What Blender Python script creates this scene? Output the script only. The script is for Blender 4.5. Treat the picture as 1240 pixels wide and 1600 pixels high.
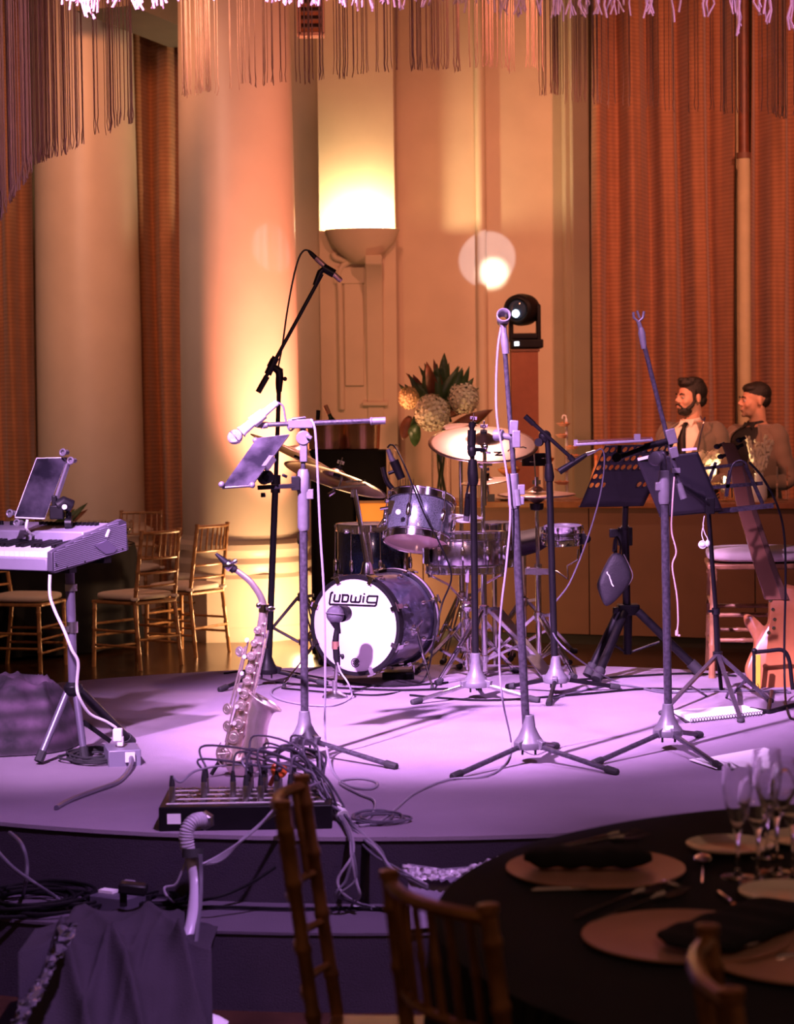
import bpy, math, random
from mathutils import Vector as V, Matrix, noise
random.seed(7)
PI = math.pi
sc = bpy.context.scene
for o in list(bpy.data.objects): bpy.data.objects.remove(o)
COL = sc.collection

# ---------------------------------------------------------------- camera
CW, CH, FL = 1240, 1600, 3100.0
PITCH = math.atan(140 / FL)
ROLL = -0.012
CAM = V((0, 0, 1.62))
RC = Matrix.Rotation(PI/2 - PITCH, 3, 'X') @ Matrix.Rotation(ROLL, 3, 'Z')
cd = bpy.data.cameras.new('camera'); cam = bpy.data.objects.new('camera', cd); COL.objects.link(cam)
cd.sensor_fit = 'VERTICAL'; cd.sensor_height = 36; cd.sensor_width = 27.9; cd.lens = FL / CH * 36
cd.clip_start = .1; cd.clip_end = 80
cam.matrix_world = Matrix.Translation(CAM) @ RC.to_4x4()
cd.dof.use_dof = True; cd.dof.focus_distance = 8.6; cd.dof.aperture_fstop = 5.0
sc.camera = cam
def ray(px, py): return RC @ V(((px - CW/2)/FL, (CH/2 - py)/FL, -1))
def P(px, py, y):                       # pixel -> point at depth y
    d = ray(px, py); return CAM + d * (y / d.y)
def G(px, py, z):                       # pixel -> point on the level z
    d = ray(px, py); return CAM + d * ((z - CAM.z) / d.z)

# ---------------------------------------------------------------- world, light, exposure
w = bpy.data.worlds.new('world'); sc.world = w; w.use_nodes = True
w.node_tree.nodes['Background'].inputs[0].default_value = (.30, .135, .085, 1)
w.node_tree.nodes['Background'].inputs[1].default_value = .30
sc.view_settings.view_transform = 'Standard'; sc.view_settings.look = 'None'
sc.view_settings.exposure = 0.08; sc.view_settings.gamma = 1; sc.view_settings.use_curve_mapping = False
def light(kind, name, loc, energy, col, aim=None, size=.1, cone=40, blend=.5):
    l = bpy.data.lights.new(name, kind); l.energy = energy; l.color = col
    if kind == 'AREA': l.shape = 'DISK'; l.size = size
    else: l.shadow_soft_size = size
    if kind == 'SPOT': l.spot_size = math.radians(cone); l.spot_blend = blend
    o = bpy.data.objects.new(name, l); COL.objects.link(o); o.location = loc
    if aim is not None: o.rotation_euler = (V(aim) - V(loc)).to_track_quat('-Z', 'Y').to_euler()
    return o
VIO = (.74, .40, 1.0)
light('SPOT', 'stage_wash', (-2.2, 3.4, 5.2), 14500, (.84, .44, 1), (.42, 8.3, .42), .09, 26, 1)
light('SPOT', 'stage_wash_second', (2.4, 4.0, 5.4), 1200, (.80, .42, 1), (.6, 7.6, .42), .10, 36, .9)
light('SPOT', 'keys_wash', (-1.6, 2.6, 4.6), 3900, (.86, .48, 1), (-1.2, 7.1, .8), .08, 16, .9)
light('SPOT', 'front_wash', (.9, 3.2, 5.0), 1400, (.74, .38, 1), (-.75, 5.3, .2), .10, 34, 1)
light('SPOT', 'kit_back_wash', (.6, 12.6, 5.2), 600, (1, .50, .50), (.3, 9.3, .7), .1, 32, .7)
# warm light of the room: column uplight, then unseen spots
light('SPOT', 'column_uplight', P(512, 960, 14.2), 2600, (1, .30, .17), P(430, 150, 15.1), .10, 62, 1)
light('POINT', 'column_uplight_spill', P(478, 960, 14.25), 85, (1, .56, .26), None, .08)
light('SPOT', 'left_wash', (-3.4, 9.5, 4.9), 600, (1, .56, .42), (-2.5, 17.5, 2.6), .25, 50, .9)
light('SPOT', 'rear_table_wash', (-.8, 9.6, 4.6), 400, (1, .50, .34), (-1.7, 13.6, .6), .2, 30, 1)  # unseen spot added to brighten the rear chairs
light('SPOT', 'bar_front_wash', (.6, 9.4, 4.8), 420, (1, .36, .24), (1.5, 14.3, .5), .2, 42, .9)  # unseen spot added to lift the dark bar front
light('SPOT', 'fringe_wash', (.0, 2.2, 3.4), 480, (1, .45, .38), (-.2, 9.5, 4.6), .2, 66, .8)  # unseen spot added to bring the strings out of silhouette
light('SPOT', 'curtain_wash', (3.6, 10.6, 5.3), 1500, (1, .32, .19), (2.9, 17.4, 2.9), .12, 62, .9)
light('SPOT', 'wall_wash', (-.4, 12.2, 5.4), 430, (1, .33, .20), (1.2, 18, 2.6), .25, 58, .9)
light('SPOT', 'left_curtain_wash', (-1.9, 13.0, 5.2), 420, (1, .33, .14), (-2.9, 18, 3.2), .2, 60, .9)
light('SPOT', 'bar_wash', (-.9, 12.0, 3.6), 900, (1, .24, .13), (2.5, 15.1, 1.4), .12, 24, .9)
light('SPOT', 'table_fill', (2.2, 1.2, 4.6), 120, (1, .55, .38), (.9, 3.4, .7), .12, 60, .9)  # unseen fill added over the near table; no lamp stands there
light('SPOT', 'chair_light', (-2.8, .8, 3.2), 44, (1, .50, .22), (-.1, 3.6, .8), .15, 45, .9)
light('SPOT', 'bar_top_fill', (1.2, 12.6, 4.9), 190, (1, .60, .40), (1.25, 14.6, 1.2), .06, 40, .9)  # unseen spot added to brighten the things on the bar
# beams of the moving heads: a white disc on the far wall, a faint one on the column
light('SPOT', 'wall_beam', (3.0, 11.0, 4.6), 1500, (.70, .76, 1), P(776, 392, 17.95), .01, 3.9, .2)
light('SPOT', 'wall_beam_core', (3.0, 11.0, 4.6), 9000, (.95, .96, .85), P(784, 414, 17.95), .02, 2.5, .9)
light('SPOT', 'column_beam', (.9, 8.4, 5.4), 500, (.80, .70, 1), P(425, 386, 14.9), .01, 2.9, .35)

# ---------------------------------------------------------------- mesh helper
def fr(z, xh=None):
    z = V(z).normalized()
    xh = V(xh) if xh is not None else (V((0, 0, 1)) if abs(z.z) < .9 else V((1, 0, 0)))
    x = (xh - z * xh.dot(z)).normalized(); y = z.cross(x)
    return Matrix((x, y, z)).transposed()
def mx(o, z=(0, 0, 1), xh=None): return Matrix.Translation(V(o)) @ fr(z, xh).to_4x4()
def spl(p, k=6, closed=False):
    p = [V(q) for q in p]; n = len(p); out = []
    if n < 3: return p
    for i in range(n if closed else n - 1):
        a, b, c, d = (p[(i-1) % n], p[i], p[(i+1) % n], p[(i+2) % n]) if closed else (p[max(i-1, 0)], p[i], p[i+1], p[min(i+2, n-1)])
        for j in range(k):
            t = j / k
            out.append(.5*((2*b) + (c-a)*t + (2*a-5*b+4*c-d)*t*t + (3*b-a-3*c+d)*t*t*t))
    if not closed: out.append(p[-1])
    return out
class MB:
    def __init__(s): s.v = []; s.f = []
    def add(s, v, f):
        n = len(s.v); s.v += [V(q) for q in v]; s.f += [tuple(i + n for i in q) for q in f]; return s
    def tube(s, pts, r, n=8, closed=False, caps=True, flat=1.0):
        pts = [V(q) for q in pts]; m = len(pts)
        rs = r if isinstance(r, (list, tuple)) else [r]*m
        vs = []; fs = []; X = None
        for i, q in enumerate(pts):
            t = (pts[(i+1) % m] - pts[i-1]) if closed else (pts[min(i+1, m-1)] - pts[max(i-1, 0)])
            if t.length < 1e-9: t = V((0, 0, 1))
            t.normalize()
            if X is None: X = fr(t).col[0].copy()
            X = (X - t*X.dot(t))
            if X.length < 1e-6: X = fr(t).col[0].copy()
            X.normalize(); Y = t.cross(X)
            for j in range(n):
                a = 2*PI*j/n; vs.append(q + (X*math.cos(a) + Y*math.sin(a)*flat)*rs[i])
        for i in range(m if closed else m-1):
            for j in range(n):
                a = i*n + j; b = i*n + (j+1) % n; c = ((i+1) % m)*n + (j+1) % n; d = ((i+1) % m)*n + j
                fs.append((a, b, c, d))
        if caps and not closed:
            fs.append(tuple(reversed(range(n)))); fs.append(tuple((m-1)*n + j for j in range(n)))
        return s.add(vs, fs)
    def rod(s, a, b, r, n=8, r2=None): return s.tube([a, b], [r, r2 if r2 is not None else r], n)
    def ring(s, c, ax, R, r, n=32, m=6):
        M = fr(ax); c = V(c)
        return s.tube([c + M @ V((math.cos(2*PI*i/n)*R, math.sin(2*PI*i/n)*R, 0)) for i in range(n)], r, m, closed=True)
    def lathe(s, prof, o=(0, 0, 0), ax=(0, 0, 1), n=24, a0=0, a1=2*PI, xh=None, sx=1, sy=1):
        M = mx(o, ax, xh); full = abs(a1-a0-2*PI) < 1e-6; k = n if full else n+1
        vs = []; fs = []; rows = []
        for r, h in prof:
            if r < 1e-6: rows.append((len(vs), 1)); vs.append(M @ V((0, 0, h)))
            else:
                rows.append((len(vs), k))
                for j in range(k):
                    a = a0 + (a1-a0)*j/n; vs.append(M @ V((r*math.cos(a)*sx, r*math.sin(a)*sy, h)))
        for (p, a), (q, b) in zip(rows, rows[1:]):
            for j in range(n):
                j2 = (j+1) % k
                if a == 1 and b == 1: continue
                if a == 1: fs.append((p, q+j2, q+j))
                elif b == 1: fs.append((p+j, p+j2, q))
                else: fs.append((p+j, p+j2, q+j2, q+j))
        return s.add(vs, fs)
    def box(s, c, d, M=None):
        x, y, z = d[0]/2, d[1]/2, d[2]/2; c = V(c)
        vs = [V((a*x, b*y, e*z)) for a in (-1, 1) for b in (-1, 1) for e in (-1, 1)]
        if M is not None: vs = [M @ q for q in vs]
        return s.add([c + q for q in vs], [(0,1,3,2), (4,6,7,5), (0,4,5,1), (2,3,7,6), (0,2,6,4), (1,5,7,3)])
    def beam(s, a, b, w, h, up=(0, 0, 1)):
        a = V(a); b = V(b); M = fr(b-a, up)          # w along the cross direction, h along up
        return s.box((a+b)/2, (h, w, (b-a).length), M)
    def ell(s, c, r, M=None, nu=16, nv=10):
        vs = []; c = V(c); r = (r, r, r) if not isinstance(r, (tuple, list)) else r
        for i in range(nv+1):
            t = PI*i/nv
            for j in range(nu):
                a = 2*PI*j/nu; q = V((r[0]*math.sin(t)*math.cos(a), r[1]*math.sin(t)*math.sin(a), r[2]*math.cos(t)))
                vs.append(c + (M @ q if M is not None else q))
        fs = []
        for i in range(nv):
            for j in range(nu):
                a, b, d, e = i*nu+j, i*nu+(j+1) % nu, (i+1)*nu+(j+1) % nu, (i+1)*nu+j
                if i == 0: fs.append((a, d, e))
                elif i == nv-1: fs.append((a, b, e))
                else: fs.append((a, b, d, e))
        return s.add(vs, fs)
    def prism(s, out, t, M):
        n = len(out); vs = [M @ V((x, y, -t/2)) for x, y in out] + [M @ V((x, y, t/2)) for x, y in out]
        fs = [tuple(reversed(range(n))), tuple(range(n, 2*n))] + [(i, (i+1) % n, n+(i+1) % n, n+i) for i in range(n)]
        return s.add(vs, fs)
    def grid(s, fn, nu, nv, closed=False):
        vs = [fn(i/(nu if closed else nu), j/nv) for j in range(nv+1) for i in range(nu + (0 if closed else 1))]
        k = nu if closed else nu+1; fs = []
        for j in range(nv):
            for i in range(nu): fs.append((j*k+i, j*k+(i+1) % k, (j+1)*k+(i+1) % k, (j+1)*k+i))
        return s.add(vs, fs)
    def xf(s, M):
        s.v = [M @ q for q in s.v]; return s
def mesh_obj(name, mb, mat, parent=None, off=V((0, 0, 0)), ang=35, bevel=0, solid=0, subsurf=0, weld=False):
    me = bpy.data.meshes.new(name); me.from_pydata([tuple(q - off) for q in mb.v], [], mb.f)
    import bmesh
    bm = bmesh.new(); bm.from_mesh(me)
    if weld: bmesh.ops.remove_doubles(bm, verts=bm.verts, dist=1e-5)
    bmesh.ops.recalc_face_normals(bm, faces=bm.faces); bm.to_mesh(me); bm.free()
    if mat: me.materials.append(mat)
    me.shade_smooth(); me.set_sharp_from_angle(angle=math.radians(ang))
    o = bpy.data.objects.new(name, me); COL.objects.link(o)
    if parent is not None: o.parent = parent
    if solid: m = o.modifiers.new('solid', 'SOLIDIFY'); m.thickness = solid; m.offset = 0
    if bevel: m = o.modifiers.new('bevel', 'BEVEL'); m.width = bevel; m.segments = 2; m.limit_method = 'ANGLE'; m.harden_normals = False
    if subsurf: m = o.modifiers.new('sub', 'SUBSURF'); m.levels = subsurf; m.render_levels = subsurf
    return o
class Thing:
    def __init__(s, name, label, cat, loc=(0, 0, 0), group=None):
        s.o = bpy.data.objects.new(name, None); COL.objects.link(s.o); s.loc = V(loc); s.o.location = s.loc
        s.o.empty_display_size = .1
        s.o['label'] = label; s.o['category'] = cat
        if group: s.o['group'] = group
    def part(s, name, mb, mat, parent=None, label=None, stuff=False, **k):
        o = mesh_obj(name, mb, mat, parent or s.o, s.loc, **k)
        if label: o['label'] = label
        if stuff: o['kind'] = 'stuff'
        return o
def solo(name, mb, mat, label, cat, group=None, loc=None, stuff=False, **k):
    loc = V(loc) if loc is not None else V((0, 0, 0))
    o = mesh_obj(name, mb, mat, None, loc, **k); o.location = loc
    o['label'] = label; o['category'] = cat
    if group: o['group'] = group
    if stuff: o['kind'] = 'stuff'
    return o
def struct(name, mb, mat, parent=None, **k):
    o = mesh_obj(name, mb, mat, parent, **k)
    if parent is None: o['kind'] = 'structure'
    return o
def dup(root, loc, rz=0, label=None, group=None, scale=None):
    r = root.copy(); COL.objects.link(r); r.location = loc; r.rotation_euler = (0, 0, rz)
    if scale: r.scale = (scale,)*3
    if label: r['label'] = label
    if group: r['group'] = group
    for ch in list(root.children):
        c = ch.copy(); COL.objects.link(c); c.parent = r
        for g in list(ch.children):
            d = g.copy(); COL.objects.link(d); d.parent = c
    return r

# ---------------------------------------------------------------- materials
def mat(name, col, rough=.5, metal=0, noise_amt=0, noise_scale=20, bump=0, bump_scale=60, col2=None, spec=.5, sheen=0, coat=0, emit=0, trans=0, ior=1.45, aniso=0):
    m = bpy.data.materials.new(name); m.use_nodes = True; nt = m.node_tree; b = nt.nodes['Principled BSDF']
    b.inputs['Base Color'].default_value = (*col, 1); b.inputs['Roughness'].default_value = rough
    b.inputs['Metallic'].default_value = metal; b.inputs['Specular IOR Level'].default_value = spec
    if sheen: b.inputs['Sheen Weight'].default_value = sheen
    if coat: b.inputs['Coat Weight'].default_value = coat
    if trans: b.inputs['Transmission Weight'].default_value = trans; b.inputs['IOR'].default_value = ior
    if emit: b.inputs['Emission Color'].default_value = (*col, 1); b.inputs['Emission Strength'].default_value = emit
    tc = nt.nodes.new('ShaderNodeTexCoord')
    n = nt.nodes.new('ShaderNodeTexNoise'); n.inputs['Scale'].default_value = noise_scale; n.inputs['Detail'].default_value = 4
    nt.links.new(tc.outputs['Object'], n.inputs['Vector'])
    c2 = col2 or tuple(c*(1-noise_amt) for c in col)
    if noise_amt or col2:
        r = nt.nodes.new('ShaderNodeValToRGB'); r.color_ramp.elements[0].position = .35; r.color_ramp.elements[1].position = .68
        r.color_ramp.elements[0].color = (*c2, 1); r.color_ramp.elements[1].color = (*col, 1)
        nt.links.new(n.outputs['Fac'], r.inputs['Fac']); nt.links.new(r.outputs['Color'], b.inputs['Base Color'])
    else:       # a trace of roughness variation so nothing is perfectly even
        mr = nt.nodes.new('ShaderNodeMapRange'); mr.inputs['To Min'].default_value = max(0, rough*.85); mr.inputs['To Max'].default_value = min(1, rough*1.15)
        nt.links.new(n.outputs['Fac'], mr.inputs['Value']); nt.links.new(mr.outputs['Result'], b.inputs['Roughness'])
    if bump:
        n2 = nt.nodes.new('ShaderNodeTexNoise'); n2.inputs['Scale'].default_value = bump_scale; n2.inputs['Detail'].default_value = 3
        nt.links.new(tc.outputs['Object'], n2.inputs['Vector'])
        bp = nt.nodes.new('ShaderNodeBump'); bp.inputs['Strength'].default_value = bump; bp.inputs['Distance'].default_value = .01
        nt.links.new(n2.outputs['Fac'], bp.inputs['Height']); nt.links.new(bp.outputs['Normal'], b.inputs['Normal'])
    return m
def stripes(m, scale, strength, amt, axis='Z'):       # woven bands along one axis: colour and a fine relief
    nt = m.node_tree; b = nt.nodes['Principled BSDF']; tc = nt.nodes.new('ShaderNodeTexCoord')
    wv = nt.nodes.new('ShaderNodeTexWave'); wv.bands_direction = axis; wv.inputs['Scale'].default_value = scale
    wv.inputs['Distortion'].default_value = .6; wv.inputs['Detail'].default_value = 1
    nt.links.new(tc.outputs['Object'], wv.inputs['Vector'])
    base = b.inputs['Base Color']; mixn = nt.nodes.new('ShaderNodeMix'); mixn.data_type = 'RGBA'; mixn.blend_type = 'MULTIPLY'
    mixn.inputs['Factor'].default_value = amt
    if base.links: nt.links.new(base.links[0].from_socket, mixn.inputs[6])
    else: mixn.inputs[6].default_value = base.default_value
    nt.links.new(wv.outputs['Color'], mixn.inputs[7]); nt.links.new(mixn.outputs[2], base)
    bp = nt.nodes.new('ShaderNodeBump'); bp.inputs['Strength'].default_value = strength; bp.inputs['Distance'].default_value = .004
    nt.links.new(wv.outputs['Fac'], bp.inputs['Height']); nt.links.new(bp.outputs['Normal'], b.inputs['Normal'])
    return m
def glass(name, col=(1, 1, 1), rough=.02):
    m = bpy.data.materials.new(name); m.use_nodes = True; b = m.node_tree.nodes['Principled BSDF']
    b.inputs['Base Color'].default_value = (*col, 1); b.inputs['Roughness'].default_value = rough
    b.inputs['Transmission Weight'].default_value = 1; b.inputs['IOR'].default_value = 1.45
    return m
M = dict(
    plaster=mat('cream_plaster', (.62, .50, .36), .8, noise_amt=.08, noise_scale=3, bump=.08, bump_scale=120),
    column=mat('cream_column_paint', (.64, .53, .44), .42, noise_amt=.06, noise_scale=4),
    ceiling=mat('ceiling_paint', (.22, .17, .14), .9, noise_amt=.1, noise_scale=4),
    floor=mat('dark_polished_wood', (.060, .026, .014), .22, noise_amt=.45, noise_scale=9, bump=.03, bump_scale=30),
    curtain=stripes(mat('orange_brown_curtain', (.42, .18, .085), .85, noise_amt=.15, noise_scale=6, sheen=.3), 9.0, .5, .24),
    sheer=mat('cream_drape', (.60, .50, .30), .8, noise_amt=.1, noise_scale=9),
    carpet=mat('stage_carpet', (.31, .245, .32), .95, noise_amt=.18, noise_scale=2.2, bump=.5, bump_scale=420),
    riser=mat('stage_skirt_carpet', (.034, .023, .040), .95, noise_amt=.2, noise_scale=5, bump=.4, bump_scale=320),
    bar=mat('bar_front_laminate', (.19, .080, .048), .55, noise_amt=.12, noise_scale=5),
    bartop=mat('bar_top_wood', (.33, .12, .05), .28, noise_amt=.25, noise_scale=14),
    plinth=mat('plinth_black', (.02, .013, .01), .5),
    black=mat('black_plastic', (.008, .007, .009), .45, spec=.22, noise_amt=.2, noise_scale=30),
    black2=mat('black_powder_coat', (.008, .007, .009), .42, 0, spec=.22, noise_amt=.3, noise_scale=60),
    rubber=mat('black_rubber', (.02, .019, .022), .75, bump=.1, bump_scale=200),
    worn=mat('worn_black_steel', (.085, .075, .10), .30, .35, noise_amt=.55, noise_scale=90, bump=.1, bump_scale=150),
    grey=mat('grey_die_cast', (.17, .155, .185), .42, .25, noise_amt=.15, noise_scale=40),
    chrome=mat('chrome', (.80, .79, .80), .12, 1, noise_amt=.06, noise_scale=40),
    chromed=mat('brushed_chrome', (.62, .60, .62), .28, 1, noise_amt=.15, noise_scale=80),
    cymbal=mat('bronze_cymbal', (.84, .60, .44), .28, 1, noise_amt=.12, noise_scale=12),
    cymbald=mat('dark_bronze_cymbal', (.62, .42, .32), .30, 1, noise_amt=.2, noise_scale=12),
    white=mat('white_plastic', (.78, .76, .78), .4, noise_amt=.04),
    head=mat('coated_drum_head', (.60, .54, .60), .5, noise_amt=.03, noise_scale=8),
    paper=mat('white_paper', (.92, .90, .92), .8, noise_amt=.03),
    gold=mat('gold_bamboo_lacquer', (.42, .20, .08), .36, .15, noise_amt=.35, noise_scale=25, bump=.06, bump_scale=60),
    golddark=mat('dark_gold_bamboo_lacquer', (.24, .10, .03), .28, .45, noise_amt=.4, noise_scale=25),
    cushion=mat('cream_cushion', (.72, .62, .55), .85, noise_amt=.1, noise_scale=9, bump=.15, bump_scale=80, sheen=.3),
    cloth=mat('black_tablecloth', (.007, .006, .009), .9, noise_amt=.3, noise_scale=6, bump=.15, bump_scale=300, spec=.2),
    darkcloth=mat('dark_purple_cloth', (.030, .021, .036), .92, noise_amt=.25, noise_scale=7, bump=.4, bump_scale=260),
    skin=mat('skin', (.62, .34, .24), .48, noise_amt=.08, noise_scale=20),
    skin2=mat('tan_skin', (.56, .31, .21), .48, noise_amt=.08, noise_scale=20),
    hair=mat('black_hair', (.012, .009, .008), .55, noise_amt=.3, noise_scale=60, bump=.6, bump_scale=160),
    suit=mat('grey_brown_suit', (.15, .115, .09), .85, noise_amt=.1, noise_scale=12, bump=.15, bump_scale=300, sheen=.2),
    shirt=mat('pale_shirt', (.74, .68, .60), .8),
    glass=glass('clear_glass'),
    glassg=glass('green_bottle_glass', (.25, .42, .18)),
    leaf=mat('dark_green_leaf', (.055, .11, .035), .4, noise_amt=.4, noise_scale=15),
    leafr=mat('red_brown_leaf', (.20, .055, .025), .45, noise_amt=.4, noise_scale=15),
    petal=mat('cream_petals', (.84, .74, .56), .7, noise_amt=.15, noise_scale=20),
    wood=mat('bass_body_wood', (.50, .18, .06), .3, noise_amt=.35, noise_scale=5, coat=.4),
    woodlight=mat('pale_body_wood', (.24, .10, .06), .3, noise_amt=.2, noise_scale=6, coat=.4),
    wooddark=mat('dark_neck_wood', (.11, .05, .03), .35, noise_amt=.3, noise_scale=12),
    brass=mat('silvered_sax_brass', (.95, .82, .76), .26, .88, noise_amt=.15, noise_scale=20),
    gdark=mat('satin_steel', (.50, .49, .52), .3, 1),
    plate=mat('glazed_plate', (.66, .54, .44), .22, noise_amt=.04, coat=.3),
    charger=mat('rose_gold_charger', (.46, .25, .17), .33, .45, noise_amt=.12, noise_scale=15),
    amber=mat('painted_amber_glow', (.85, .36, .08), .6),  # orange light on the bar end put into the colour
    food=mat('orange_pastry', (.72, .22, .07), .5, noise_amt=.35, noise_scale=50),
)
# ================================================================ setting
mb = MB().box((0, 8, -.05), (24, 24, .1)); struct('floor', mb, M['floor'])
def wx(px, y): return P(px, 600, y).x
HT = 6.2
def wallrun(name, pts, m, t=.12):
    mb = MB()
    for (x0, y0), (x1, y1) in zip(pts, pts[1:]):
        a = V((x0, y0, 0)); b = V((x1, y1, 0)); d = (b-a).normalized(); n = V((-d.y, d.x, 0))*t
        mb.add([a, b, b+n, a+n] + [q + V((0, 0, HT)) for q in (a, b, b+n, a+n)],
               [(0,1,5,4), (1,2,6,5), (2,3,7,6), (3,0,4,7), (4,5,6,7), (3,2,1,0)])
    return struct(name, mb, m)
YB = 18.2
wallrun('wall_back', [(-8, YB+.5), (wx(430, YB), YB+.5), (wx(430, YB), YB), (8, YB)], M['plaster'])
mb = MB().box((0, 8, HT+.05), (24, 24, .1)); struct('ceiling', mb, M['ceiling'])
mb = MB(); x0, x1 = wx(501, 17.9), wx(621, 17.9); mb.box(((x0+x1)/2, (YB+17.86)/2, HT/2), (x1-x0, YB-17.86, HT)); struct('trim_1', mb, M['plaster'], bevel=.01)
mb = MB(); mb.lathe([(.045, 0), (.045, HT)], (wx(754, YB-.05), YB-.03, 0), n=16); struct('trim_2', mb, M['plaster'])
mb = MB(); x0, x1 = wx(893, 17.9), wx(921, 17.9)
mb.box(((x0+x1)/2, (YB+17.75)/2, HT/2), (x1-x0, YB-17.75, HT)); mb.box(((x0+x1)/2-.09, (YB+17.9)/2, HT/2), (.08, YB-17.9, HT)); struct('trim_3', mb, M['plaster'], bevel=.015)
# soffit crossing the top left corner
a = V((-2.30, 16.0, 0)); b = V((-1.72, 17.6, 0)); d = (b-a).normalized(); n = V((-d.y, d.x, 0))
mb = MB(); mb.box((a+b)/2 + V((0, 0, 5.55)) - n*.0, (.5, (b-a).length, 1.2), Matrix.Rotation(math.atan2(-d.x, d.y), 3, 'Z')); struct('trim_4', mb, M['ceiling'])
# columns
def column(px, y, r, name, label):
    c = P(px, 700, y); c.z = 0
    T = Thing(name, label, 'column', c, 'round cream columns')
    mb = MB().lathe([(r*1.0, .78), (r*.985, 2.5), (r*.94, 4.6), (r*.90, HT)], c, n=48); T.part('shaft', mb, M['column'])
    mb = MB().lathe([(0, .50), (r*1.16, .50), (r*1.20, .54), (r*1.20, .58), (r*1.13, .62), (r*1.13, .65), (r*1.17, .68), (r*1.15, .72), (r*1.03, .75), (r, .785), (0, .785)], c, n=48)
    T.part('torus_moulding', mb, M['column'])
    mb = MB().lathe([(0, 0), (r*1.34, 0), (r*1.34, .10), (r*1.30, .115), (r*1.30, .47), (r*1.24, .50), (0, .50)], c, n=8, a0=PI/8, a1=2*PI+PI/8, )
    T.part('plinth', mb, M['column'], ang=20)
    return T
column(376, 15.25, .455, 'round_column', 'broad cream column right of the rear chairs, glowing orange at its foot')
column(142, 17.2, .455, 'round_column', 'cream column further back at left behind the dining table')
# curtains
def curtain(pa, pb, y, amp, wl, label, m, ph=0, zt=HT-.05, name='curtain', taper=0):
    xa, xb = wx(pa, y), wx(pb, y); L = xb-xa; nf = int(L/.012)
    rnd = random.Random(int(pa)+9)
    offs = [rnd.uniform(-.35, .35) for _ in range(60)]
    def fn(u, v):
        x = xa + L*u; z = .01 + (zt-.01)*v
        t = x/wl + ph; k = int(math.floor(t)); f = t-k; o = offs[k % 60]*(1-f)+offs[(k+1) % 60]*f
        s = math.sin(2*PI*(t + o*.6 + .03*math.sin(z*1.3+k)))
        yy = y + amp*(math.copysign(abs(s)**.7, s)) + .25*amp*math.sin(x*47+z*.8)
        return V((x + .012*math.sin(z*.9+x*5), yy, z))
    mb = MB().grid(fn, nf, 26)
    return solo(name, mb, m, label, 'curtain', 'long pleated curtains', solid=.004, ang=180)
curtain(-40, 57, 17.9, .09, .28, 'orange-brown pleated curtain at the far left edge of the room', M['curtain'])
curtain(203, 292, 17.9, .09, .24, 'narrow orange-brown pleated curtain between the two round columns', M['curtain'], .3)
curtain(926, 1146, 17.35, .13, .31, 'wide orange-red pleated curtain behind the bearded man', M['curtain'], .1)
curtain(1172, 1290, 17.35, .13, .30, 'orange-red pleated curtain at the right edge behind the younger man', M['curtain'], .6)
curtain(1143, 1170, 17.55, .03, .07, 'thin cream drape in the gap between the two orange-red curtains', M['sheer'], .6, name='drape')
# upright pipe between curtains
c = P(1163, 600, 17.1); c.z = 0
T = Thing('upright_pole', 'slim upright pole in the gap between the right-hand curtains', 'pole', c)
zj = P(1163, 248, 17.1).z
T.part('lower_tube', MB().rod(c, c+V((0, 0, zj)), .055, 16), M['sheer'], label='cream lower tube')
T.part('upper_tube', MB().rod(c+V((0, 0, zj)), c+V((.0, 0, HT)), .047, 16), M['leafr'], label='brown upper tube')
T.part('collar', MB().lathe([(.048, 0), (.062, 0), (.062, .05), (.048, .05)], c+V((0, 0, zj)), n=16), M['bar'])
# sconce -----------------------------------------------------------
yS = 17.62; c = P(565, 356, 17.60)
T = Thing('wall_uplighter', 'plaster bowl uplighter throwing bright yellow light up the wall pier', 'wall light', V((c.x, 17.86, c.z-.3)))
prof = [(.05, -.30), (.10, -.285), (.20, -.21), (.285, -.12), (.32, -.03), (.335, 0), (.315, 0), (.27, -.09), (.18, -.17), (.05, -.22), (0, -.22)]
T.part('bowl', MB().lathe([(0, -.30)] + prof, V((c.x, 17.80, c.z)), n=40, sy=.62), M['plaster'])
fin = [(.0, -.02), (.30, -.02), (.28, -.10), (.16, -.20), (.10, -.34), (.07, -.55), (.04, -1.0), (.02, -1.50), (0, -1.56)]
T.part('bracket', MB().prism(fin, .15, Matrix.Translation((c.x+.10, 17.87, c.z-.22)) @ Matrix(((0, 0, 1, 0), (-1, 0, 0, 0), (0, 1, 0, 0), (0, 0, 0, 1)))), M['plaster'], bevel=.02)
T.part('capital', MB().tube(spl([(c.x-.26, 17.84, c.z-.20), (c.x-.24, 17.84, c.z-.24), (c.x-.10, 17.84, c.z-.27), (c.x+.02, 17.84, c.z-.25)]), .03, 10).box((c.x-.12, 17.85, c.z-.40), (.26, .05, .14)), M['plaster'], bevel=.012)
pts = [P(534, 640, 17.84), P(531, 470, 17.84), P(529, 430, 17.84), P(540, 412, 17.84), P(566, 406, 17.84)]
T.part('arch_moulding', MB().tube(spl(pts), .028, 10), M['plaster'])
T.part('lower_ledge', MB().beam(P(566, 631, 17.84), P(606, 631, 17.84), .06, .035), M['plaster'], bevel=.006)
T.part('recess_panel', MB().box(P(553, 520, 17.85), (.17, .03, .95)), M['plaster'], bevel=.008)
lamp = MB().ell(V((c.x, 17.72, c.z-.09)), .05)
T.part('bulb', lamp, mat('glowing_bulb', (1, .8, .5), emit=12))
light('POINT', 'uplighter_bulb', V((c.x, 17.66, c.z-.02)), 80, (1, .76, .42), None, .04)
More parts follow.
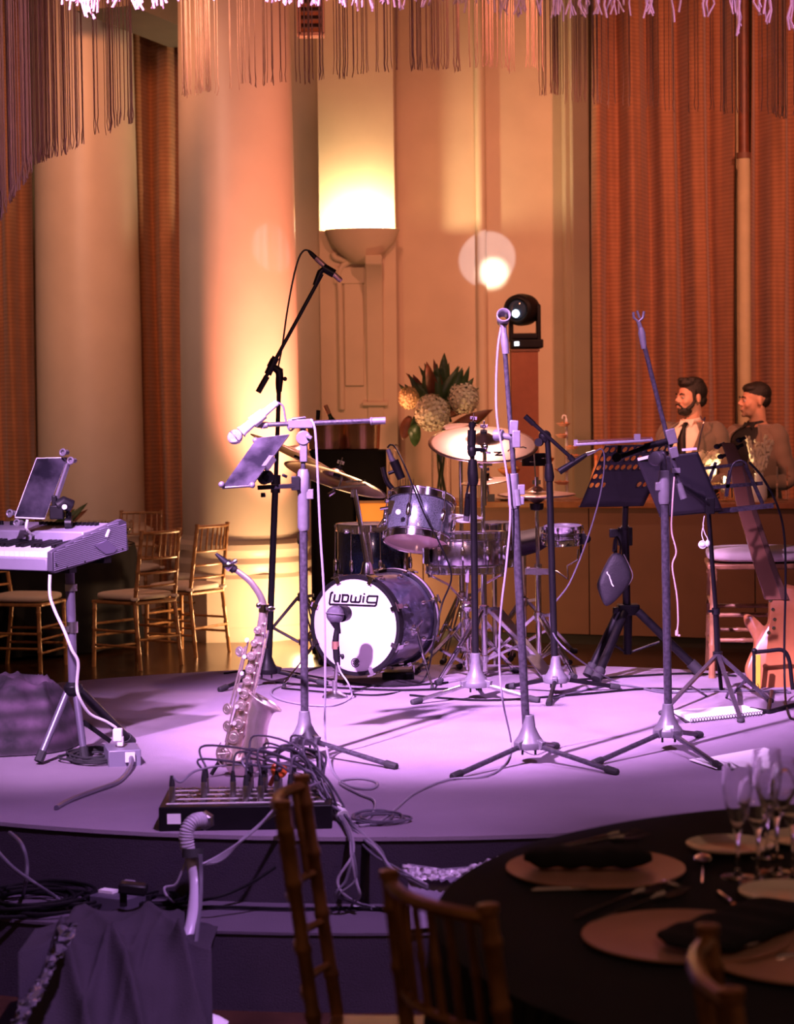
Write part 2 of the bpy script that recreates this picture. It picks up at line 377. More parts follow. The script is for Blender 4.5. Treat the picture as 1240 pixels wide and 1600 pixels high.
# fringe of hanging strings ------------------------------------------
def fringe(name, spans, y, n, r, m, label, top=HT-.02, seed=1, curl=0, clump=0):
    rnd = random.Random(seed); mb = MB(); jit = [rnd.gauss(0, 1) for _ in range(400)]
    for _ in range(n):
        t = rnd.random()
        if clump: t = min(.999, max(0, (round(t*46)+rnd.gauss(0, .16))/46))
        k = len(spans)-1; i = min(int(t*k), k-1); f = t*k-i
        px = spans[i][0]*(1-f)+spans[i+1][0]*f; py = spans[i][1]*(1-f)+spans[i+1][1]*f
        py += jit[int(px/22) % 400]*(3+curl*4) + rnd.gauss(0, 1.5+curl*3)
        q = P(px, py, y + rnd.uniform(-.12, .12))
        zt = top; L = max(zt-q.z, .05); b = rnd.uniform(-1, 1)
        pts = [V((q.x, q.y, zt)), V((q.x+.004*b, q.y, q.z+L*.5)), V((q.x, q.y, q.z+min(.08, L*.3)))]
        pts += [V((q.x+b*.006*(1+curl), q.y, q.z+min(.04, L*.15))), V((q.x+rnd.uniform(-1, 1)*.007*(1+curl), q.y, q.z))]
        mb.tube(pts, r*rnd.uniform(.7, 1.2), 4, caps=False)
    return solo(name, mb, m, label, 'fringe', stuff=True)
fm1 = mat('pink_lit_string', (.62, .42, .42), .5, noise_amt=.2)
fm2 = mat('taupe_string', (.62, .38, .28), .6, noise_amt=.2)
fringe('string_fringe', [(90, 2), (140, 8), (330, -4), (430, 6), (560, 8), (680, 14), (860, 18), (980, 26), (1240, 38)], 6.2, 250, .0030, fm1, 'pale pink string fringe with curled ends along the top of the picture', seed=3, curl=1, clump=1)
fringe('string_fringe', [(285, 150), (330, 140), (470, 128), (620, 112), (720, 106), (850, 108)], 10.5, 170, .0022, fm2, 'taupe string fringe hanging in front of the broad column and pier', seed=4)
fringe('string_fringe', [(842, 152), (900, 158), (935, 162), (1080, 172), (1160, 175), (1240, 182)], 12.0, 100, .0024, fm2, 'taupe string fringe hanging in front of the right-hand curtains', seed=5)
fringe('string_fringe', [(50, 262), (80, 245), (130, 225), (208, 188)], 9.5, 90, .0022, fm2, 'taupe string fringe with a slanting hem before the left column', seed=6)
fringe('string_fringe', [(-8, 350), (8, 330), (25, 295), (50, 262)], 7.4, 60, .0022, fm1, 'sparkling pink string fringe reaching lowest at the left edge', seed=8)
# louvred box high on the wall
c = P(467, 28, 15.0)
T = Thing('louvred_box', 'small brown slatted box hanging at the top beside the broad column', 'vent', c)
T.part('frame', MB().box(c+V((0, 0, .12)), (.03, .12, .5)).box(c+V((.09, 0, -.13)), (.19, .12, .025)).box(c+V((.18, 0, .12)), (.02, .12, .5)).box(c+V((.09, .05, .12)), (.18, .01, .48)), M['bar'])
for k in range(7): T.part('slat', MB().box(c+V((.09, -.01, -.09+k*.06)), (.15, .02, .022), Matrix.Rotation(.5, 3, 'X')), M['bartop'])
# ================================================================ stage
SZ, S1 = .42, .223          # stage top, step tread
SC = V((.06, 7.74, 0))
def ringpts(cx, cy, rx, ry, n=96): return [(cx+rx*math.cos(2*PI*i/n), cy+ry*math.sin(2*PI*i/n)) for i in range(n)]
def slab(out, z0, z1): return MB().prism(out, z1-z0, Matrix.Translation((0, 0, (z0+z1)/2)))
T = Thing('stage', 'low round carpeted stage glowing violet under the lights', 'stage', (SC.x, SC.y, 0))
RX, RY = 2.48, 2.035
T.part('platform', slab(ringpts(SC.x, SC.y, RX, RY), S1-.02, SZ-.012), M['riser'], label='dark skirt of the platform')
T.part('carpet_top', slab(ringpts(SC.x, SC.y, RX+.006, RY+.006), SZ-.012, SZ), M['carpet'], label='violet-lit carpet surface')
T.part('lower_step', slab(ringpts(SC.x, SC.y, RX+.42, RY+.325), 0.0, S1-.008), M['riser'], label='dark lower step')
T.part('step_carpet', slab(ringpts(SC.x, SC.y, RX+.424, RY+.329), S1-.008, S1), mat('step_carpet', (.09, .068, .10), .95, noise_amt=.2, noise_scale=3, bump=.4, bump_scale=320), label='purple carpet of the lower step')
# ================================================================ drum kit
def spx(n, y): return n * y / FL
def drum(T, c, ax, r, d, shell, nl, top_head, bot_head, xh=None, hoop=None, lugr=.011, rods=True):
    """drum whose bottom centre is c and whose axis points to the top head"""
    ax = V(ax).normalized(); c = V(c); hoop = hoop or M['chrome']; Mf = fr(ax, xh)
    T.part('shell', MB().lathe([(r*.985, .0), (r, .004), (r, d-.004), (r*.985, d)], c, ax, 48), shell)
    for k, (h, hm) in enumerate(((d, top_head), (0, bot_head))):
        s = 1 if k == 0 else -1; e = c + ax*h
        T.part('drum_head', MB().lathe([(0, s*.003), (r*.96, s*.003), (r*1.012, 0), (r*1.012, -s*.004), (0, -s*.004)], e, ax, 48), hm)
        T.part('hoop', MB().lathe([(r*1.015, s*.013), (r*1.045, s*.015), (r*1.045, s*.011), (r*1.03, s*.009), (r*1.03, -s*.018), (r*1.06, -s*.020), (r*1.06, -s*.024), (r*1.015, -s*.024), (r*1.015, s*.013)], e, ax, 48), hoop)
    for i in range(nl):
        a = 2*PI*i/nl + .2; q = Mf @ V((math.cos(a), math.sin(a), 0)); X = q
        m = MB(); cc = c + q*(r+.012) + ax*d*.5
        m.tube([cc-ax*min(.03, d*.25), cc-ax*min(.02, d*.2), cc+ax*min(.02, d*.2), cc+ax*min(.03, d*.25)], [lugr*.6, lugr, lugr, lugr*.6], 10)
        if rods:
            for sgn in (1, -1):
                e = c + ax*(d/2 + sgn*(d/2+.004)) + q*(r*1.045+.004)
                m.rod(cc + ax*sgn*.02 + q*.003, e, .0028, 6); m.rod(e - ax*sgn*.006, e + ax*sgn*.008, .0055, 6)
        T.part('lug', m, M['chrome'])
sparkle = mat('blue_grey_sparkle_wrap', (.30, .33, .40), .25, .5, noise_scale=300, col2=(.055, .065, .085), coat=.6)
deepblue = mat('deep_blue_sparkle_wrap', (.04, .07, .17), .2, .5, noise_scale=220, col2=(.012, .022, .06), coat=.6)
pearl = mat('blue_grey_pearl_wrap', (.11, .105, .165), .25, .35, noise_scale=30, col2=(.035, .035, .065), coat=.6)
clearhd = mat('amber_tinted_clear_head', (.85, .58, .52), .18, coat=.5)
inlay = mat('grey_hoop_inlay', (.42, .36, .44), .4)
def bass_drum():
    c = P(555, 977, 8.95); c.z = SZ+.285; r = .222; th = math.radians(27); ax = V((math.sin(th), math.cos(th), 0)); d = .40
    T = Thing('bass_drum', 'blue-grey bass drum with a white front head bearing black lettering', 'drum', (c.x+.05, c.y+.15, SZ))
    R = V((math.cos(th), -math.sin(th), 0))
    T.part('shell', MB().lathe([(r*.97, .02), (r*.975, .03), (r*.975, d-.03), (r*.97, d-.02)], c, ax, 64), pearl)
    T.part('front_head', MB().lathe([(0, -.004), (r*.93, -.004), (r*.97, .0), (r*.97, .012), (0, .012)], c, ax, 64), M['head'], label='white drum head')
    for h, s in ((0, -1), (d, 1)):
        e = c + ax*h
        hp = T.part('hoop', MB().lathe([(r*.955, s*.008), (r*1.03, s*.008), (r*1.04, s*.0), (r*1.04, -s*.032), (r*.985, -s*.034), (r*.955, -s*.02), (r*.955, s*.008)], e, ax, 64), M['black'])
        if h: T.part('hoop_inlay', MB().lathe([(r*1.041, -.006), (r*1.045, -.008), (r*1.045, -.024), (r*1.041, -.026)], e, ax, 64), inlay, parent=hp)
    T.part('rear_head', MB().lathe([(0, .004), (r*.97, .004), (r*.97, 0), (0, 0)], c+ax*d, ax, 48), M['head'])
    for i in range(8):
        a = PI/8 + 2*PI*i/8; q = R*math.cos(a) + V((0, 0, 1))*math.sin(a)
        for h, s in ((0, 1), (d, -1)):
            e = c + ax*h; m = MB()
            m.box(e + q*(r*1.055) - ax*s*.0 + ax*s*.012, (.016, .022, .05), fr(ax, q)); m.box(e + q*(r*.99) - ax*s*.011, (.034, .020, .007), fr(ax, q))
            m.rod(e+q*(r*1.07) - ax*s*.012, e+q*(r*1.06)+ax*s*.10, .0032, 6); m.beam(e+q*(r*1.07)-ax*s*.018-ax.cross(q)*.022, e+q*(r*1.07)-ax*s*.018+ax.cross(q)*.022, .008, .007, q)
            T.part('claw', m, M['chrome'])
        m = MB()
        for h in (.11, d-.11):
            cc = c + ax*h + q*(r*.985)
            m.ell(cc, (.011, .011, .024), fr(ax, q), 10, 6)
        T.part('lug', m, M['chrome'])
    # lettering on the head ------------------------------------------
    def W(x, z): return c - ax*.0062 + R*x + V((0, 0, z))
    def stroke(m, pts, wd):
        for (xa, za), (xb, zb) in zip(pts, pts[1:]):
            dx, dz = xb-xa, zb-za; L = math.hypot(dx, dz) or 1; nx, nz = -dz/L*wd/2, dx/L*wd/2; ex, ez = dx/L*wd*.3, dz/L*wd*.3
            q = [W(xa-ex+nx, za-ez+nz), W(xb+ex+nx, zb+ez+nz), W(xb+ex-nx, zb+ez-nz), W(xa-ex-nx, za-ez-nz)]
            m.add(q + [p + ax*.0015 for p in q], [(0,1,2,3), (7,6,5,4), (0,4,5,1), (1,5,6,2), (2,6,7,3), (3,7,4,0)])
    L = MB(); sx, sz, ox, oz = .0385, .030, -.128, .106
    def T2(pts, x0): return [((x0+x)*sx + z*.006 + ox, z*sz + oz) for x, z in pts]
    for x0, ss in [(0, [[(.22, 1.35), (.08, 1.3), (0, 1.1), (0, -.30), (.1, -.48), (6.1, -.48), (6.25, -.3), (6.25, 1.0)]]),
                   (.55, [[(0, 1), (0, .12), (.12, 0), (.7, 0), (.7, 1)]]),
                   (1.65, [[(-.1, 1), (.6, 1), (.75, .85), (.75, .15), (.6, 0), (0, 0), (0, .8)]]),
                   (2.8, [[(0, 1), (0, .12), (.12, 0), (1.1, 0), (1.22, .12), (1.22, 1)], [(.6, .75), (.6, 0)]]),
                   (4.45, [[(0, .85), (0, 0)], [(0, 1.22), (0, 1.3)]]),
                   (4.95, [[(1.3, .98), (.15, .98), (0, .85), (0, .15), (.12, 0), (1.3, 0)]])]:
        for s in ss: stroke(L, T2(s, x0), .0088)
    fh = [o for o in T.o.children if o.name.startswith('front_head')][0]
    T.part('lettering', L, M['black'], parent=fh, label='black slanted lettering')
    E = MB(); cx, cz = .0, -.170
    for rr, a0, a1 in ((.0195, .2, 5.9), (.012, 3.3, 9.1), (.005, 0, 2*PI)):
        stroke(E, [(cx+rr*math.cos(a0+(a1-a0)*i/18), cz+rr*math.sin(a0+(a1-a0)*i/18)) for i in range(19)], .0042)
    T.part('emblem', E, M['black'], parent=fh, label='round black emblem')
    # spurs
    for sgn, foot in ((1, P(675, 1077, 8.75)), (-1, P(446, 1072, 8.95))):
        foot = G(*( (675, 1077) if sgn > 0 else (444, 1073)), SZ+.004)
        k = c + ax*.15 + R*sgn*r*.93 + V((0, 0, -.03)); m = MB()
        m.lathe([(0, 0), (.026, 0), (.026, .012), (.017, .016), (.017, .036), (0, .038)], k, R*sgn, 14)
        m.beam(k+R*sgn*.03+V((0, 0, .018)), k+R*sgn*.055+V((0, 0, .045)), .016, .006); s = T.part('spur_bracket', m, M['chrome'])
        k2 = k + R*sgn*.028; mid = k2.lerp(foot, .55)
        T.part('spur', MB().rod(k2, mid, .0075, 10).rod(mid, foot+V((0, 0, .015)), .0052, 8).lathe([(.011, -.012), (.011, .012)], mid, foot-k2, 10), M['chrome'], parent=s)
        T.part('rubber_tip', MB().rod(foot+V((0, 0, .018)), foot, .007, 8, .009), M['rubber'], parent=s)
    # mount for the tom and cymbal holder
    b = c + ax*.16 + V((0, 0, r*.97)) - R*.02
    T.part('mount_cone', MB().lathe([(.036, -.004), (.036, .006), (.030, .012), (.022, .055), (.017, .062), (0, .062)], b, n=20), M['chrome'])
    top = P(555, 772, b.y)
    T.part('mount_tube', MB().rod(b+V((0, 0, .05)), top, .0115, 14).rod(b+V((.018, 0, .05)), P(574, 832, b.y), .0115, 12), M['chrome'])
    m = MB(); m.beam(P(535, 829, b.y), P(606, 826, b.y), .018, .016); m.lathe([(.020, -.016), (.020, .016)], P(556, 829, b.y), n=14); m.lathe([(.018, -.015), (.018, .015)], P(575, 826, b.y), n=14)
    m.ell(P(541, 831, b.y-.015), (.014, .010, .010)); m.rod(P(590, 826, b.y), P(606, 800, b.y+.02), .006); m.ell(P(601, 815, b.y), (.012, .012, .02))
    T.part('clamp', m, M['chrome'])
    m = MB(); m.beam(P(519, 763, b.y), P(572, 757, b.y), .022, .010); m.lathe([(.016, -.02), (.016, .015)], P(553, 770, b.y), n=12)
    for a in (546, 556, 565): m.beam(P(a-6, 753, b.y-.01), P(a+6, 751, b.y-.01), .008, .007)
    m.rod(P(522, 768, b.y), P(512, 774, b.y-.02), .010); m.rod(P(534, 745, b.y), P(528, 765, b.y), .005)
    T.part('holder_head', m, M['chrome'])
    return c, ax, R
BC, BAX, BR = bass_drum()
# rack tom
c = P(651, 846, 9.12); T = Thing('rack_tom', 'small blue sparkle tom mounted above the bass drum', 'drum', c)
drum(T, c, (.13, .34, .93), .148, .205, sparkle, 6, M['head'], clearhd)
ax = V((.13, .34, .93)).normalized()
q = P(622, 800, 8.97); T.part('badge', MB().lathe([(0, 0), (.012, 0), (.012, .003), (.006, .004), (.006, .002), (0, .002)], q, (-.22, -1, .2), 16), M['white'])
q = P(611, 792, 9.12); T.part('tom_bracket', MB().box(q, (.03, .05, .06)).rod(q, q+V((-.05, .02, -.01)), .007).ell(q+V((-.02, -.02, .03)), .012).rod(q+V((0, 0, 0)), P(588, 828, 9.15), .006), M['chrome'])
# floor tom
c = P(582, 822, 10.05); zt = c.z; c = V((c.x, c.y, zt-.38)); T = Thing('floor_tom', 'deep dark blue sparkle floor tom behind the bass drum', 'drum', (c.x, c.y, SZ))
drum(T, c, (0, 0, 1), .180, .38, deepblue, 8, M['head'], M['head'])
for a in (.9, 3.0, 5.0):
    q = V((c.x+.20*math.cos(a), c.y+.20*math.sin(a), 0)); T.part('leg', MB().rod(V((q.x, q.y, c.z+.2)), V((q.x, q.y, SZ+.02)), .0055).rod(V((q.x, q.y, SZ)), V((q.x, q.y, SZ+.03)), .011).box(V((c.x+.19*math.cos(a), c.y+.19*math.sin(a), c.z+.12)), (.03, .03, .04)), M['chrome'])
# snare drum on its stand
def dbase(T, c, R, hub, rod_r, ang0, m=None, n=3, brace=True, zb=None):
    """double-braced tripod below point c: legs spread to radius R, pivot at height hub"""
    m = m or M['chrome']; zb = SZ if zb is None else zb
    for i in range(n):
        a = ang0 + 2*PI*i/n; d = V((math.cos(a), math.sin(a), 0)); t = V((-d.y, d.x, 0))*.012
        f = V((c.x, c.y, zb+.018)) + d*R; h = V((c.x, c.y, zb+hub)) + d*.02; lo = V((c.x, c.y, zb+hub*.28)) + d*.02; mid = h.lerp(f, .52)
        mb = MB()
        for s in (-1, 1):
            mb.beam(h+t*s, f+t*s*.5, .004, .014, (0, 0, 1))
            if brace: mb.beam(lo+t*s*.7, mid+t*s*.7, .004, .012, (0, 0, 1))
        mb.rod(mid-t*1.3, mid+t*1.3, .004, 6)
        L = T.part('leg', mb, m)
        T.part('rubber_foot', MB().tube([f-d*.018+V((0, 0, .008)), f+V((0, 0, -.002)), f+d*.02+V((0, 0, -.004))], [.012, .015, .013], 10), M['rubber'], parent=L)
    T.part('leg_collar', MB().lathe([(.014, -.025), (.024, -.02), (.024, .018), (.014, .025)], (c.x, c.y, zb+hub), n=14), m)
    T.part('leg_collar', MB().lathe([(.014, -.018), (.021, -.014), (.021, .014), (.014, .018)], (c.x, c.y, zb+hub*.28), n=14).beam((c.x+.008, c.y-.005, zb+hub), (c.x+.06, c.y-.03, zb+hub+.01), .006, .016), m)
ysn = 9.25; c = P(728, 884, ysn); zb = c.z-.02; c = V((c.x, c.y, zb))
T = Thing('snare_drum', 'chrome snare drum lying level on its stand right of the tom', 'drum', c)
drum(T, c, (.0, .03, 1), .178, .165, mat('snare_steel', (.52, .49, .52), .2, 1), 10, M['head'], clearhd, lugr=.009)
T.part('throw_off', MB().box(c+V((-.185, -.06, .07)), (.02, .03, .07)).rod(c+V((-.2, -.08, .04)), c+V((-.2, -.09, .11)), .005), M['chrome'])
T = Thing('snare_stand', 'chrome basket stand carrying the snare drum', 'stand', (c.x, c.y, SZ))
for a in (.5, 2.6, 4.7):
    d = V((math.cos(a), math.sin(a), 0)); T.part('basket_arm', MB().tube([c+V((0, 0, -.16)), c+d*.10+V((0, 0, -.07)), c+d*.185+V((0, 0, -.035)), c+d*.200+V((0, 0, .01))], .006, 8).tube([c+d*.193+V((0, 0, -.04)), c+d*.205+V((0, 0, .016))], .011, 8), M['chrome'])
T.part('pole', MB().rod((c.x, c.y, SZ+.04), (c.x, c.y, zb-.14), .012, 12).lathe([(.018, 0), (.018, .05)], (c.x, c.y, SZ+.33), n=12).ell(c+V((.0, -.01, -.17)), (.03, .03, .03)), M['chrome'])
dbase(T, c, .27, .26, .01, .55)
# second small chrome drum on the right of the snare
c = P(772, 880, 9.75); T = Thing('side_tom', 'chrome shelled side drum half hidden behind the snare drum', 'drum', c)
drum(T, c, (0, -.02, 1), .105, .19, mat('side_steel', (.48, .45, .48), .22, 1), 8, M['head'], clearhd, lugr=.009)
T.part('leg', MB().rod(c+V((0, 0, 0)), (c.x, c.y, SZ), .012), M['chrome'])
# small timbale on a rod
c = P(879, 846, 9.3); T = Thing('small_timbale', 'shallow little chrome drum with a white skin clamped right of the hi-hat', 'drum', c)
drum(T, c, (-.02, -.07, 1), .088, .062, mat('timbale_steel', (.62, .60, .63), .18, 1), 6, M['head'], clearhd, lugr=.006)
q = P(907, 842, 9.28); T.part('clamp', MB().box(q, (.045, .04, .05)).ell(q+V((.03, 0, .0)), .018).rod(q+V((0, 0, -.02)), q+V((0, 0, -.08)), .006), M['black'])
T.part('support_rod', MB().tube([P(903, 858, 9.3), P(902, 875, 9.3), P(886, 884, 9.3), P(887, 905, 9.3), P(870, 893, 9.35), P(838, 893, 9.42)], .0045, 8), M['chrome'])
# throne
c = P(818, 862, 9.75); c = V((c.x+.02, c.y+.35, c.z+.02)); T = Thing('drum_throne', 'dark purple saddle drum stool between snare and small drum', 'stool', (c.x, c.y, SZ))
def fn(u, v):
    a = 2*PI*u; r = .21*math.sin(PI*v/1.0)**.45 if 0 < v < 1 else 0
    return c + V((r*math.cos(a)*1.0, r*math.sin(a)*.8, .065*(1-2*v) + .050*(math.cos(a)**2)*(r/.2)**2 + .03*math.cos(a)*r/.2))
T.part('seat', MB().grid(fn, 40, 16, closed=True), mat('dark_purple_velour', (.06, .045, .085), .55), ang=180)
T.part('pole', MB().rod((c.x, c.y, SZ+.05), c+V((0, 0, -.04)), .014), M['chrome']); dbase(T, c, .26, .28, .01, .2)
# ---- cymbals
def cymbal_mb(c, n, r, bell=.16, bow=.10, reverse=False):
    pr = []
    for i in range(15):
        t = i/14; h = bow*r*(1-t*t)*.9
        if t < bell*1.6: h += bow*r*1.3*math.cos(t/(bell*1.6)*PI/2)
        pr.append((max(t*r, .004), h-bow*r))
    return MB().lathe(pr, c, n, 48)
def groove(m):
    nt = m.node_tree; b = nt.nodes['Principled BSDF']; tc = nt.nodes.new('ShaderNodeTexCoord'); wv = nt.nodes.new('ShaderNodeTexWave')
    return m
def cymbal(px, py, y, n, r, label, m='cymbal', group=None):
    c = P(px, py, y); T = Thing('cymbal', label, 'cymbal', c, group); n = V(n).normalized()
    T.part('disc', cymbal_mb(c, n, r), M[m], solid=.0015, ang=60)
    T.part('felt', MB().lathe([(0, .0), (.016, .0), (.016, .012), (0, .012)], c+n*(r*.13*.9), n, 14), M['rubber'])
    T.part('felt', MB().lathe([(0, -.022), (.017, -.022), (.017, -.008), (0, -.008)], c+n*(r*.05), n, 14), M['rubber'])
    T.part('wing_nut', MB().rod(c-n*.01, c+n*(r*.13+.055), .0035).lathe([(.008, 0), (.008, .014)], c+n*(r*.13+.02), n, 10).box(c+n*(r*.13+.03), (.034, .006, .016), fr(n, (1, 0, 0))), M['chrome'])
    return c, n, T
cr, ncr, TC = cymbal(755, 686, 9.15, (.03, -.32, .94), .255, 'large shiny crash cymbal with a red reflection right of the centre')
Z = MB()
def on_c(x, y): return cr + fr(ncr, (1, 0, 0)) @ V((x, y, -.0235-(x*x+y*y)*.0)) 
def zs(pts, w=.003):
    Mf = fr(ncr, (1, 0, 0))
    pp = []
    for x, y in pts:
        rr = math.hypot(x, y)/.255; h = .10*.255*(1-rr*rr)*.9-.10*.255
        pp.append(cr + Mf @ V((x, y, h+.0022)))
    Z.tube(pp, w, 4, flat=.4)
zs([(.04, -.150), (.075, -.146), (.045, -.178), (.085, -.173)], .0022); zs([(.105, -.13), (.12, -.10), (.135, -.128), (.142, -.10)], .002); zs([(.165, -.075), (.18, -.06), (.195, -.07)], .0015)
TC.part('lettering', Z, M['black'], label='thin black maker script')
c2_, n2_, _ = cymbal(738, 668, 9.95, (.1, -.22, .96), .15, 'small brownish cymbal just behind the top of the crash cymbal', 'cymbald')
c3_, n3_, _ = cymbal(760, 748, 9.6, (-.1, -.10, .98), .125, 'little splash cymbal below the large crash cymbal')
rd, nrd, _ = cymbal(526, 742, 9.4, (.31, .20, .93), .255, 'front bronze ride cymbal sloping down over the floor tom')
lc, nlc, _ = cymbal(468, 706, 10.0, (.44, .10, .90), .262, 'rear bronze crash cymbal rising behind the tablet on the left', 'cymbald')
hh = P(838, 778, 9.42); nh = V((.0, -.035, 1)).normalized()
T = Thing('hi_hat_cymbals', 'pair of hi-hat cymbals on the tall chrome stand right of the crash', 'cymbal', hh)
T.part('top_cymbal', cymbal_mb(hh+nh*.035, nh, .186), M['cymbal'], solid=.0015, ang=60)
T.part('bottom_cymbal', cymbal_mb(hh-nh*.004, -nh, .186), M['cymbal'], solid=.0015, ang=60)
T.part('clutch', MB().rod(hh+nh*.03, hh+nh*.10, .010, 10).box(hh+nh*.075, (.04, .01, .02)).rod(hh+nh*.04, hh+nh*.055, .018), M['chrome'])
T = Thing('hi_hat_stand', 'tall chrome hi-hat stand with foot pedal right of the crash stand', 'stand', (hh.x, hh.y, SZ))
bx = V((hh.x+.005, hh.y, 0))
T.part('pole', MB().rod((bx.x, bx.y, SZ+.03), (bx.x, bx.y, SZ+.50), .014, 12).rod((bx.x, bx.y, SZ+.5), hh+V((0, 0, -.035)), .0095, 12), M['chrome'])
T.part('pull_rod', MB().rod(hh, P(833, 690, 9.42), .0032, 6), M['chrome'])
T.part('cup', MB().lathe([(.010, 0), (.030, .004), (.033, .016), (.033, .034), (.0, .034)], hh+V((0, 0, -.06)), n=18), M['black'])
T.part('memory_lock', MB().lathe([(.018, -.018), (.018, .018)], (bx.x, bx.y, SZ+.50), n=12).rod((bx.x, bx.y, SZ+.5), (bx.x-.05, bx.y-.03, SZ+.5), .005).ell((bx.x-.05, bx.y-.03, SZ+.5), (.014, .006, .01)), M['chrome'])
T.part('side_clamp', MB().beam(P(820, 893, 9.38), P(862, 893, 9.38), .02, .028).lathe([(.022, -.016), (.022, .016)], P(840, 893, 9.42), n=12), M['chromed'])
dbase(T, bx, .30, .27, .01, 1.0)
T.part('footboard', MB().beam(P(772, 950, 9.55)+V((0, 0, 0)), P(856, 1055, 9.05), .07, .008), M['chromed'])
T.part('frame_rod', MB().rod(P(800, 1040, 9.3), (bx.x, bx.y, SZ+.02), .005).rod(P(850, 1040, 9.2), (bx.x, bx.y, SZ+.02), .005), M['chrome'])
# tambourine above the hi-hat
c = P(835, 718, 9.5); T = Thing('tambourine', 'black hi-hat tambourine with brass jingles above the hi-hats', 'tambourine', c)
T.part('frame', MB().lathe([(.055, -.03), (.062, -.03), (.062, .03), (.055, .03), (.055, -.03)], c, n=28), M['black'])
for i in range(7): T.part('jingle', MB().lathe([(0, -.002), (.016, -.003), (.016, .001), (0, .003)], c+V((.064*math.cos(i*.9), .064*math.sin(i*.9), .008*(-1)**i)), n=12), M['chrome'])
# stands for the cymbals
def cym_stand(c, n, foot, label, R=.33, hub=.32, a0=.4, boom=None):
    T = Thing('cymbal_stand', label, 'stand', (foot.x, foot.y, SZ)); f = foot
    zt = c.z - .12
    j = V((f.x, f.y, SZ+.62))
    top = V((f.x, f.y, max(zt, SZ+.7)))
    T.part('lower_tube', MB().rod((f.x, f.y, SZ+.03), j, .0145, 14), M['chrome'])
    T.part('upper_tube', MB().rod(j, top, .0105, 12), M['chrome'])
    m = MB().lathe([(.019, -.03), (.021, -.02), (.021, .02), (.016, .03)], j, n=14).box(j+V((.026, -.01, 0)), (.022, .012, .03))
    T.part('height_clamp', m, M['chrome'])
    m = MB().ell(top, (.022, .016, .022)).rod(top, c+n*.02, .0055, 8).box(top+V((.03, 0, 0)), (.03, .012, .012))
    T.part('tilter', m, M['chrome']); T.part('washer', MB().lathe([(0, -.006), (.017, -.006), (.017, .006), (0, .006)], c-n*.03, n, 12), M['black'])
    dbase(T, f, R, hub, .01, a0)
    return T
cym_stand(cr, ncr, P(757, 1070, 9.25), 'heavy chrome cymbal stand under the large crash cymbal', a0=-.2)
cym_stand(lc, nlc, V((lc.x+.0, lc.y+.05, 0)), 'chrome cymbal stand under the rear left crash cymbal', a0=.9, R=.28)
cym_stand(c2_, n2_, V((c2_.x-.06, c2_.y+.05, 0)), 'chrome stand behind the snare drum holding the small brownish cymbal', a0=.1, R=.25)
q = P(757, 775, 9.28); T = Thing('splash_arm', 'short chrome arm clamped to the crash stand holding the splash cymbal', 'arm')
T.part('rod', MB().rod(c3_, c3_-n3_*.10, .005).rod(c3_-n3_*.10, q+V((.012, .03, -.01)), .006), M['chrome'])
T.part('clamp', MB().box(q+V((.03, .03, -.01)), (.035, .03, .035)), M['chrome'])
T.part('upright', MB().rod(P(757, 790, 8.95), P(757, 700, 8.95), .0085, 10).ell(P(757, 698, 8.95), (.016, .014, .016)).rod(P(757, 706, 8.95), P(766, 708, 8.94), .006), M['chrome'])
# kick pedal
c = BC + BAX*.47; T = Thing('kick_pedal', 'black bass drum pedal and its box at the foot of the bass drum', 'pedal', (c.x, c.y, SZ))
T.part('housing', MB().box(P(622, 1058, 9.28)+V((0, 0, -.0)), (.15, .12, .06)), M['black'], bevel=.008)
T.part('footboard', MB().beam((c.x, c.y+.02, SZ+.06), (c.x+.10, c.y+.28, SZ+.015), .08, .008), M['chromed'])
for s in (-.05, .05): T.part('post', MB().rod((c.x+s, c.y, SZ), (c.x+s, c.y, SZ+.2), .007), M['chrome'])
T.part('beater', MB().rod((c.x-.05, c.y, SZ+.19), (c.x+.05, c.y, SZ+.19), .006).rod((c.x, c.y, SZ+.19), (c.x-.01, c.y+.04, SZ+.38), .004).lathe([(0, -.02), (.025, -.02), (.025, .02), (0, .02)], (c.x-.01, c.y+.04, SZ+.39), BAX, 14), M['chromed'])
# drum key bag, headphone cable on the snare
c = P(722, 819, 9.22); m = MB()
rnd = random.Random(4)
for k in range(5):
    m.tube(spl([c+V(((.035+.012*k)*math.cos(a)+.01, .05*math.sin(a), .012+.004*k+.02*max(0, math.sin(a*1.0+k)))) for a in [i*PI/4 for i in range(8)]], 4, True), .0042, 6, closed=True)
solo('coiled_lead', m, M['white'], 'small white coiled lead lying on the snare drum', 'cable', loc=c)
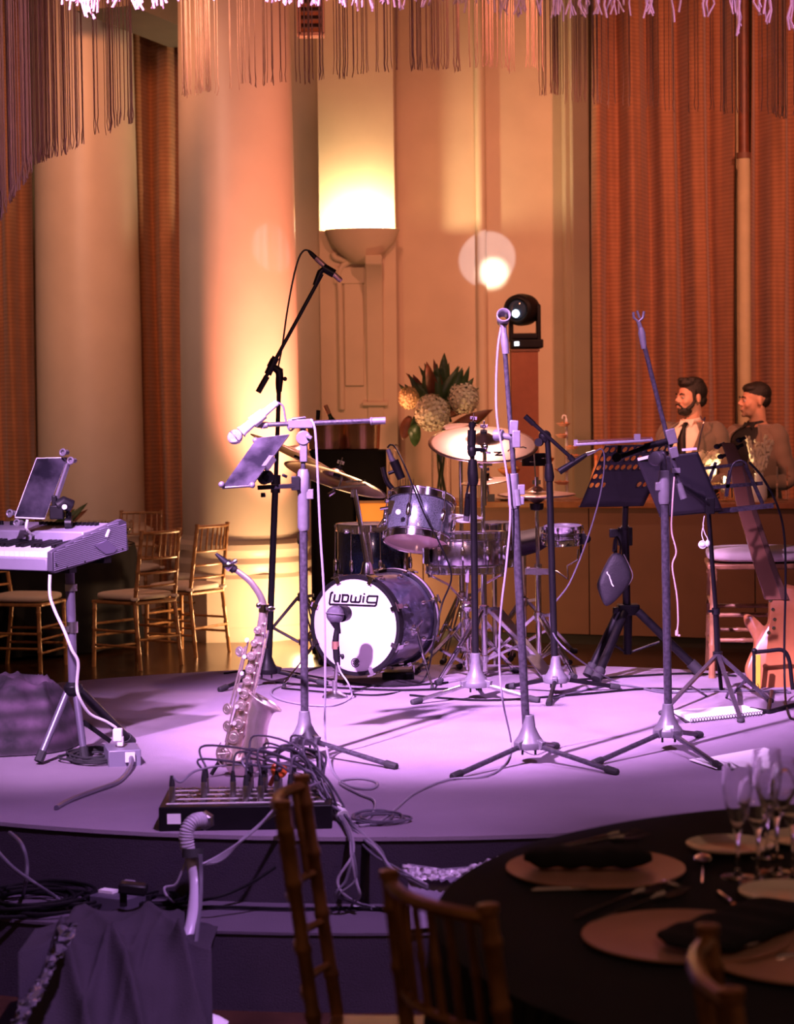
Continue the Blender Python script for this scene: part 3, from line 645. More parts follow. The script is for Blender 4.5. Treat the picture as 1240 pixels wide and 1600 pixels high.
# ================================================================ microphone stands
VB = M['worn']
def hub_base(T, c, feet, m_hub, m_leg, hubh=.17, hw=.055, r=.0095, sticker=False):
    """die-cast tripod hub: flared body, three straight legs with rubber feet"""
    c = V((c.x, c.y, SZ))
    body = MB().lathe([(0, .052), (hw*.95, .052), (hw, .062), (hw*.98, .075), (hw*.70, .095), (hw*.45, .125), (hw*.36, .16), (hw*.34, hubh), (0, hubh)], c, n=24)
    for f in feet:
        d = V((f.x-c.x, f.y-c.y, 0)).normalized()
        body.beam(c+V((0, 0, .078))+d*.015, c+V((0, 0, .066))+d*(hw+.012), .022, .030)
    H = T.part('hub', body, m_hub, bevel=.002)
    T.part('bolt', MB().rod(c+V((-.025, -hw*.7, .055)), c+V((-.025, -hw*.7, .035)), .004, 6).rod(c+V((.02, -hw*.7, .055)), c+V((.02, -hw*.7, .035)), .004, 6), M['black'], parent=H)
    if sticker: T.part('sticker', MB().box(c+V((0, -hw*.80, .088)), (.028, .002, .016), Matrix.Rotation(-.5, 3, 'X')), M['paper'], parent=H)
    for f in feet:
        f = V((f.x, f.y, SZ+.010)); d = (f-c); d.z = 0; d.normalize(); a = c+V((0, 0, .068))+d*.02
        L = T.part('leg', MB().rod(a, f, r, 10), m_leg)
        u = (f-a).normalized()
        T.part('rubber_foot', MB().tube([f-u*.045, f-u*.04, f+u*.004, f+u*.008], [r*1.1, r*1.45, r*1.45, r*1.1], 10), M['rubber'], parent=L)
def clutch(T, a, b, r, m, name='clutch'):
    a = V(a); b = V(b); d = (b-a); L = d.length
    o = T.part(name, MB().tube([a, a+d*.03, a+d*.45, a+d*.47, a+d*.53, a+d*.55, a+d*.97, b], [r*1.5, r*1.75, r*1.75, r*2.05, r*2.05, r*1.7, r*1.6, r*1.35], 14), m)
    return o
def Gf(px, py): return G(px, py, SZ)
# ---- B: front left stand with vocal mic and tablet ------------------
yB = Gf(476, 1184).y; c = P(476, 1160, yB)
T = Thing('microphone_stand', 'scuffed stand with a level boom and tablet behind the saxophone', 'mic stand', (c.x, c.y, SZ))
hub_base(T, c, [Gf(617, 1202), Gf(372, 1210), V((c.x-.05, c.y+.32, SZ)), ][:3], M['grey'], VB)
T.part('lower_tube', MB().rod(P(476, 1152, yB), P(474, 825, yB), .0145, 14), VB)
T.part('upper_tube', MB().rod(P(474, 825, yB), P(473, 668, yB), .0085, 12), VB)
T.part('clutch', MB().tube([P(475, 830, yB), P(474, 824, yB), P(474, 770, yB), P(474, 765, yB), P(474, 738, yB), P(474, 733, yB)], [.016, .021, .021, .025, .021, .016], 16).box(P(484, 772, yB), (.025, .035, .035)), M['grey'], bevel=.002)
T.part('boom_joint', MB().box(P(474, 700, yB), (.026, .03, .10)).lathe([(0, -.02), (.026, -.02), (.026, .02), (0, .02)], P(474, 684, yB), (0, 1, 0), 18).beam(P(478, 680, yB-.03), P(487, 685, yB-.03), .012, .014), M['grey'], bevel=.003)
T.part('boom_clamp', MB().box(P(470, 662, yB), (.09, .034, .034)).beam(P(455, 655, yB-.01), P(478, 652, yB-.01), .02, .008), M['grey'], bevel=.004)
T.part('boom', MB().rod(P(410, 664, yB), P(590, 657, yB), .0085, 12), VB)
T.part('counterweight', MB().rod(P(578, 658, yB), P(602, 657, yB), .0125, 12).ring(P(580, 658, yB), (1, 0, 0), .012, .003, 14), M['grey'])
mt = MB(); mt.rod(P(418, 664, yB), P(408, 665, yB), .012, 12).beam(P(412, 666, yB), P(399, 663, yB), .02, .02)
T.part('clip_joint', mt, M['grey'])
mic_a, mic_b = P(366, 684, yB-.03), P(433, 629, yB-.0)
u = (mic_b-mic_a).normalized()
T.part('mic_clip', MB().tube([mic_a.lerp(mic_b, .42), mic_a.lerp(mic_b, .68)], [.021, .018], 14, caps=False), M['white'], solid=.003)
def vocal_mic(a, b, label, m_body, m_grille, headr=.026):
    a = V(a); b = V(b); u = (b-a).normalized(); L = (b-a).length
    T = Thing('microphone', label, 'microphone', a)
    T.part('handle', MB().tube([a+u*headr*1.2, a+u*(headr*1.6), a+u*L*.75, b-u*.004, b], [headr*.86, headr*.68, headr*.5, headr*.42, headr*.36], 16), m_body)
    g = T.part('grille', MB().ell(a+u*headr*.15, (headr, headr, headr*1.08), fr(u), 20, 14), m_grille)
    T.part('grille_band', MB().ring(a+u*headr*.1, u, headr*1.01, .0022, 24), M['chromed'], parent=g)
    return T
sil = mat('silver_mic_paint', (.92, .90, .94), .35, .2); meshm = mat('wire_mesh_grille', (.70, .68, .74), .4, .7, noise_amt=.5, noise_scale=300, bump=.8, bump_scale=420)
vocal_mic(mic_a, mic_b, 'silver vocal microphone blazing white above the tilted tablet', sil, meshm)
# tablet and holder
def panel4(q, t):
    q = [V(p) for p in q]; n = (q[1]-q[0]).cross(q[3]-q[0]).normalized()*t
    return MB().add([p for p in q] + [p+n for p in q], [(0,1,2,3), (7,6,5,4), (0,4,5,1), (1,5,6,2), (2,6,7,3), (3,7,4,0)])
reflection_smudge = mat('painted_reflection_smudges', (.075, .065, .09), .22, noise_scale=9, col2=(.010, .009, .015), coat=.5)  # cloudy screen reflections and fingerprints painted as colour noise
def tabdev(T, q, m_edge):
    q = [V(p) for p in q]; n = (q[1]-q[0]).cross(q[3]-q[0]).normalized()
    if n.y > 0: n = -n
    cc = sum(q, V((0, 0, 0)))/4
    back = MB(); t = .009; back.add([p+n*.0 for p in q]+[p-n*t for p in q], [(0,1,2,3), (7,6,5,4), (0,4,5,1), (1,5,6,2), (2,6,7,3), (3,7,4,0)])
    T.part('casing', back, m_edge, bevel=.002)
    s = [cc+(p-cc)*.965+n*.0012 for p in q]; s2 = [p-n*.002 for p in s]
    T.part('screen', MB().add(s+s2, [(0,1,2,3), (7,6,5,4), (0,4,5,1), (1,5,6,2), (2,6,7,3), (3,7,4,0)]), reflection_smudge)
    return cc, n
yT = yB-.06
q = [P(401, 684, yT+.06), P(452, 678, yT+.06), P(393, 759, yT-.09), P(346, 762, yT-.09)]
T = Thing('tablet_computer', 'tablet in a clamp tilted on the stand behind the saxophone', 'tablet', q[3])
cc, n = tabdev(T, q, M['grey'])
for e_ in (P(346, 757, yT-.09), P(394, 758, yT-.09), P(399, 688, yT+.06)): T.part('corner_grip', MB().ell(e_, .011), M['grey'])
T.part('clamp', MB().beam(q[1].lerp(q[2], .45)-n*.004, q[1].lerp(q[2], .65)-n*.004, .02, .024), M['grey'])
T.part('ball_joint', MB().lathe([(0, -.02), (.024, -.02), (.024, .02), (0, .02)], P(415, 746, yT+.02), (.5, -1, .2), 18).lathe([(0, 0), (.011, 0), (.011, .004), (0, .004)], P(416, 746, yT-.004), (0, -1, 0), 16), M['black'])
T.part('clamp_arm', MB().beam(P(402, 762, yT+.03), P(462, 759, yT+.04), .02, .016).box(P(462, 755, yT+.05), (.03, .04, .05)).rod(P(448, 745, yT+.03), P(441, 742, yT+.02), .006).rod(P(411, 770, yT+.03), P(411, 777, yT+.03), .009), M['black'], bevel=.002)
# ---- C: centre stand -----------------------------------------------
yC = Gf(826, 1192).y; c = P(826, 1165, yC)
T = Thing('microphone_stand', 'tall scuffed straight stand with a round clip at the centre front of the stage', 'mic stand', (c.x, c.y, SZ))
hub_base(T, c, [Gf(708, 1218), Gf(962, 1211), V((c.x+.12, c.y+.30, SZ))], M['grey'], VB)
T.part('lower_tube', MB().rod(P(823, 1160, yC), P(804, 790, yC), .0145, 14), VB)
T.part('clutch', MB().tube([P(804, 795, yC), P(803, 788, yC), P(801, 740, yC)], [.016, .021, .019], 14).box(P(814, 765, yC), (.024, .03, .035)).box(P(814, 782, yC), (.018, .03, .028)), M['grey'], bevel=.002)
T.part('upper_tube', MB().rod(P(803, 745, yC), P(800, 700, yC), .009, 12), VB)
T.part('boom', MB().rod(P(788, 540, yC), P(806, 790, yC-.005), .0085, 12), VB)
T.part('boom_clamp', MB().box(P(802, 668, yC), (.03, .035, .05), Matrix.Rotation(.06, 3, 'Y')).box(P(806, 686, yC-.005), (.028, .035, .06)).lathe([(0, -.016), (.02, -.016), (.02, .016), (0, .016)], P(779, 680, yC), (1, -.5, 0), 16).rod(P(779, 680, yC), P(800, 684, yC), .012), M['grey'], bevel=.003)
T.part('boom_grip', MB().tube([P(806, 765, yC-.01), P(809, 790, yC-.01)], .0125, 12), M['grey'])
T.part('boom_end', MB().tube([P(787, 520, yC), P(788, 532, yC), P(790, 553, yC)], [.010, .014, .012], 14), M['grey'])
q = P(786, 496, yC)
T.part('mic_clip', MB().tube([q+V((0, -.03, .008)), q+V((0, .03, -.012))], [.023, .019], 18, caps=False).rod(q+V((0, 0, -.02)), P(787, 522, yC), .009), M['grey'], solid=.004)
# ---- D: right stand -------------------------------------------------
yD = Gf(1042, 1172).y; c = P(1043, 1150, yD)
T = Thing('microphone_stand', 'tall stand with a leaning boom and empty clip in front of the music stands', 'mic stand', (c.x, c.y, SZ))
hub_base(T, c, [Gf(928, 1197), Gf(1125, 1203), V((c.x+.16, c.y+.28, SZ))], M['grey'], VB, sticker=True)
T.part('lower_tube', MB().rod(P(1044, 1140, yD), P(1038, 780, yD), .0150, 14), VB)
T.part('clutch', MB().tube([P(1038, 788, yD), P(1038, 782, yD), P(1037, 757, yD), P(1037, 735, yD)], [.018, .022, .022, .018], 16).box(P(1028, 760, yD), (.02, .03, .03)), M['grey'], bevel=.002)
T.part('upper_tube', MB().rod(P(1037, 740, yD), P(1034, 705, yD), .013, 12), VB)
T.part('boom', MB().rod(P(1003, 528, yD), P(1062, 762, yD-.01), .0085, 12), VB)
T.part('boom_clamp', MB().box(P(1048, 682, yD-.01), (.035, .035, .055), Matrix.Rotation(-.25, 3, 'Y')).box(P(1052, 707, yD-.01), (.03, .03, .04), Matrix.Rotation(-.25, 3, 'Y')).lathe([(0, -.02), (.026, -.02), (.026, .02), (.018, .024), (0, .024)], P(1025, 716, yD-.01), (-.5, -1, 0), 18).rod(P(1025, 716, yD), P(1036, 706, yD), .014), M['grey'], bevel=.003)
T.part('boom_grip', MB().tube([P(1060, 755, yD-.01), P(1068, 779, yD-.01)], [.012, .013], 12), M['grey'])
T.part('boom_end', MB().tube([P(1001, 512, yD), P(1002, 520, yD), P(1006, 545, yD)], [.009, .013, .010], 14), M['grey'])
T.part('boom_collar', MB().box(P(1055, 735, yD-.01), (.03, .028, .018)), M['grey'])
q = P(997, 497, yD)
T.part('mic_clip', MB().tube([q+V((-.018, .0, .022)), q+V((-.017, 0, .002)), q+V((0, 0, -.014)), q+V((.017, 0, .002)), q+V((.02, 0, .024))], .005, 8).tube([q+V((-.005, .0, .026)), q+V((.004, 0, -.0))], .0045, 8).rod(q+V((0, 0, -.012)), P(1001, 515, yD), .008), M['grey'])
# flat tablet held edge-on beside D
yd = yD-.05
T = Thing('tablet_computer', 'tablet lying almost flat, seen edge-on before the perforated music stand', 'tablet', P(955, 690, yd))
q = [P(903, 689, yd+.10), P(1018, 683, yd+.10), P(1020, 686, yd-.10), P(899, 693, yd-.10)]
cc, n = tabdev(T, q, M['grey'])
T.part('clamp', MB().box(P(995, 683, yd-.08), (.02, .03, .022)), M['grey'])
T.part('clamp', MB().box(P(899, 692, yd-.08), (.012, .03, .022)), M['grey'])
T.part('arm', MB().rod(P(964, 716, yd-.02), P(1012, 698, yd), .010, 12).rod(P(1008, 698, yd), P(1040, 690, yd+.04), .012, 12).lathe([(0, -.014), (.017, -.014), (.017, .014), (0, .014)], P(964, 715, yd-.02), (-.3, -1, 0), 14).rod(P(966, 712, yd), P(968, 696, yd), .008), M['black'])
# ---- A: tall black boom with pencil mic -----------------------------
yA = Gf(418, 1070).y; c = P(418, 1050, yA)
T = Thing('microphone_stand', 'tall black boom stand reaching highest in front of the broad column', 'mic stand', (c.x, c.y, SZ))
hub_base(T, c, [V((c.x-.20, c.y-.22, SZ)), V((c.x+.27, c.y-.05, SZ)), V((c.x-.08, c.y+.28, SZ))], M['black'], M['black2'], hw=.05)
T.part('lower_tube', MB().rod(P(419, 1050, yA), P(430, 760, yA), .0150, 14), M['black2'])
T.part('clutch', MB().rod(P(430, 770, yA), P(431, 742, yA), .022, 14), M['black'])
T.part('upper_tube', MB().rod(P(431, 745, yA), P(436, 600, yA), .0100, 12), M['black2'])
T.part('boom_joint', MB().tube([P(436, 612, yA), P(437, 590, yA), P(436, 580, yA), P(426, 572, yA)], [.012, .017, .020, .014], 12).rod(P(436, 592, yA), P(444, 592, yA-.01), .004).ell(P(445, 592, yA-.01), .010), M['black'])
T.part('boom', MB().rod(P(404, 610, yA), P(503, 428, yA), .0085, 12), M['black2'])
T.part('boom_clamp', MB().tube([P(418, 585, yA), P(431, 558, yA)], [.017, .017], 12).rod(P(424, 560, yA), P(418, 572, yA-.02), .004), M['black'])
T.part('counterweight', MB().rod(P(403, 613, yA), P(417, 588, yA), .0135, 12), M['black'])
T.part('mic_clip', MB().tube([P(492, 446, yA), P(500, 425, yA), P(506, 420, yA)], [.012, .014, .012], 12).tube([P(505, 418, yA), P(522, 428, yA)], [.020, .020], 12), M['black'])
a, b = P(492, 402, yA), P(533, 439, yA)
T = Thing('microphone', 'pinkish slim condenser microphone at the tip of the tallest boom', 'microphone', a)
T.part('body', MB().tube([a, a.lerp(b, .05), a.lerp(b, .95), b], [.009, .0125, .0125, .010], 14), mat('rose_metal', (.62, .42, .42), .35, .6, noise_amt=.1))
T.part('connector', MB().tube([P(481, 391, yA), P(486, 396, yA), P(494, 404, yA)], [.005, .010, .011], 12), M['black'])
# ---- E: black stand in front of the snare ---------------------------
yE = Gf(742, 1092).y; c = P(743, 1062, yE)
T = Thing('microphone_stand', 'black stand with a pale hub in front of the snare drum', 'mic stand', (c.x, c.y, SZ))
hub_base(T, c, [Gf(645, 1101), Gf(840, 1098), V((c.x+.02, c.y+.30, SZ))], M['grey'], M['chromed'], hw=.06, hubh=.2)
T.part('lower_tube', MB().rod(P(743, 1055, yE), P(739, 750, yE), .0150, 14), M['black2'])
T.part('clutch', MB().tube([P(739, 758, yE), P(739, 752, yE), P(738, 738, yE), P(738, 718, yE)], [.018, .023, .023, .018], 16), M['black'])
T.part('upper_tube', MB().rod(P(738, 740, yE), P(737, 668, yE), .0105, 12).rod(P(737, 668, yE), P(737, 660, yE), .014, 12), M['black2'])
T.part('boom', MB().rod(P(737, 672, yE), P(736, 705, yE), .018, 12).rod(P(736, 702, yE), P(756, 703, yE+.04), .009).ell(P(737, 705, yE-.01), (.02, .02, .028)), M['black'])
T.part('mic_arm', MB().tube(spl([P(739, 735, yE), P(731, 760, yE+.02), P(729, 775, yE+.08)]), .005, 8), M['black'])
a, b = P(731, 770, yE+.1), P(729, 805, yE+.13)
T = Thing('microphone', 'thin black microphone with a pale tip pointing down at the snare drum', 'microphone', b)
T.part('body', MB().tube([a, b], [.012, .014], 14), M['black']); T.part('tip', MB().tube([b, b.lerp(P(728, 815, yE+.14), .8)], [.0145, .014], 14), M['grey'])
# ---- F: black stand right of the hi-hat -----------------------------
yF = Gf(868, 1085).y; c = P(868, 1060, yF)
T = Thing('microphone_stand', 'black boom stand with a downward pencil microphone right of the hi-hat', 'mic stand', (c.x, c.y, SZ))
hub_base(T, c, [Gf(857, 1103), Gf(965, 1077), V((c.x-.20, c.y+.20, SZ))], M['grey'], M['black2'], hw=.055)
T.part('lower_tube', MB().rod(P(866, 1030, yF), P(858, 745, yF), .0150, 14), M['black2'])
T.part('clutch', MB().tube([P(858, 752, yF), P(858, 745, yF), P(857, 725, yF)], [.018, .022, .016], 14), M['black'])
T.part('upper_tube', MB().rod(P(858, 735, yF), P(855, 688, yF), .0125, 12), M['black2'])
T.part('boom_joint', MB().ell(P(851, 682, yF), (.028, .02, .028)).lathe([(0, -.014), (.018, -.014), (.018, .014), (0, .014)], P(842, 691, yF), (-.3, -1, 0), 14), M['black'])
T.part('boom', MB().rod(P(821, 651, yF-.02), P(893, 716, yF-.02), .0085, 12).rod(P(820, 650, yF-.02), P(834, 663, yF-.02), .012, 12), M['black2'])
a, b = P(916, 710, yF-.02), P(873, 737, yF-.02)
T.part('mic_clip', MB().tube([P(889, 713, yF-.02), P(898, 722, yF-.02)], .013, 10), M['black'])
T = Thing('microphone', 'black pencil microphone slanting down towards the hi-hat', 'microphone', b)
T.part('body', MB().tube([a, a.lerp(b, .3), b], [.009, .0125, .0155], 14), M['black']); T.part('connector', MB().tube([P(930, 705, yF-.02), a], [.006, .009], 10), M['chromed'])
# ---- kick microphone on a low stand ---------------------------------
yK = Gf(522, 1090).y; c = P(523, 1090, yK); c.z = SZ
T = Thing('low_microphone_stand', 'short round-based stand in front of the white drum head', 'mic stand', c)
T.part('base', MB().lathe([(0, .032), (.020, .030), (.05, .012), (.056, .004), (.056, 0), (0, 0)], c, n=28), M['chromed'])
T.part('pole', MB().rod(c+V((0, 0, .03)), P(526, 1035, yK), .0075, 12).rod(c+V((0, 0, .02)), c+V((0, 0, .075)), .011, 12), M['chromed'])
T.part('clutch', MB().tube([P(528, 1040, yK), P(526, 1028, yK), P(524, 1003, yK), P(527, 975, yK)], [.010, .016, .015, .010], 12).rod(P(526, 1024, yK), P(535, 1024, yK-.01), .006).ell(P(535, 1026, yK-.01), (.008, .006, .012)), M['black'])
T.part('coupler', MB().rod(P(524, 1002, yK), P(524, 1014, yK), .0165, 12), mat('copper_ring', (.6, .32, .22), .3, .8))
q = P(528, 960, yK)
T = Thing('microphone', 'fat dark grey bass drum microphone in front of the lettered drum head', 'microphone', q)
u = V((-.35, -.75, -.05)).normalized(); 
T.part('grille', MB().ell(q+V((-.012, -.01, 0)), (.040, .036, .040)), mat('dark_grey_grille', (.10, .09, .12), .45, .3, bump=.5, bump_scale=400))
T.part('grille_band', MB().ring(q+V((-.012, -.01, .004)), (.1, .1, 1), .040, .003, 28), M['grey'])
T.part('body', MB().tube([q+V((.01, .01, .0)), q+V((.03, .05, .0))], [.036, .034], 20), M['black'])
T.part('handle', MB().tube([q+V((-.015, -.01, -.025)), q+V((-.004, 0, -.06)), q+V((0, 0, -.085))], [.024, .014, .012], 14), M['black'])
# ---- clip-on tom mic -------------------------------------------------
y = 9.2; T = Thing('microphone', 'short silver tom microphone clipped above the rim of the rack tom', 'microphone', P(622, 740, y))
T.part('body', MB().tube([P(606, 702, y), P(611, 716, y), P(617, 725, y)], [.010, .013, .015], 14), M['grey'])
T.part('capsule', MB().tube([P(615, 720, y), P(627, 748, y)], [.022, .020], 14), M['black'])
T.part('gooseneck', MB().tube(spl([P(598, 730, y), P(604, 752, y), P(618, 770, y+.0), P(622, 780, y)]), .012, 10).rod(P(606, 740, y), P(620, 735, y), .008), M['black'])
T.part('rim_clip', MB().box(P(621, 774, y), (.05, .03, .03)), M['black'], bevel=.004)
# ================================================================ music stands, bag, bass, chair on the right of the stage
def quadmap(q): 
    q = [V(p) for p in q]
    return lambda u, v: (q[0]*(1-u)+q[1]*u)*(1-v) + (q[3]*(1-u)+q[2]*u)*v      # v=0 top edge, v=1 bottom edge
yM = 8.75
q = [P(945, 696, yM+.10), P(1040, 692, yM+.10), P(1003, 790, yM-.05), P(905, 792, yM-.05)]
q = [P(945, 696, yM-.09), P(1052, 694, yM-.09), P(1005, 790, yM+.08), P(905, 792, yM+.08)]
T = Thing('music_stand', 'black perforated music stand with the padded pouch hanging from its post', 'music stand', V((P(978, 1000, 9.3).x, 9.3, SZ)))
f = quadmap(q); mb = MB(); nx, ny = 11, 7
for j in range(ny):
    for i in range(nx):
        u0, u1, v0, v1 = i/nx, (i+1)/nx, j/ny, (j+1)/ny
        hole = j in (0, 1, 2) or (j == 3 and (i < 2 or i > 8)) or (j == 4 and (i < 3 or i > 7))
        o = [f(u0, v0), f(u1, v0), f(u1, v1), f(u0, v1)]
        if not hole: mb.add(o, [(0, 1, 2, 3)]); continue
        ctr = []
        for k in range(8):
            a = PI/8*(2*k+1) + PI; ctr.append(f((u0+u1)/2+math.cos(a)*.38/nx, (v0+v1)/2+math.sin(a)*.32/ny))
        mb.add(o + ctr, [(0, 5, 4), (0, 1, 6, 5), (1, 7, 6), (1, 2, 8, 7), (2, 9, 8), (2, 3, 10, 9), (3, 11, 10), (3, 0, 4, 11)])
T.part('desk', mb, M['black2'], solid=.003, ang=20, label='perforated black desk', weld=True)
T.part('ledge', MB().beam(q[3]+V((0, .03, 0)), q[2]+V((0, .03, 0)), .045, .006), M['black2'])
pc = V((P(978, 1000, 9.3).x, 9.3, 0))
T.part('upper_tube', MB().rod(P(977, 790, 9.0), P(976, 826, 9.15), .014, 12).rod(P(976, 822, 9.15), P(979, 960, 9.3), .0185, 14).rod(P(965, 745, 8.8), P(977, 790, 9.0), .010), M['black2'])
T.part('collar', MB().box(P(976, 838, 9.2), (.065, .05, .085)).box(P(960, 833, 9.2), (.05, .03, .04)).rod(P(961, 842, 9.2), P(961, 868, 9.2), .010), M['black'], bevel=.004)
T.part('hub', MB().box(P(981, 952, 9.3), (.10, .09, .05)).box(P(962, 957, 9.25), (.03, .04, .05)), M['black'], bevel=.006)
for a, b in (((966, 957), (918, 1056)), ((975, 958), (931, 1062)), ((996, 955), (1093, 1050))):
    fo = G(b[0], b[1], SZ+.02); h = P(a[0], a[1], 9.25)
    L = T.part('leg', MB().rod(h, fo, .020, 12), M['black2']); u = (fo-h).normalized()
    T.part('rubber_foot', MB().rod(fo-u*.06, fo, .026, 12), M['rubber'], parent=L)
T.part('centre_tube', MB().rod(P(981, 950, 9.3), P(980, 1022, 9.3), .020, 14).rod(P(978, 1020, 9.3), P(955, 1005, 9.25), .006).rod(P(982, 1020, 9.3), P(1030, 1003, 9.3), .006), M['black2'])
# pouch
yP = 9.12; out = [(956, 861), (966, 864), (976, 868), (987, 896), (986, 908), (972, 928), (951, 949), (943, 947), (939, 936), (931, 917), (932, 909), (944, 884)]
pts = [P(x, y, yP) for x, y in out]; cc = sum(pts, V((0, 0, 0)))/len(pts)
m = MB(); n = len(pts); vs = []
for k, (s, dy) in enumerate(((.88, -.030), (1.0, -.018), (1.0, .018), (.88, .03))): vs += [cc+(p-cc)*s+V((0, dy, 0)) for p in pts]
vs += [cc+V((0, -.036, 0)), cc+V((0, .036, 0))]
fs = [(k*n+i, k*n+(i+1) % n, (k+1)*n+(i+1) % n, (k+1)*n+i) for k in range(3) for i in range(n)] + [((i+1) % n, i, 4*n) for i in range(n)] + [(3*n+i, 3*n+(i+1) % n, 4*n+1) for i in range(n)]
m.add(vs, fs)
T = Thing('pouch', 'dark padded zip pouch hanging by a strap on the music stand post', 'bag', cc)
T.part('body', m, mat('padded_nylon', (.016, .014, .019), .6, noise_amt=.15, bump=.2, bump_scale=120), subsurf=1, ang=180)
T.part('zip', MB().tube(spl([P(974, 866, yP-.015), P(983, 884, yP-.02), P(988, 900, yP-.018), P(982, 914, yP-.015)]), .0025, 6), M['chromed'])
T.part('strap', MB().tube(spl([P(958, 862, yP), P(960, 845, yP-.01), P(964, 840, yP-.01), P(969, 852, yP), P(968, 866, yP)]), .006, 6, flat=.4), M['black'])
m = MB(); rnd = random.Random(2)
pts = [P(948+i*1.15+rnd.uniform(-1.4, 1.4), 893+i*2.9+rnd.uniform(-1, 1), yP-.0375) for i in range(9)]
m.tube(spl(pts, 3), .0028, 5); T.part('lettering', m, M['paper'], label='small white script')
# solid black folder on a stand
yN = 8.35
T = Thing('music_stand', 'solid dark music desk with a diagonal crease on a thin black tripod', 'music stand', V((P(1120, 1000, 8.9).x, 8.9, SZ)))
q = [P(994, 719, yN-.08), P(1090, 706, yN-.08), P(1128, 797, yN+.08), P(1030, 806, yN+.08)]
f = quadmap(q); m = MB()
def dz(u, v): return V((0, -.012*max(0, 1-abs((u-.35)-(v-.3)*1.2)*6), 0))
m.grid(lambda u, v: f(u, v)+dz(u, v), 18, 14); desk = T.part('desk', m, mat('dark_folder', (.018, .016, .024), .5, bump=.05), solid=.006, ang=20)
T.part('paper_edge', MB().beam(P(996, 718, yN-.09), P(1016, 713, yN-.09), .01, .012), M['paper'], parent=desk)
T.part('paper_edge', MB().beam(P(1065, 703, yN-.09), P(1088, 701, yN-.09), .01, .01), M['paper'], parent=desk)
T.part('bracket', MB().beam(P(1050, 750, yN-.02), P(1108, 790, yN+.04), .02, .012).box(P(1108, 790, yN+.05), (.04, .04, .07)), M['black'], bevel=.004)
T.part('ledge', MB().beam(P(1030, 807, yN+.10), P(1130, 798, yN+.10), .04, .005), M['black2'])
hubp = P(1121, 1022, 8.75)
T.part('pole', MB().rod(P(1106, 795, yN+.05), P(1118, 955, 8.68), .010, 12).rod(P(1118, 955, 8.68), hubp, .0135, 12).rod(hubp, P(1129, 1105, 8.72), .009, 10), M['black2'])
T.part('collar', MB().lathe([(.018, -.014), (.018, .014)], P(1118, 955, 8.68), n=12).rod(P(1118, 955, 8.68), P(1107, 955, 8.66), .006).lathe([(.016, -.014), (.022, -.008), (.022, .01), (.012, .016)], hubp, n=12), M['black'])
for a in ((1034, 1114), (1157, 1126), (1203, 1095)):
    fo = G(a[0], a[1], SZ+.008); mid = hubp.lerp(fo, .55)
    L = T.part('leg', MB().beam(hubp, fo, .018, .010).beam(mid, P(1129, 1103, 8.72), .010, .006), M['worn'])
    T.part('rubber_foot', MB().ell(fo, (.016, .016, .012)), M['rubber'], parent=L)
# wire music stand
yW = 8.55
T = Thing('wire_music_stand', 'open wire music desk in front of the bass neck and white flowers', 'music stand', V((P(1160, 1000, yW+.2).x, yW+.2, SZ)))
wm = M['worn']
T.part('ledge', MB().beam(P(1122, 796, yW), P(1208, 787, yW-.1), .05, .008).beam(P(1122, 799, yW-.03), P(1208, 790, yW-.13), .006, .02), wm)
T.part('crossbar', MB().beam(P(1107, 762, yW), P(1191, 755, yW), .006, .016), wm)
T.part('crossbar', MB().beam(P(1098, 732, yW), P(1160, 725, yW), .006, .014), wm)
T.part('side_bar', MB().beam(P(1164, 727, yW), P(1191, 787, yW-.05), .006, .016), wm)
T.part('side_bar', MB().beam(P(1134, 776, yW), P(1140, 735, yW), .006, .016), wm)
T.part('side_bar', MB().beam(P(1118, 722, yW), P(1104, 760, yW), .006, .014), wm)
T.part('hoop', MB().tube(spl([P(1139, 745, yW), P(1144, 727, yW), P(1153, 720, yW), P(1163, 722, yW), P(1168, 730, yW)]), .0045, 8), wm)
T.part('pole', MB().rod(P(1112, 762, yW), P(1108, 800, yW+.0), .008), wm)
# earphones
c = P(1100, 852, 8.3); T = Thing('earphones', 'small pale in-ear earphones dangling below the dark music desk', 'earphones', c)
T.part('lead', MB().tube(spl([P(1100, 806, 8.3), P(1098, 822, 8.3), P(1101, 834, 8.3), P(1105, 842, 8.3), P(1103, 850, 8.3)]), .0022, 6).tube(spl([P(1099, 820, 8.3), P(1096, 834, 8.3), P(1099, 846, 8.3)]), .0022, 6), M['white'])
T.part('earpiece', MB().ell(P(1097, 851, 8.3), (.014, .012, .011)).ring(P(1097, 851, 8.3), (0, 1, 0), .015, .003, 14), M['white'])
T.part('earpiece', MB().ell(P(1105, 849, 8.3), (.010, .010, .015)), M['white'])
# hanging pale lead by stand D
m = MB().tube(spl([P(1053, 745, yD-.03), P(1050, 790, yD-.03), P(1049, 830, yD), P(1056, 862, yD), P(1050, 885, yD), P(1057, 930, yD), P(1059, 970, yD), P(1057, 988, yD)]), .0028, 6).rod(P(1057, 985, yD), P(1057, 993, yD), .006).rod(P(1057, 993, yD), P(1062, 993, yD), .004)
solo('hanging_lead', m, mat('pinkish_cable', (.60, .42, .40), .5), 'thin pinkish lead with a small jack hanging beside the right microphone stand', 'cable')
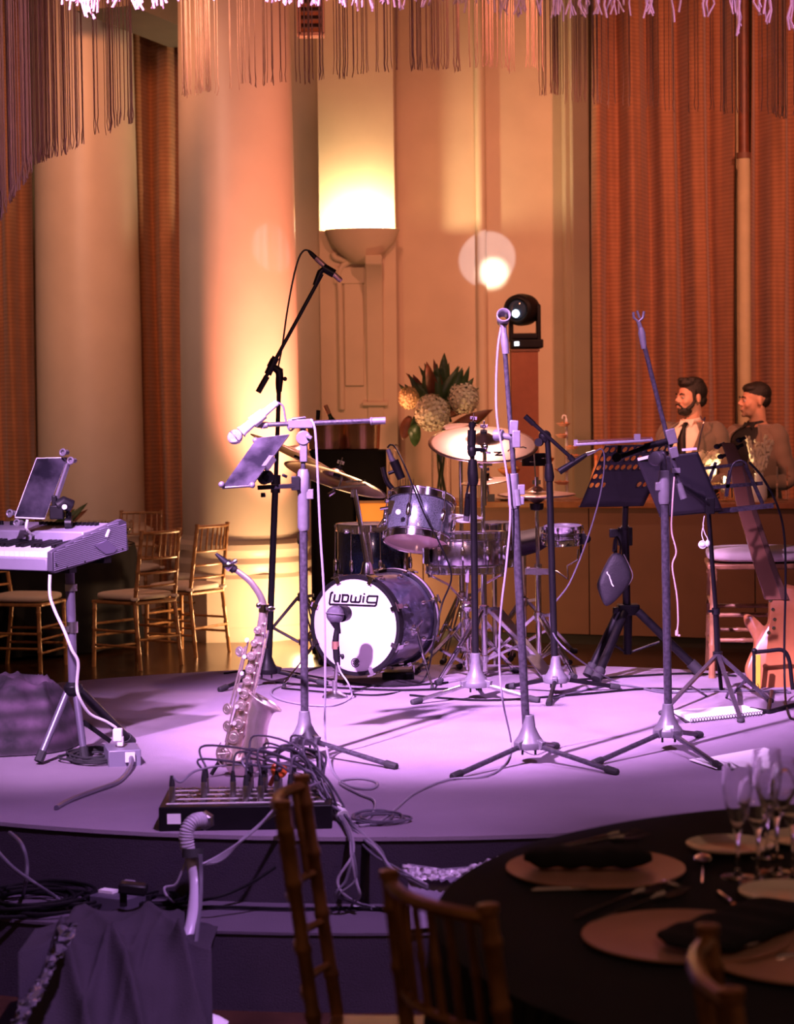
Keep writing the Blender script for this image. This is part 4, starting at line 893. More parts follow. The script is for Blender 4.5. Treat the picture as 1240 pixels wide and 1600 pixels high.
# ---- bass guitar ------------------------------------------------------
yG = 8.95
T = Thing('bass_guitar', 'natural wood electric bass propped at the right edge of the stage', 'guitar', V((P(1205, 1080, yG).x, yG, SZ+.05)))
out = [(1158, 962), (1162, 958), (1170, 959), (1178, 966), (1187, 975), (1194, 972), (1197, 955), (1198, 935), (1203, 921), (1216, 914), (1232, 913), (1248, 920), (1262, 940), (1272, 975), (1283, 1010), (1288, 1045), (1276, 1072), (1250, 1084), (1210, 1087), (1190, 1086), (1175, 1078), (1160, 1055), (1157, 1040), (1164, 1022), (1171, 1008), (1170, 992), (1160, 975)]
def bodymesh(s0, s1, lean=.0):
    pts = [P(x, y, yG) for x, y in out]; pts = spl(pts, 4, True); cc = sum(pts, V((0, 0, 0)))/len(pts); n = len(pts); vs = []
    prof = [(.90, -.024), (.975, -.019), (1, -.008), (1, .010), (.975, .019), (.92, .022)]
    def lean_(p): return V((0, .22*(p.z-1.0), 0))
    for s, dy in prof:
        for p in pts:
            r = cc+(p-cc)*s; vs.append(r+V((0, dy, 0))+lean_(r))
    fs = [(k*n+i, k*n+(i+1) % n, (k+1)*n+(i+1) % n, (k+1)*n+i) for k in range(5) for i in range(n)] + [tuple(reversed(range(n))), tuple(5*n+i for i in range(n))]
    return MB().add(vs, fs)
def LG(px, py, dy=0):
    p = P(px, py, yG); return p + V((0, .22*(p.z-1.0)+dy, 0))
T.part('body', bodymesh(0, 0), M['wood'], ang=50)
def slabpath(rows, y0, y1):      # rows: list of (left px, right px, y)
    vs = []; fs = []
    for l, r, y in rows: vs += [LG(l, y, y0), LG(r, y, y0), LG(r, y, y1), LG(l, y, y1)]
    for k in range(len(rows)-1):
        for a in range(4): fs.append((4*k+a, 4*k+(a+1) % 4, 4*k+4+(a+1) % 4, 4*k+4+a))
    fs += [(3, 2, 1, 0), tuple(4*(len(rows)-1)+a for a in range(4))]
    return MB().add(vs, fs)
T.part('neck', slabpath([(1142, 1164, 728), (1152, 1174, 790), (1175, 1200, 880), (1190, 1218, 935)], -.030, -.008), M['woodlight'], bevel=.003)
T.part('fingerboard', slabpath([(1162, 1169, 728), (1172, 1181, 790), (1199, 1208, 880), (1216, 1228, 935)], -.034, .004), M['wooddark'], bevel=.003)
T.part('headstock', slabpath([(1131, 1152, 692), (1138, 1160, 712), (1143, 1167, 732)], -.03, -.01), M['wooddark'], bevel=.003)
for a, b in (((1125, 698), (1137, 693)), ((1130, 714), (1142, 710)), ((1155, 700), (1166, 695)), ((1160, 688), (1170, 684))):
    T.part('tuning_peg', MB().rod(LG(*a, -.02), LG(*b, -.02), .008, 10).ell(LG(*a, -.02), (.016, .008, .012)), M['black'])
for k, (x, y) in enumerate([(1199, 936), (1202, 950), (1204, 965), (1202, 978), (1194, 985)]):
    T.part('screw', MB().lathe([(0, 0), (.009, 0), (.008, .003), (0, .004)], LG(x, y, -.0245), (0, -1, .22), 14), M['chrome'])
T.part('strap_button', MB().ell(LG(1209, 912, -.02), .010), M['chrome'])
T = Thing('guitar_stand', 'black folding guitar stand cradling the bass', 'stand', G(1190, 1105, SZ))
ys = 8.72
T.part('upright', MB().rod(P(1178, 1105, ys), P(1178, 1018, ys), .009, 10).ell(P(1178, 1017, ys), .013), M['black'])
T.part('arm', MB().tube(spl([P(1180, 1019, ys), P(1200, 1017, ys), P(1222, 1016, ys), P(1232, 1030, ys), P(1236, 1060, ys), P(1240, 1100, ys)]), .009, 10), M['black'])
T.part('foot', MB().tube([G(1172, 1108, SZ+.01), G(1200, 1112, SZ+.01), G(1245, 1100, SZ+.01)], .009, 10).rod(G(1200, 1112, SZ+.01), G(1205, 1080, SZ+.01), .009), M['black'])
c = P(1184, 1060, ys-.02); T = Thing('yellow_level', 'yellow flat stick standing upright by the guitar stand', 'stick', c)
T.part('body', MB().beam(P(1184, 1103, ys-.03), P(1184, 1023, ys-.03), .015, .020), mat('yellow_paint', (.80, .48, .04), .45), bevel=.002)
T.part('mark', MB().tube([P(1182, 1078, ys-.041), P(1185, 1072, ys-.041), P(1183, 1068, ys-.041)], .0015, 4), M['black'])
# notebook, papers
def flat(px, z, t): return MB().prism([(G(x, y, z).x, G(x, y, z).y) for x, y in px], t, Matrix.Translation((0, 0, z)))
T = Thing('notebook', 'open white spiral-bound notebook lying under the thin music stand', 'notebook', G(1120, 1116, SZ))
T.part('pages', flat([(1052, 1112), (1162, 1104), (1191, 1113), (1078, 1126)], SZ+.010, .012), M['paper'])
T.part('cover', flat([(1050, 1113), (1163, 1104), (1195, 1115), (1070, 1129)], SZ+.003, .004), M['black'])
a, b = G(1078, 1126, SZ+.012), G(1191, 1114, SZ+.012)
for k in range(26): T.part('ring', MB().ring(a.lerp(b, (k+.5)/26), (b-a), .008, .0016, 10, 4), M['black2'])
solo('sheet_of_paper', flat([(1104, 1184), (1192, 1168), (1206, 1171), (1196, 1199), (1160, 1198)], SZ+.003, .002), M['paper'], 'larger white sheet of paper on the stage behind the wine glasses', 'paper')
solo('sheet_of_paper', flat([(1076, 1187), (1106, 1182), (1150, 1199), (1118, 1201)], SZ+.006, .002), M['paper'], 'narrow white sheet tucked under the leg of the right microphone stand', 'paper')
# ---- chiavari chairs ----------------------------------------------
def bamboo(mb, a, b, r, nodes, n=10):
    a = V(a); b = V(b); pts = []; rs = []
    ks = sorted(nodes); pts.append(a); rs.append(r)
    for k in ks:
        for d, s in ((-.011, 1), (-.004, 1.2), (.004, 1.2), (.011, 1)):
            pts.append(a.lerp(b, max(.001, min(.999, k + d/(b-a).length)))); rs.append(r*s)
    pts.append(b); rs.append(r); mb.tube(pts, rs, n)
    return mb
def chiavari(name, label, m, cush=True, W=.38, H=.92, group=None, detail=True):
    T = Thing(name, label, 'chair', (0, 0, 0), group); w = W/2; SH = .435
    for s in (-1, 1):
        lo = V((s*w, .20, 0)); mid = V((s*w*.98, .185, SH)); hi = V((s*w*.92, .25, H))
        mb = MB(); bamboo(mb, V((s*w*1.02, .235, 0)), mid, .014, (.25, .5, .75)); bamboo(mb, mid, hi, .0135, (.2, .45, .7, .9)); mb.lathe([(.0165, -.004), (.0165, .008), (0, .012)], hi, n=12)
        T.part('rear_post', mb, m)
        mb = MB(); bamboo(mb, (s*(w+.012), -.20, 0), (s*(w+.005), -.19, SH), .014, (.3, .6, .9)); T.part('front_leg', mb, m)
    def back(t): return V((0, .185+.065*t, SH+(H-SH)*t))
    def rail(t, r, bow=.03):
        p = back(t); ws = w*(.98-.06*t)
        return MB().tube(spl([(-ws, p.y, p.z), (-ws*.5, p.y+bow*.8, p.z), (0, p.y+bow, p.z), (ws*.5, p.y+bow*.8, p.z), (ws, p.y, p.z)], 4), r, 8)
    T.part('top_rail', rail(.975, .0115), m)
    T.part('cross_rail', rail(.62, .008), m); T.part('cross_rail', rail(.42, .008), m); T.part('cross_rail', rail(.24, .008), m)
    for k in range(6):
        u = -.75+.3*k; f = .03*(1-u*u); a = back(.62); b = back(.975); mb = MB()
        bamboo(mb, (u*w*.94, a.y+f, a.z), (u*w*.92, b.y+f, b.z), .0065, (.5,), 8); T.part('spindle', mb, m)
    T.part('seat', MB().prism([(-w-.01, -.215), (w+.01, -.215), (w-.005, .20), (-w+.005, .20)], .022, Matrix.Translation((0, 0, SH+.005))), m, bevel=.006)
    for z, zz in ((.15, .15), (.25, .25)):
        for s in (-1, 1): T.part('stretcher', bamboo(MB(), (s*(w+.009), -.2, z), (s*w, .21, zz), .0085, (.3, .7), 8), m)
    for z in (.12, .21, .29): T.part('stretcher', bamboo(MB(), (-w-.008, -.197, z), (w+.008, -.197, z), .0085, (.3, .7), 8), m)
    T.part('stretcher', bamboo(MB(), (-w, .218, .2), (w, .218, .2), .0085, (.3, .7), 8), m)
    if cush:
        def fn(u, v):
            a = 2*PI*u; r = 0 if v in (0, 1) else math.sin(PI*v)**.32
            x = math.copysign(abs(math.cos(a))**.45, math.cos(a)); y = math.copysign(abs(math.sin(a))**.45, math.sin(a))
            return V((x*r*(w+.012), y*r*.207-.008, SH+.046+.032*math.copysign(abs(math.cos(PI*v))**.6, math.cos(PI*v))*(1-.2*r)))
        T.part('cushion', MB().grid(fn, 36, 14, closed=True), M['cushion'], ang=180)
        for s in (-1, 1): T.part('cushion_tie', MB().ring((s*w*.98, .186, SH+.035), (0, 0, 1), .018, .012, 14), M['cushion'])
    return T.o
gch = chiavari('chiavari_chair', 'gold bamboo chair with a white cushion on the stage behind the bass', M['gold'])
q = P(1182, 905, 9.35); gch.location = (P(1190, 1000, 9.30).x, 9.35, SZ); gch.rotation_euler = (0, 0, math.radians(-97)); gch.scale = (1.17,)*3
# ================================================================ keyboard, saxophone, stage box
K0 = P(80, 893, 6.95); u_ = V((-.868, .496, 0)); v_ = V((.496, .868, 0)); z_ = V((0, 0, 1))
def K(u, v, z): return K0 + u_*u + v_*v + z_*(z + .045*v/.4)
T = Thing('stage_piano', 'purple-lit keyboard on a stand at the left edge', 'keyboard', K(.4, .2, -.02))
kb = mat('keyboard_metal', (.30, .27, .36), .42, .25, noise_amt=.06)
def kbox(u0, u1, v0, v1, z0, z1): 
    vs = [K(a, b, e) for a in (u0, u1) for b in (v0, v1) for e in (z0, z1)]
    return MB().add(vs, [(0,1,3,2), (4,6,7,5), (0,4,5,1), (2,3,7,6), (0,2,6,4), (1,5,7,3)])
T.part('chassis', kbox(.02, .95, .0, .40, 0, .045), kb, bevel=.004)
T.part('control_panel', kbox(.02, .95, .205, .40, .045, .105), kb, bevel=.005)
# end cheek with ribbed face
ck = [K(-.004, v, z) for v, z in ((0, .0), (0, .068), (.03, .075), (.40, .120), (.43, .105), (.44, .0), (.02, -.01))]
ck2 = [p + u_*.022 for p in ck]; n = len(ck)
cheek = T.part('end_cheek', MB().add(ck+ck2, [tuple(reversed(range(n))), tuple(range(n, 2*n))]+[(i, (i+1) % n, n+(i+1) % n, n+i) for i in range(n)]), mat('cheek_plastic', (.060, .05, .075), .5), bevel=.003)
ribm = mat('rib_plastic', (.26, .23, .32), .4)
for k in range(17):
    z = .002 + k*.0067
    v1 = .425 if z < .1 else .38; v0 = .012 if z < .065 else .02+(z-.068)*7.2
    if v1-v0 > .02: T.part('rib', MB().beam(K(-.005, v0, z), K(-.005, v1, z), .003, .0028), ribm, parent=cheek)
T.part('emblem', MB().add([K(-.009, v, z) for v, z in ((.285, .055), (.305, .06), (.365, .018), (.350, .006), (.30, .008), (.235, .050))]+[K(-.004, v, z) for v, z in ((.285, .055), (.305, .06), (.365, .018), (.350, .006), (.30, .008), (.235, .050))], [(0,1,2,3,4,5)]+[(i, (i+1) % 6, 6+(i+1) % 6, 6+i) for i in range(6)]), mat('emblem_plate', (.11, .09, .15), .5), parent=cheek)
T.part('emblem', MB().add([K(-.009, v, z) for v, z in ((.30, .073), (.317, .097), (.326, .092), (.31, .068))]+[K(-.004, v, z) for v, z in ((.30, .073), (.317, .097), (.326, .092), (.31, .068))], [(0,1,2,3)]+[(i, (i+1) % 4, 4+(i+1) % 4, 4+i) for i in range(4)]), M['paper'], parent=cheek)
for k in range(34):
    T.part('white_key', kbox(.024+k*.0235, .024+k*.0235+.0222, .025, .20, .045, .064), M['white'])
    if k % 7 not in (2, 6): T.part('black_key', kbox(.024+k*.0235+.016, .024+k*.0235+.030, .095, .20, .064, .076), M['black'])
for k in range(14): T.part('slider', kbox(.06+k*.02, .068+k*.02, .33, .35, .105, .116), M['black'])
for k in range(6): T.part('knob', MB().lathe([(.008, 0), (.007, .015), (0, .015)], K(.40+k*.05, .32, .105), n=12), M['black'])
for e_ in ((.02, .02), (.08, .0), (.18, .002), (.4, .01)): T.part('screw', MB().ell(K(-.006, *e_), .004), M['black'])
# stand of the keyboard
T = Thing('keyboard_stand', 'purple-grey tubular tripod stand under the keyboard', 'stand', G(125, 1190, SZ))
yk = 7.12; tb = mat('grey_purple_tube', (.16, .14, .20), .35, .4)
T.part('pole', MB().rod(P(109, 893, yk), P(114, 1070, yk), .0165, 14), tb)
T.part('collar', MB().lathe([(.022, -.012), (.022, .012)], P(111, 918, yk), n=14).rod(P(111, 918, yk), P(119, 918, yk-.01), .007), M['chromed'])
T.part('collar', MB().lathe([(.020, -.02), (.020, .02)], P(113, 980, yk), n=14).box(P(104, 983, yk-.01), (.02, .03, .02)), M['chromed'])
T.part('hub', MB().lathe([(.018, -.03), (.032, -.02), (.034, .005), (.02, .02)], P(114, 1074, yk), n=14).beam(P(100, 1075, yk), P(128, 1073, yk), .02, .02), M['black'], bevel=.003)
for a, b, r in (((118, 1078), (132, 1184), .013), ((124, 1078), (205, 1160), .016), ((106, 1078), (60, 1190), .013)):
    fo = G(b[0], b[1], SZ+.012); h = P(a[0], a[1], yk); L = T.part('leg', MB().rod(h, fo, r, 12), tb if r < .015 else M['black2'])
    T.part('rubber_foot', MB().rod(fo, fo-(fo-h).normalized()*.04, r*1.3, 10), M['rubber'], parent=L)
T.part('brace', MB().beam(P(130, 1128, yk), P(172, 1158, yk+.05), .012, .016), M['black2'])
T.part('beam', MB().beam(K(.0, .12, -.015), K(.9, .12, -.015), .04, .025).beam(K(.0, .32, -.015), K(.9, .32, -.015), .04, .025), M['black2'])
# tablet on the keyboard
yk2 = 7.2
T = Thing('tablet_computer', 'dark tablet gripped upright by a four-cornered holder on the keyboard', 'tablet', P(62, 810, yk2))
q = [P(57, 715, yk2+.06), P(106, 714, yk2+.10), P(70, 811, yk2-.0), P(22, 809, yk2-.04)]
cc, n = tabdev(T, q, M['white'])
for (x, y), dy in (((98, 707), .08), ((110, 720), .08), ((15, 802), -.05), ((26, 817), -.05)):
    pz = P(x, y, yk2+dy-.01)
    T.part('corner_grip', MB().ring(pz, (-.5, -1, .2), .0115, .0038, 20, 8).rod(pz+V((0, .005, 0)), pz+V((.01, .04, 0)), .009, 10), M['grey'])
T.part('holder_arm', MB().box(P(86, 790, yk2+.05), (.018, .05, .075)).box(P(90, 800, yk2+.05), (.05, .06, .05)).tube([P(88, 793, yk2+.04), P(100, 786, yk2+.05), P(112, 792, yk2+.06)], .026, 14), M['black'], bevel=.004)
T.part('knob', MB().lathe([(0, 0), (.009, 0), (.009, .006), (0, .006)], P(101, 792, yk2+.005), (0, -1, 0), 14), M['white'])
T.part('post', MB().rod(P(107, 800, yk2+.07), P(108, 834, yk2+.07), .011, 12).rod(P(102, 818, yk2+.05), P(112, 818, yk2+.05), .02, 12), M['black'])
T.part('spine', MB().beam(P(107, 722, yk2+.10), P(86, 786, yk2+.04), .012, .014), M['grey'])
solo('charging_cable', MB().tube(spl([P(43, 812, yk2-.03), P(41, 824, yk2-.03), P(46, 832, yk2), P(52, 836, yk2+.05)]), .005, 8), M['white'], 'short white cable plugged into the base of the keyboard tablet', 'cable')
solo('power_cable', MB().tube(spl([P(78, 898, 6.9), P(78, 930, 6.9), P(86, 955, 6.9), P(100, 985, 6.9), P(112, 1015, 6.9), P(122, 1035, 6.92), P(120, 1070, 6.95), P(124, 1090, 6.95), P(140, 1115, 7.0), P(165, 1127, 7.05), P(181, 1137, 7.08)]), .0055, 8), M['white'], 'white power cable dropping from the keyboard to the plug box', 'cable')
# plug box
T = Thing('power_box', 'grey mains box with a white adaptor beside the keyboard stand', 'power supply', G(190, 1195, SZ))
yb = G(200, 1196, SZ).y; gm = mat('grey_box_metal', (.20, .18, .25), .45, .2)
a = [(162, 1182), (180, 1194), (214, 1194), (214, 1184)]
T.part('case', MB().box(P(191, 1180, yb+.06), (.115, .16, .062), Matrix.Rotation(.25, 3, 'Z')), gm, bevel=.004)
T.part('socket', MB().box(P(203, 1183, yb-.022), (.034, .012, .034), Matrix.Rotation(.25, 3, 'Z')), M['white'])
T.part('adaptor', MB().box(P(184, 1148, yb+.05), (.032, .03, .045)).box(P(188, 1158, yb+.05), (.022, .022, .035)), M['white'], bevel=.003)
solo('power_cable', MB().tube(spl([P(205, 1184, yb-.03), P(204, 1196, yb-.1), G(195, 1212, SZ+.008), G(180, 1224, SZ+.008), G(150, 1235, SZ+.008), G(110, 1250, SZ+.008), G(88, 1262, SZ+.008)]), .0085, 8), tb, 'thick purple-grey cable leading from the mains box along the carpet', 'cable')
cabm = mat('grey_purple_cable', (.10, .09, .12), .38)
def loops(px, py, z, rx, ry, n, seed, r=.0045, dz=.006, y=None, turns=1):
    rnd = random.Random(seed); m = MB(); c = G(px, py, z)
    for k in range(n):
        cx, cy = rnd.uniform(-.25, .25)*rx, rnd.uniform(-.25, .25)*ry; a0 = rnd.uniform(0, 6.28); sx, sy = rx*rnd.uniform(.55, 1), ry*rnd.uniform(.55, 1)
        pts = [c+V((cx+sx*math.cos(a0+i*PI/4)*rnd.uniform(.85, 1.1), cy+sy*math.sin(a0+i*PI/4)*rnd.uniform(.85, 1.1), r+rnd.uniform(0, 1)*dz+k*r*.5)) for i in range(8)]
        m.tube(spl(pts, 4, True), r, 6, closed=True)
    return m
solo('cable_coil', loops(146, 1186, SZ, .12, .17, 7, 1), M['rubber'], 'dark cables looped on the carpet at the foot of the keyboard stand', 'cable')
solo('cable_coil', loops(40, 1416, S1, .26, .17, 12, 2, .005), M['black'], 'big heap of black cables coiled on the lower step at far left', 'cable')
solo('cable_coil', loops(255, 1412, S1, .085, .11, 8, 3, .004), M['black2'], 'small tangle of thin cables beside the corrugated conduit', 'cable')
solo('cable_coil', loops(588, 1282, SZ, .085, .12, 4, 5, .0036), cabm, 'small loose cable loop on the stage edge right of the cable box', 'cable')
# crumpled cloth under the keyboard
def cloth_heap(c, rx, ry, h, seed, nu=90, nv=50):
    def fn(u, v):
        a = 2*PI*u; r = v; x = rx*r*math.cos(a); y = ry*r*math.sin(a)
        q = V((x*7+seed, y*7, seed)); q2 = V((x*11, y*11+seed, 1)); rg = 1-abs(noise.noise(q)); rg2 = 1-abs(noise.noise(q2))
        z = h*(1-r**4)*(.55+.45*rg**2) * (1 - .0*r) + .10*h*(rg2**2-.5)*(1-r)
        return c + V((x*(1+.10*noise.noise(q)), y*(1+.08*noise.noise(q2)), max(.004, z)))
    return MB().grid(fn, nu, nv, closed=True)
solo('crumpled_cloth', cloth_heap(G(30, 1165, SZ), .24, .26, .27, 3), stripes(mat('patterned_cloth', (.11, .06, .11), .85, noise_scale=9, col2=(.010, .007, .013)), 5, .2, .7), 'crumpled dark patterned cloth heaped on the carpet under the keyboard', 'cloth', ang=180)
# ---- saxophone --------------------------------------------------------
yX = 6.75
def S(px, py, dy=0): return P(px, py, yX+dy)
T = Thing('alto_saxophone', 'silvery saxophone standing upright behind the cable box', 'saxophone', S(372, 1190))
br = M['brass']
T.part('body_tube', MB().tube(spl([S(412, 950), S(408, 985), S(400, 1020), S(390, 1070), S(378, 1120), S(366, 1165)], 5), [.014+.018*i/25 for i in range(26)], 20), br)
T.part('bow', MB().tube(spl([S(367, 1160), S(363, 1180, -.01), S(372, 1197, -.02), S(390, 1192, -.04), S(397, 1170, -.05)], 6), [.031+.010*i/24 for i in range(25)], 20), br)
bl = spl([S(397, 1172, -.05), S(400, 1148, -.05), S(403, 1125, -.05), S(408, 1107, -.05), S(414, 1096, -.05)], 5)
T.part('bell', MB().tube(bl, [.040-.001*i for i in range(5)]+[.036+.0005*i for i in range(5)]+[.039+.001*i for i in range(6)]+[.046, .049, .053, .058, .063][:len(bl)-16], 28, caps=False), br, solid=.002)
ax = (bl[-1]-bl[-2]).normalized(); T.part('bell_rim', MB().ring(bl[-1], ax, .063, .003, 40), br)
T.part('neck', MB().tube(spl([S(412, 955), S(410, 940), S(403, 925), S(391, 909), S(378, 898), S(367, 890)], 5), [.0135-.0045*i/25 for i in range(26)], 16), br)
T.part('neck_collar', MB().tube([S(412, 956), S(412, 944)], .0175, 16).rod(S(412, 950), S(420, 951, -.02), .004).ell(S(424, 951, -.02), (.014, .003, .008)).ell(S(404, 946, -.01), .01), M['chrome'])
T.part('cork', MB().rod(S(369, 892), S(362, 886), .0105, 14), M['wooddark'])
mp = T.part('mouthpiece', MB().tube([S(367, 891), S(357, 883), S(347, 874), S(337, 865)], [.015, .0145, .010, .005], 16), M['black'])
T.part('ligature', MB().tube([S(362, 887), S(353, 879)], .0165, 16, caps=False).ell(S(367, 877), .007).rod(S(360, 882), S(367, 877), .003), M['chrome'], parent=mp, solid=.002)
dr = [(.0, .00)]
keys = [(404, 985, .013, -1), (399, 1005, .012, -1), (377, 1018, .018, -1), (392, 1025, .015, 0), (390, 1045, .016, 0), (386, 1063, .016, 0), (381, 1083, .018, 0), (376, 1102, .019, 0), (358, 1108, .020, -1), (372, 1130, .020, 0), (358, 1135, .02, -1), (364, 1152, .022, 0), (400, 1160, .024, 1), (398, 1135, .022, 1), (349, 1176, .026, -1), (352, 1190, .02, -1)]
for x, y, r, s in keys:
    c = S(x+s*3, y, -.036 if s >= 0 else -.02); n = V((s*.8, -1, .1)).normalized()
    if s > 0: c = c + V((.02, -.03, 0))
    T.part('key_cup', MB().lathe([(0, -.004), (r, -.004), (r*1.03, 0), (r*.9, .004), (0, .005)], c, n, 18).ring(c+n*.004, n, r*.55, .0016, 14, 4), br)
for off, a, b in ((0, (416, 965), (391, 1120)), (4, (419, 985), (400, 1075)), (-16, (388, 1000), (352, 1160)), (-20, (383, 1010), (360, 1100))):
    T.part('key_rod', MB().rod(S(a[0], a[1], -.03), S(b[0], b[1], -.045), .0032, 8), br)
for k in range(12):
    t = k/11; T.part('post', MB().rod(S(408-38*t, 975+170*t, -.01), S(414-36*t, 975+170*t, -.042), .0028, 6).ell(S(414-36*t, 975+170*t, -.044), .005), br)
for k in range(6):
    t = k/5; T.part('touch_piece', MB().lathe([(0, 0), (.007, 0), (.007, .003), (0, .002)], S(386-20*t, 1000+130*t, -.045), (-.3, -1, .1), 14), M['head'])
T.part('key_guard', MB().tube(spl([S(345, 1160, -.04), S(338, 1178, -.05), S(346, 1196, -.05), S(362, 1198, -.06)]), .003, 6).rod(S(340, 1178, -.05), S(362, 1176, -.05), .0025).ring(S(350, 1178, -.05), (-.2, -1, 0), .022, .0028, 18), br)
T.part('bell_brace', MB().rod(S(385, 1100), S(402, 1105, -.05), .004).ring(S(395, 1102, -.03), (0, 1, 0), .014, .003, 14), br)
T.part('thumb_hook', MB().tube(spl([S(380, 1068, .01), S(371, 1070, .01), S(368, 1078, .01)]), .004, 6), br)
T = Thing('saxophone_stand', 'low black tripod stand under the saxophone', 'stand', G(372, 1205, SZ))
for a in ((330, 1210), (410, 1215), (385, 1185)): T.part('leg', MB().rod(S(385, 1120, .06), G(a[0], a[1], SZ+.01), .007), M['black'])
T.part('yoke', MB().tube(spl([S(372, 1120, .05), S(385, 1122, .07), S(398, 1118, .04)]), .008), M['black'])
# ---- stage box --------------------------------------------------------
c = V(((G(248, 1297, SZ).x+G(518, 1290, SZ).x)/2, G(380, 1299, SZ).y+.17, SZ)); wx_ = G(518, 1290, SZ).x-G(248, 1297, SZ).x; dx_ = .31; hx = .072
RZ = Matrix.Rotation(.02, 3, 'Z')
T = Thing('stage_box', 'black cable box bristling with silver plugs at the front of the stage', 'stage box', c)
T.part('case', MB().box(c+V((0, 0, hx/2)), (wx_, dx_, hx), RZ), M['black'], bevel=.004)
T.part('front_label', MB().box(c+RZ@V((-wx_/2+.045, -dx_/2-.001, hx*.52)), (.040, .002, .030)), M['paper'], label='white paper label')
for r_ in range(4):
    T.part('label_strip', MB().box(c+V((-.0, -.105+r_*.07, hx+.001)), (wx_*.92, .013, .002), RZ), M['white'])
    for k in range(11):
        x = -wx_/2+.035+k*(wx_-.07)/10
        T.part('socket', MB().lathe([(.0115, 0), (.0115, .004), (.0085, .004), (.0085, .001), (0, .001)], c+V((x, -.08+r_*.07, hx)), n=14), M['chromed'])
rnd = random.Random(11); plugs = []; pw = []
ORD = ('leftmost', 'second', 'third', 'fourth', 'fifth', 'sixth', 'seventh', 'eighth', 'ninth', 'tenth', 'rightmost')
ROW = ('front', 'second', 'third', 'rear')
def pos(i): r_, k = pw[i]; return '%s%s socket, %s row' % (ORD[k], '' if 'most' in ORD[k] else ' from left', ROW[r_])
for r_ in range(4):
    for k in range(11):
        x = -wx_/2+.035+k*(wx_-.07)/10
        if (r_ == 0 and k not in (0, 5, 6, 8)) or (r_ > 0 and rnd.random() < (.30 if k > 3 else .8)): continue
        plugs.append(c+V((x, -.08+r_*.07, hx))); pw.append((r_, k))
pcol = M['chromed']
PT = None
for i, p in enumerate(plugs):
    lab = 'silver plug in the ' + pos(i) + ' of the cable box'
    if i == 0 or PT is None:
        PT = Thing('cable_plug', lab, 'plug', p) if i == 0 else PT; root = PT.o
        PT.part('barrel', MB().lathe([(0, 0), (.0095, 0), (.0095, .045), (.0088, .048), (0, .048)], p, n=14), pcol)
        PT.part('boot', MB().lathe([(.0088, .046), (.008, .060), (.005, .080), (0, .081)], p, n=12), M['rubber'])
    else: dup(root, p, label=lab, group='plugs in the cable box')
cabm2 = mat('light_cable', (.24, .21, .27), .4)
jn = P(532, 1272, 5.95)
for i, p in enumerate(plugs):
    a = p+V((0, 0, .08)); m = MB()
    if i == 0:
        pts = [a, P(282, 1222, a.y), P(305, 1205, a.y+.05), P(350, 1196, a.y+.1), P(410, 1196, a.y+.15), P(470, 1212, a.y+.1), P(510, 1245, 5.98), jn]
    else:
        hgt = rnd.uniform(.03, .09); mid = a.lerp(jn, .45)+V((rnd.uniform(-.03, .05), rnd.uniform(-.05, .08), hgt+.03))
        pts = [a, a+V((rnd.uniform(-.015, .02), rnd.uniform(-.01, .02), hgt)), mid, P(rnd.uniform(490, 512), rnd.uniform(1215, 1245), rnd.uniform(5.9, 6.1)), jn+V((rnd.uniform(-.015, .015), rnd.uniform(-.02, .02), rnd.uniform(-.01, .02)))]
    m.tube(spl(pts, 7), .0036, 6)
    solo('plug_cable', m, cabm if i % 3 else cabm2, 'thin cable arching from the front left plug over the whole box' if i == 0 else 'cable arching out of the ' + pos(i) + ' of the cable box', 'cable', None if i == 0 else 'cables arching out of the cable box')
# bundle over the edge
m = MB().tube([P(524, 1262, 5.98), P(536, 1276, 5.93)], .020, 14); solo('cable_tie', m, M['white'], 'pale tape holding the cable bundle at the corner of the cable box', 'tape')
for i in range(11):
    j = [rnd.uniform(-1, 1) for _ in range(12)]
    if i < 7: pts = [jn+V((j[0]*.012, j[1]*.02, j[2]*.01)), P(552+j[3]*6, 1298+j[4]*5, 5.82), P(585+j[5]*8, 1330+j[6]*6, 5.62), P(612+j[7]*6, 1356+j[8]*6, 5.55), P(640, 1372+j[9]*4, 5.5), P(668, 1386+j[10]*4, 5.45)]
    else: pts = [jn+V((j[0]*.012, 0, 0)), P(545+j[1]*4, 1300, 5.72), P(550+j[2]*8, 1335, 5.58), P(536+j[3]*22, 1375, 5.56), P(545+j[4]*20, 1400, 5.56), G(560+j[5]*20, 1416, S1+.01), G(600+j[6]*20, 1420, S1+.008)]
    solo('snake_cable', MB().tube(spl(pts, 7), .0042, 6), cabm2 if i % 2 else cabm, 'cable of the bundle running down the step towards the plastic sheet' if i < 7 else 'cable drooping down the dark riser right of the cable box', 'cable', 'bundle running right down the step' if i < 7 else 'cables drooping down the riser')
for i in range(4):
    pts = [P(500-i*4, 1222+i*3, 5.9), P(462, 1238+i*5, 5.72), P(430-i*4, 1262+i*6, 5.63), P(395-i*5, 1300+i*3, 5.6), P(345, 1335+i*3, 5.58), P(312-i*3, 1352, 5.56)]
    solo('strand_cable', MB().tube(spl(pts, 7), .0036, 6), cabm2, 'pale cable crossing the front of the cable box down to the conduit strap', 'cable', 'cables crossing the front of the box')
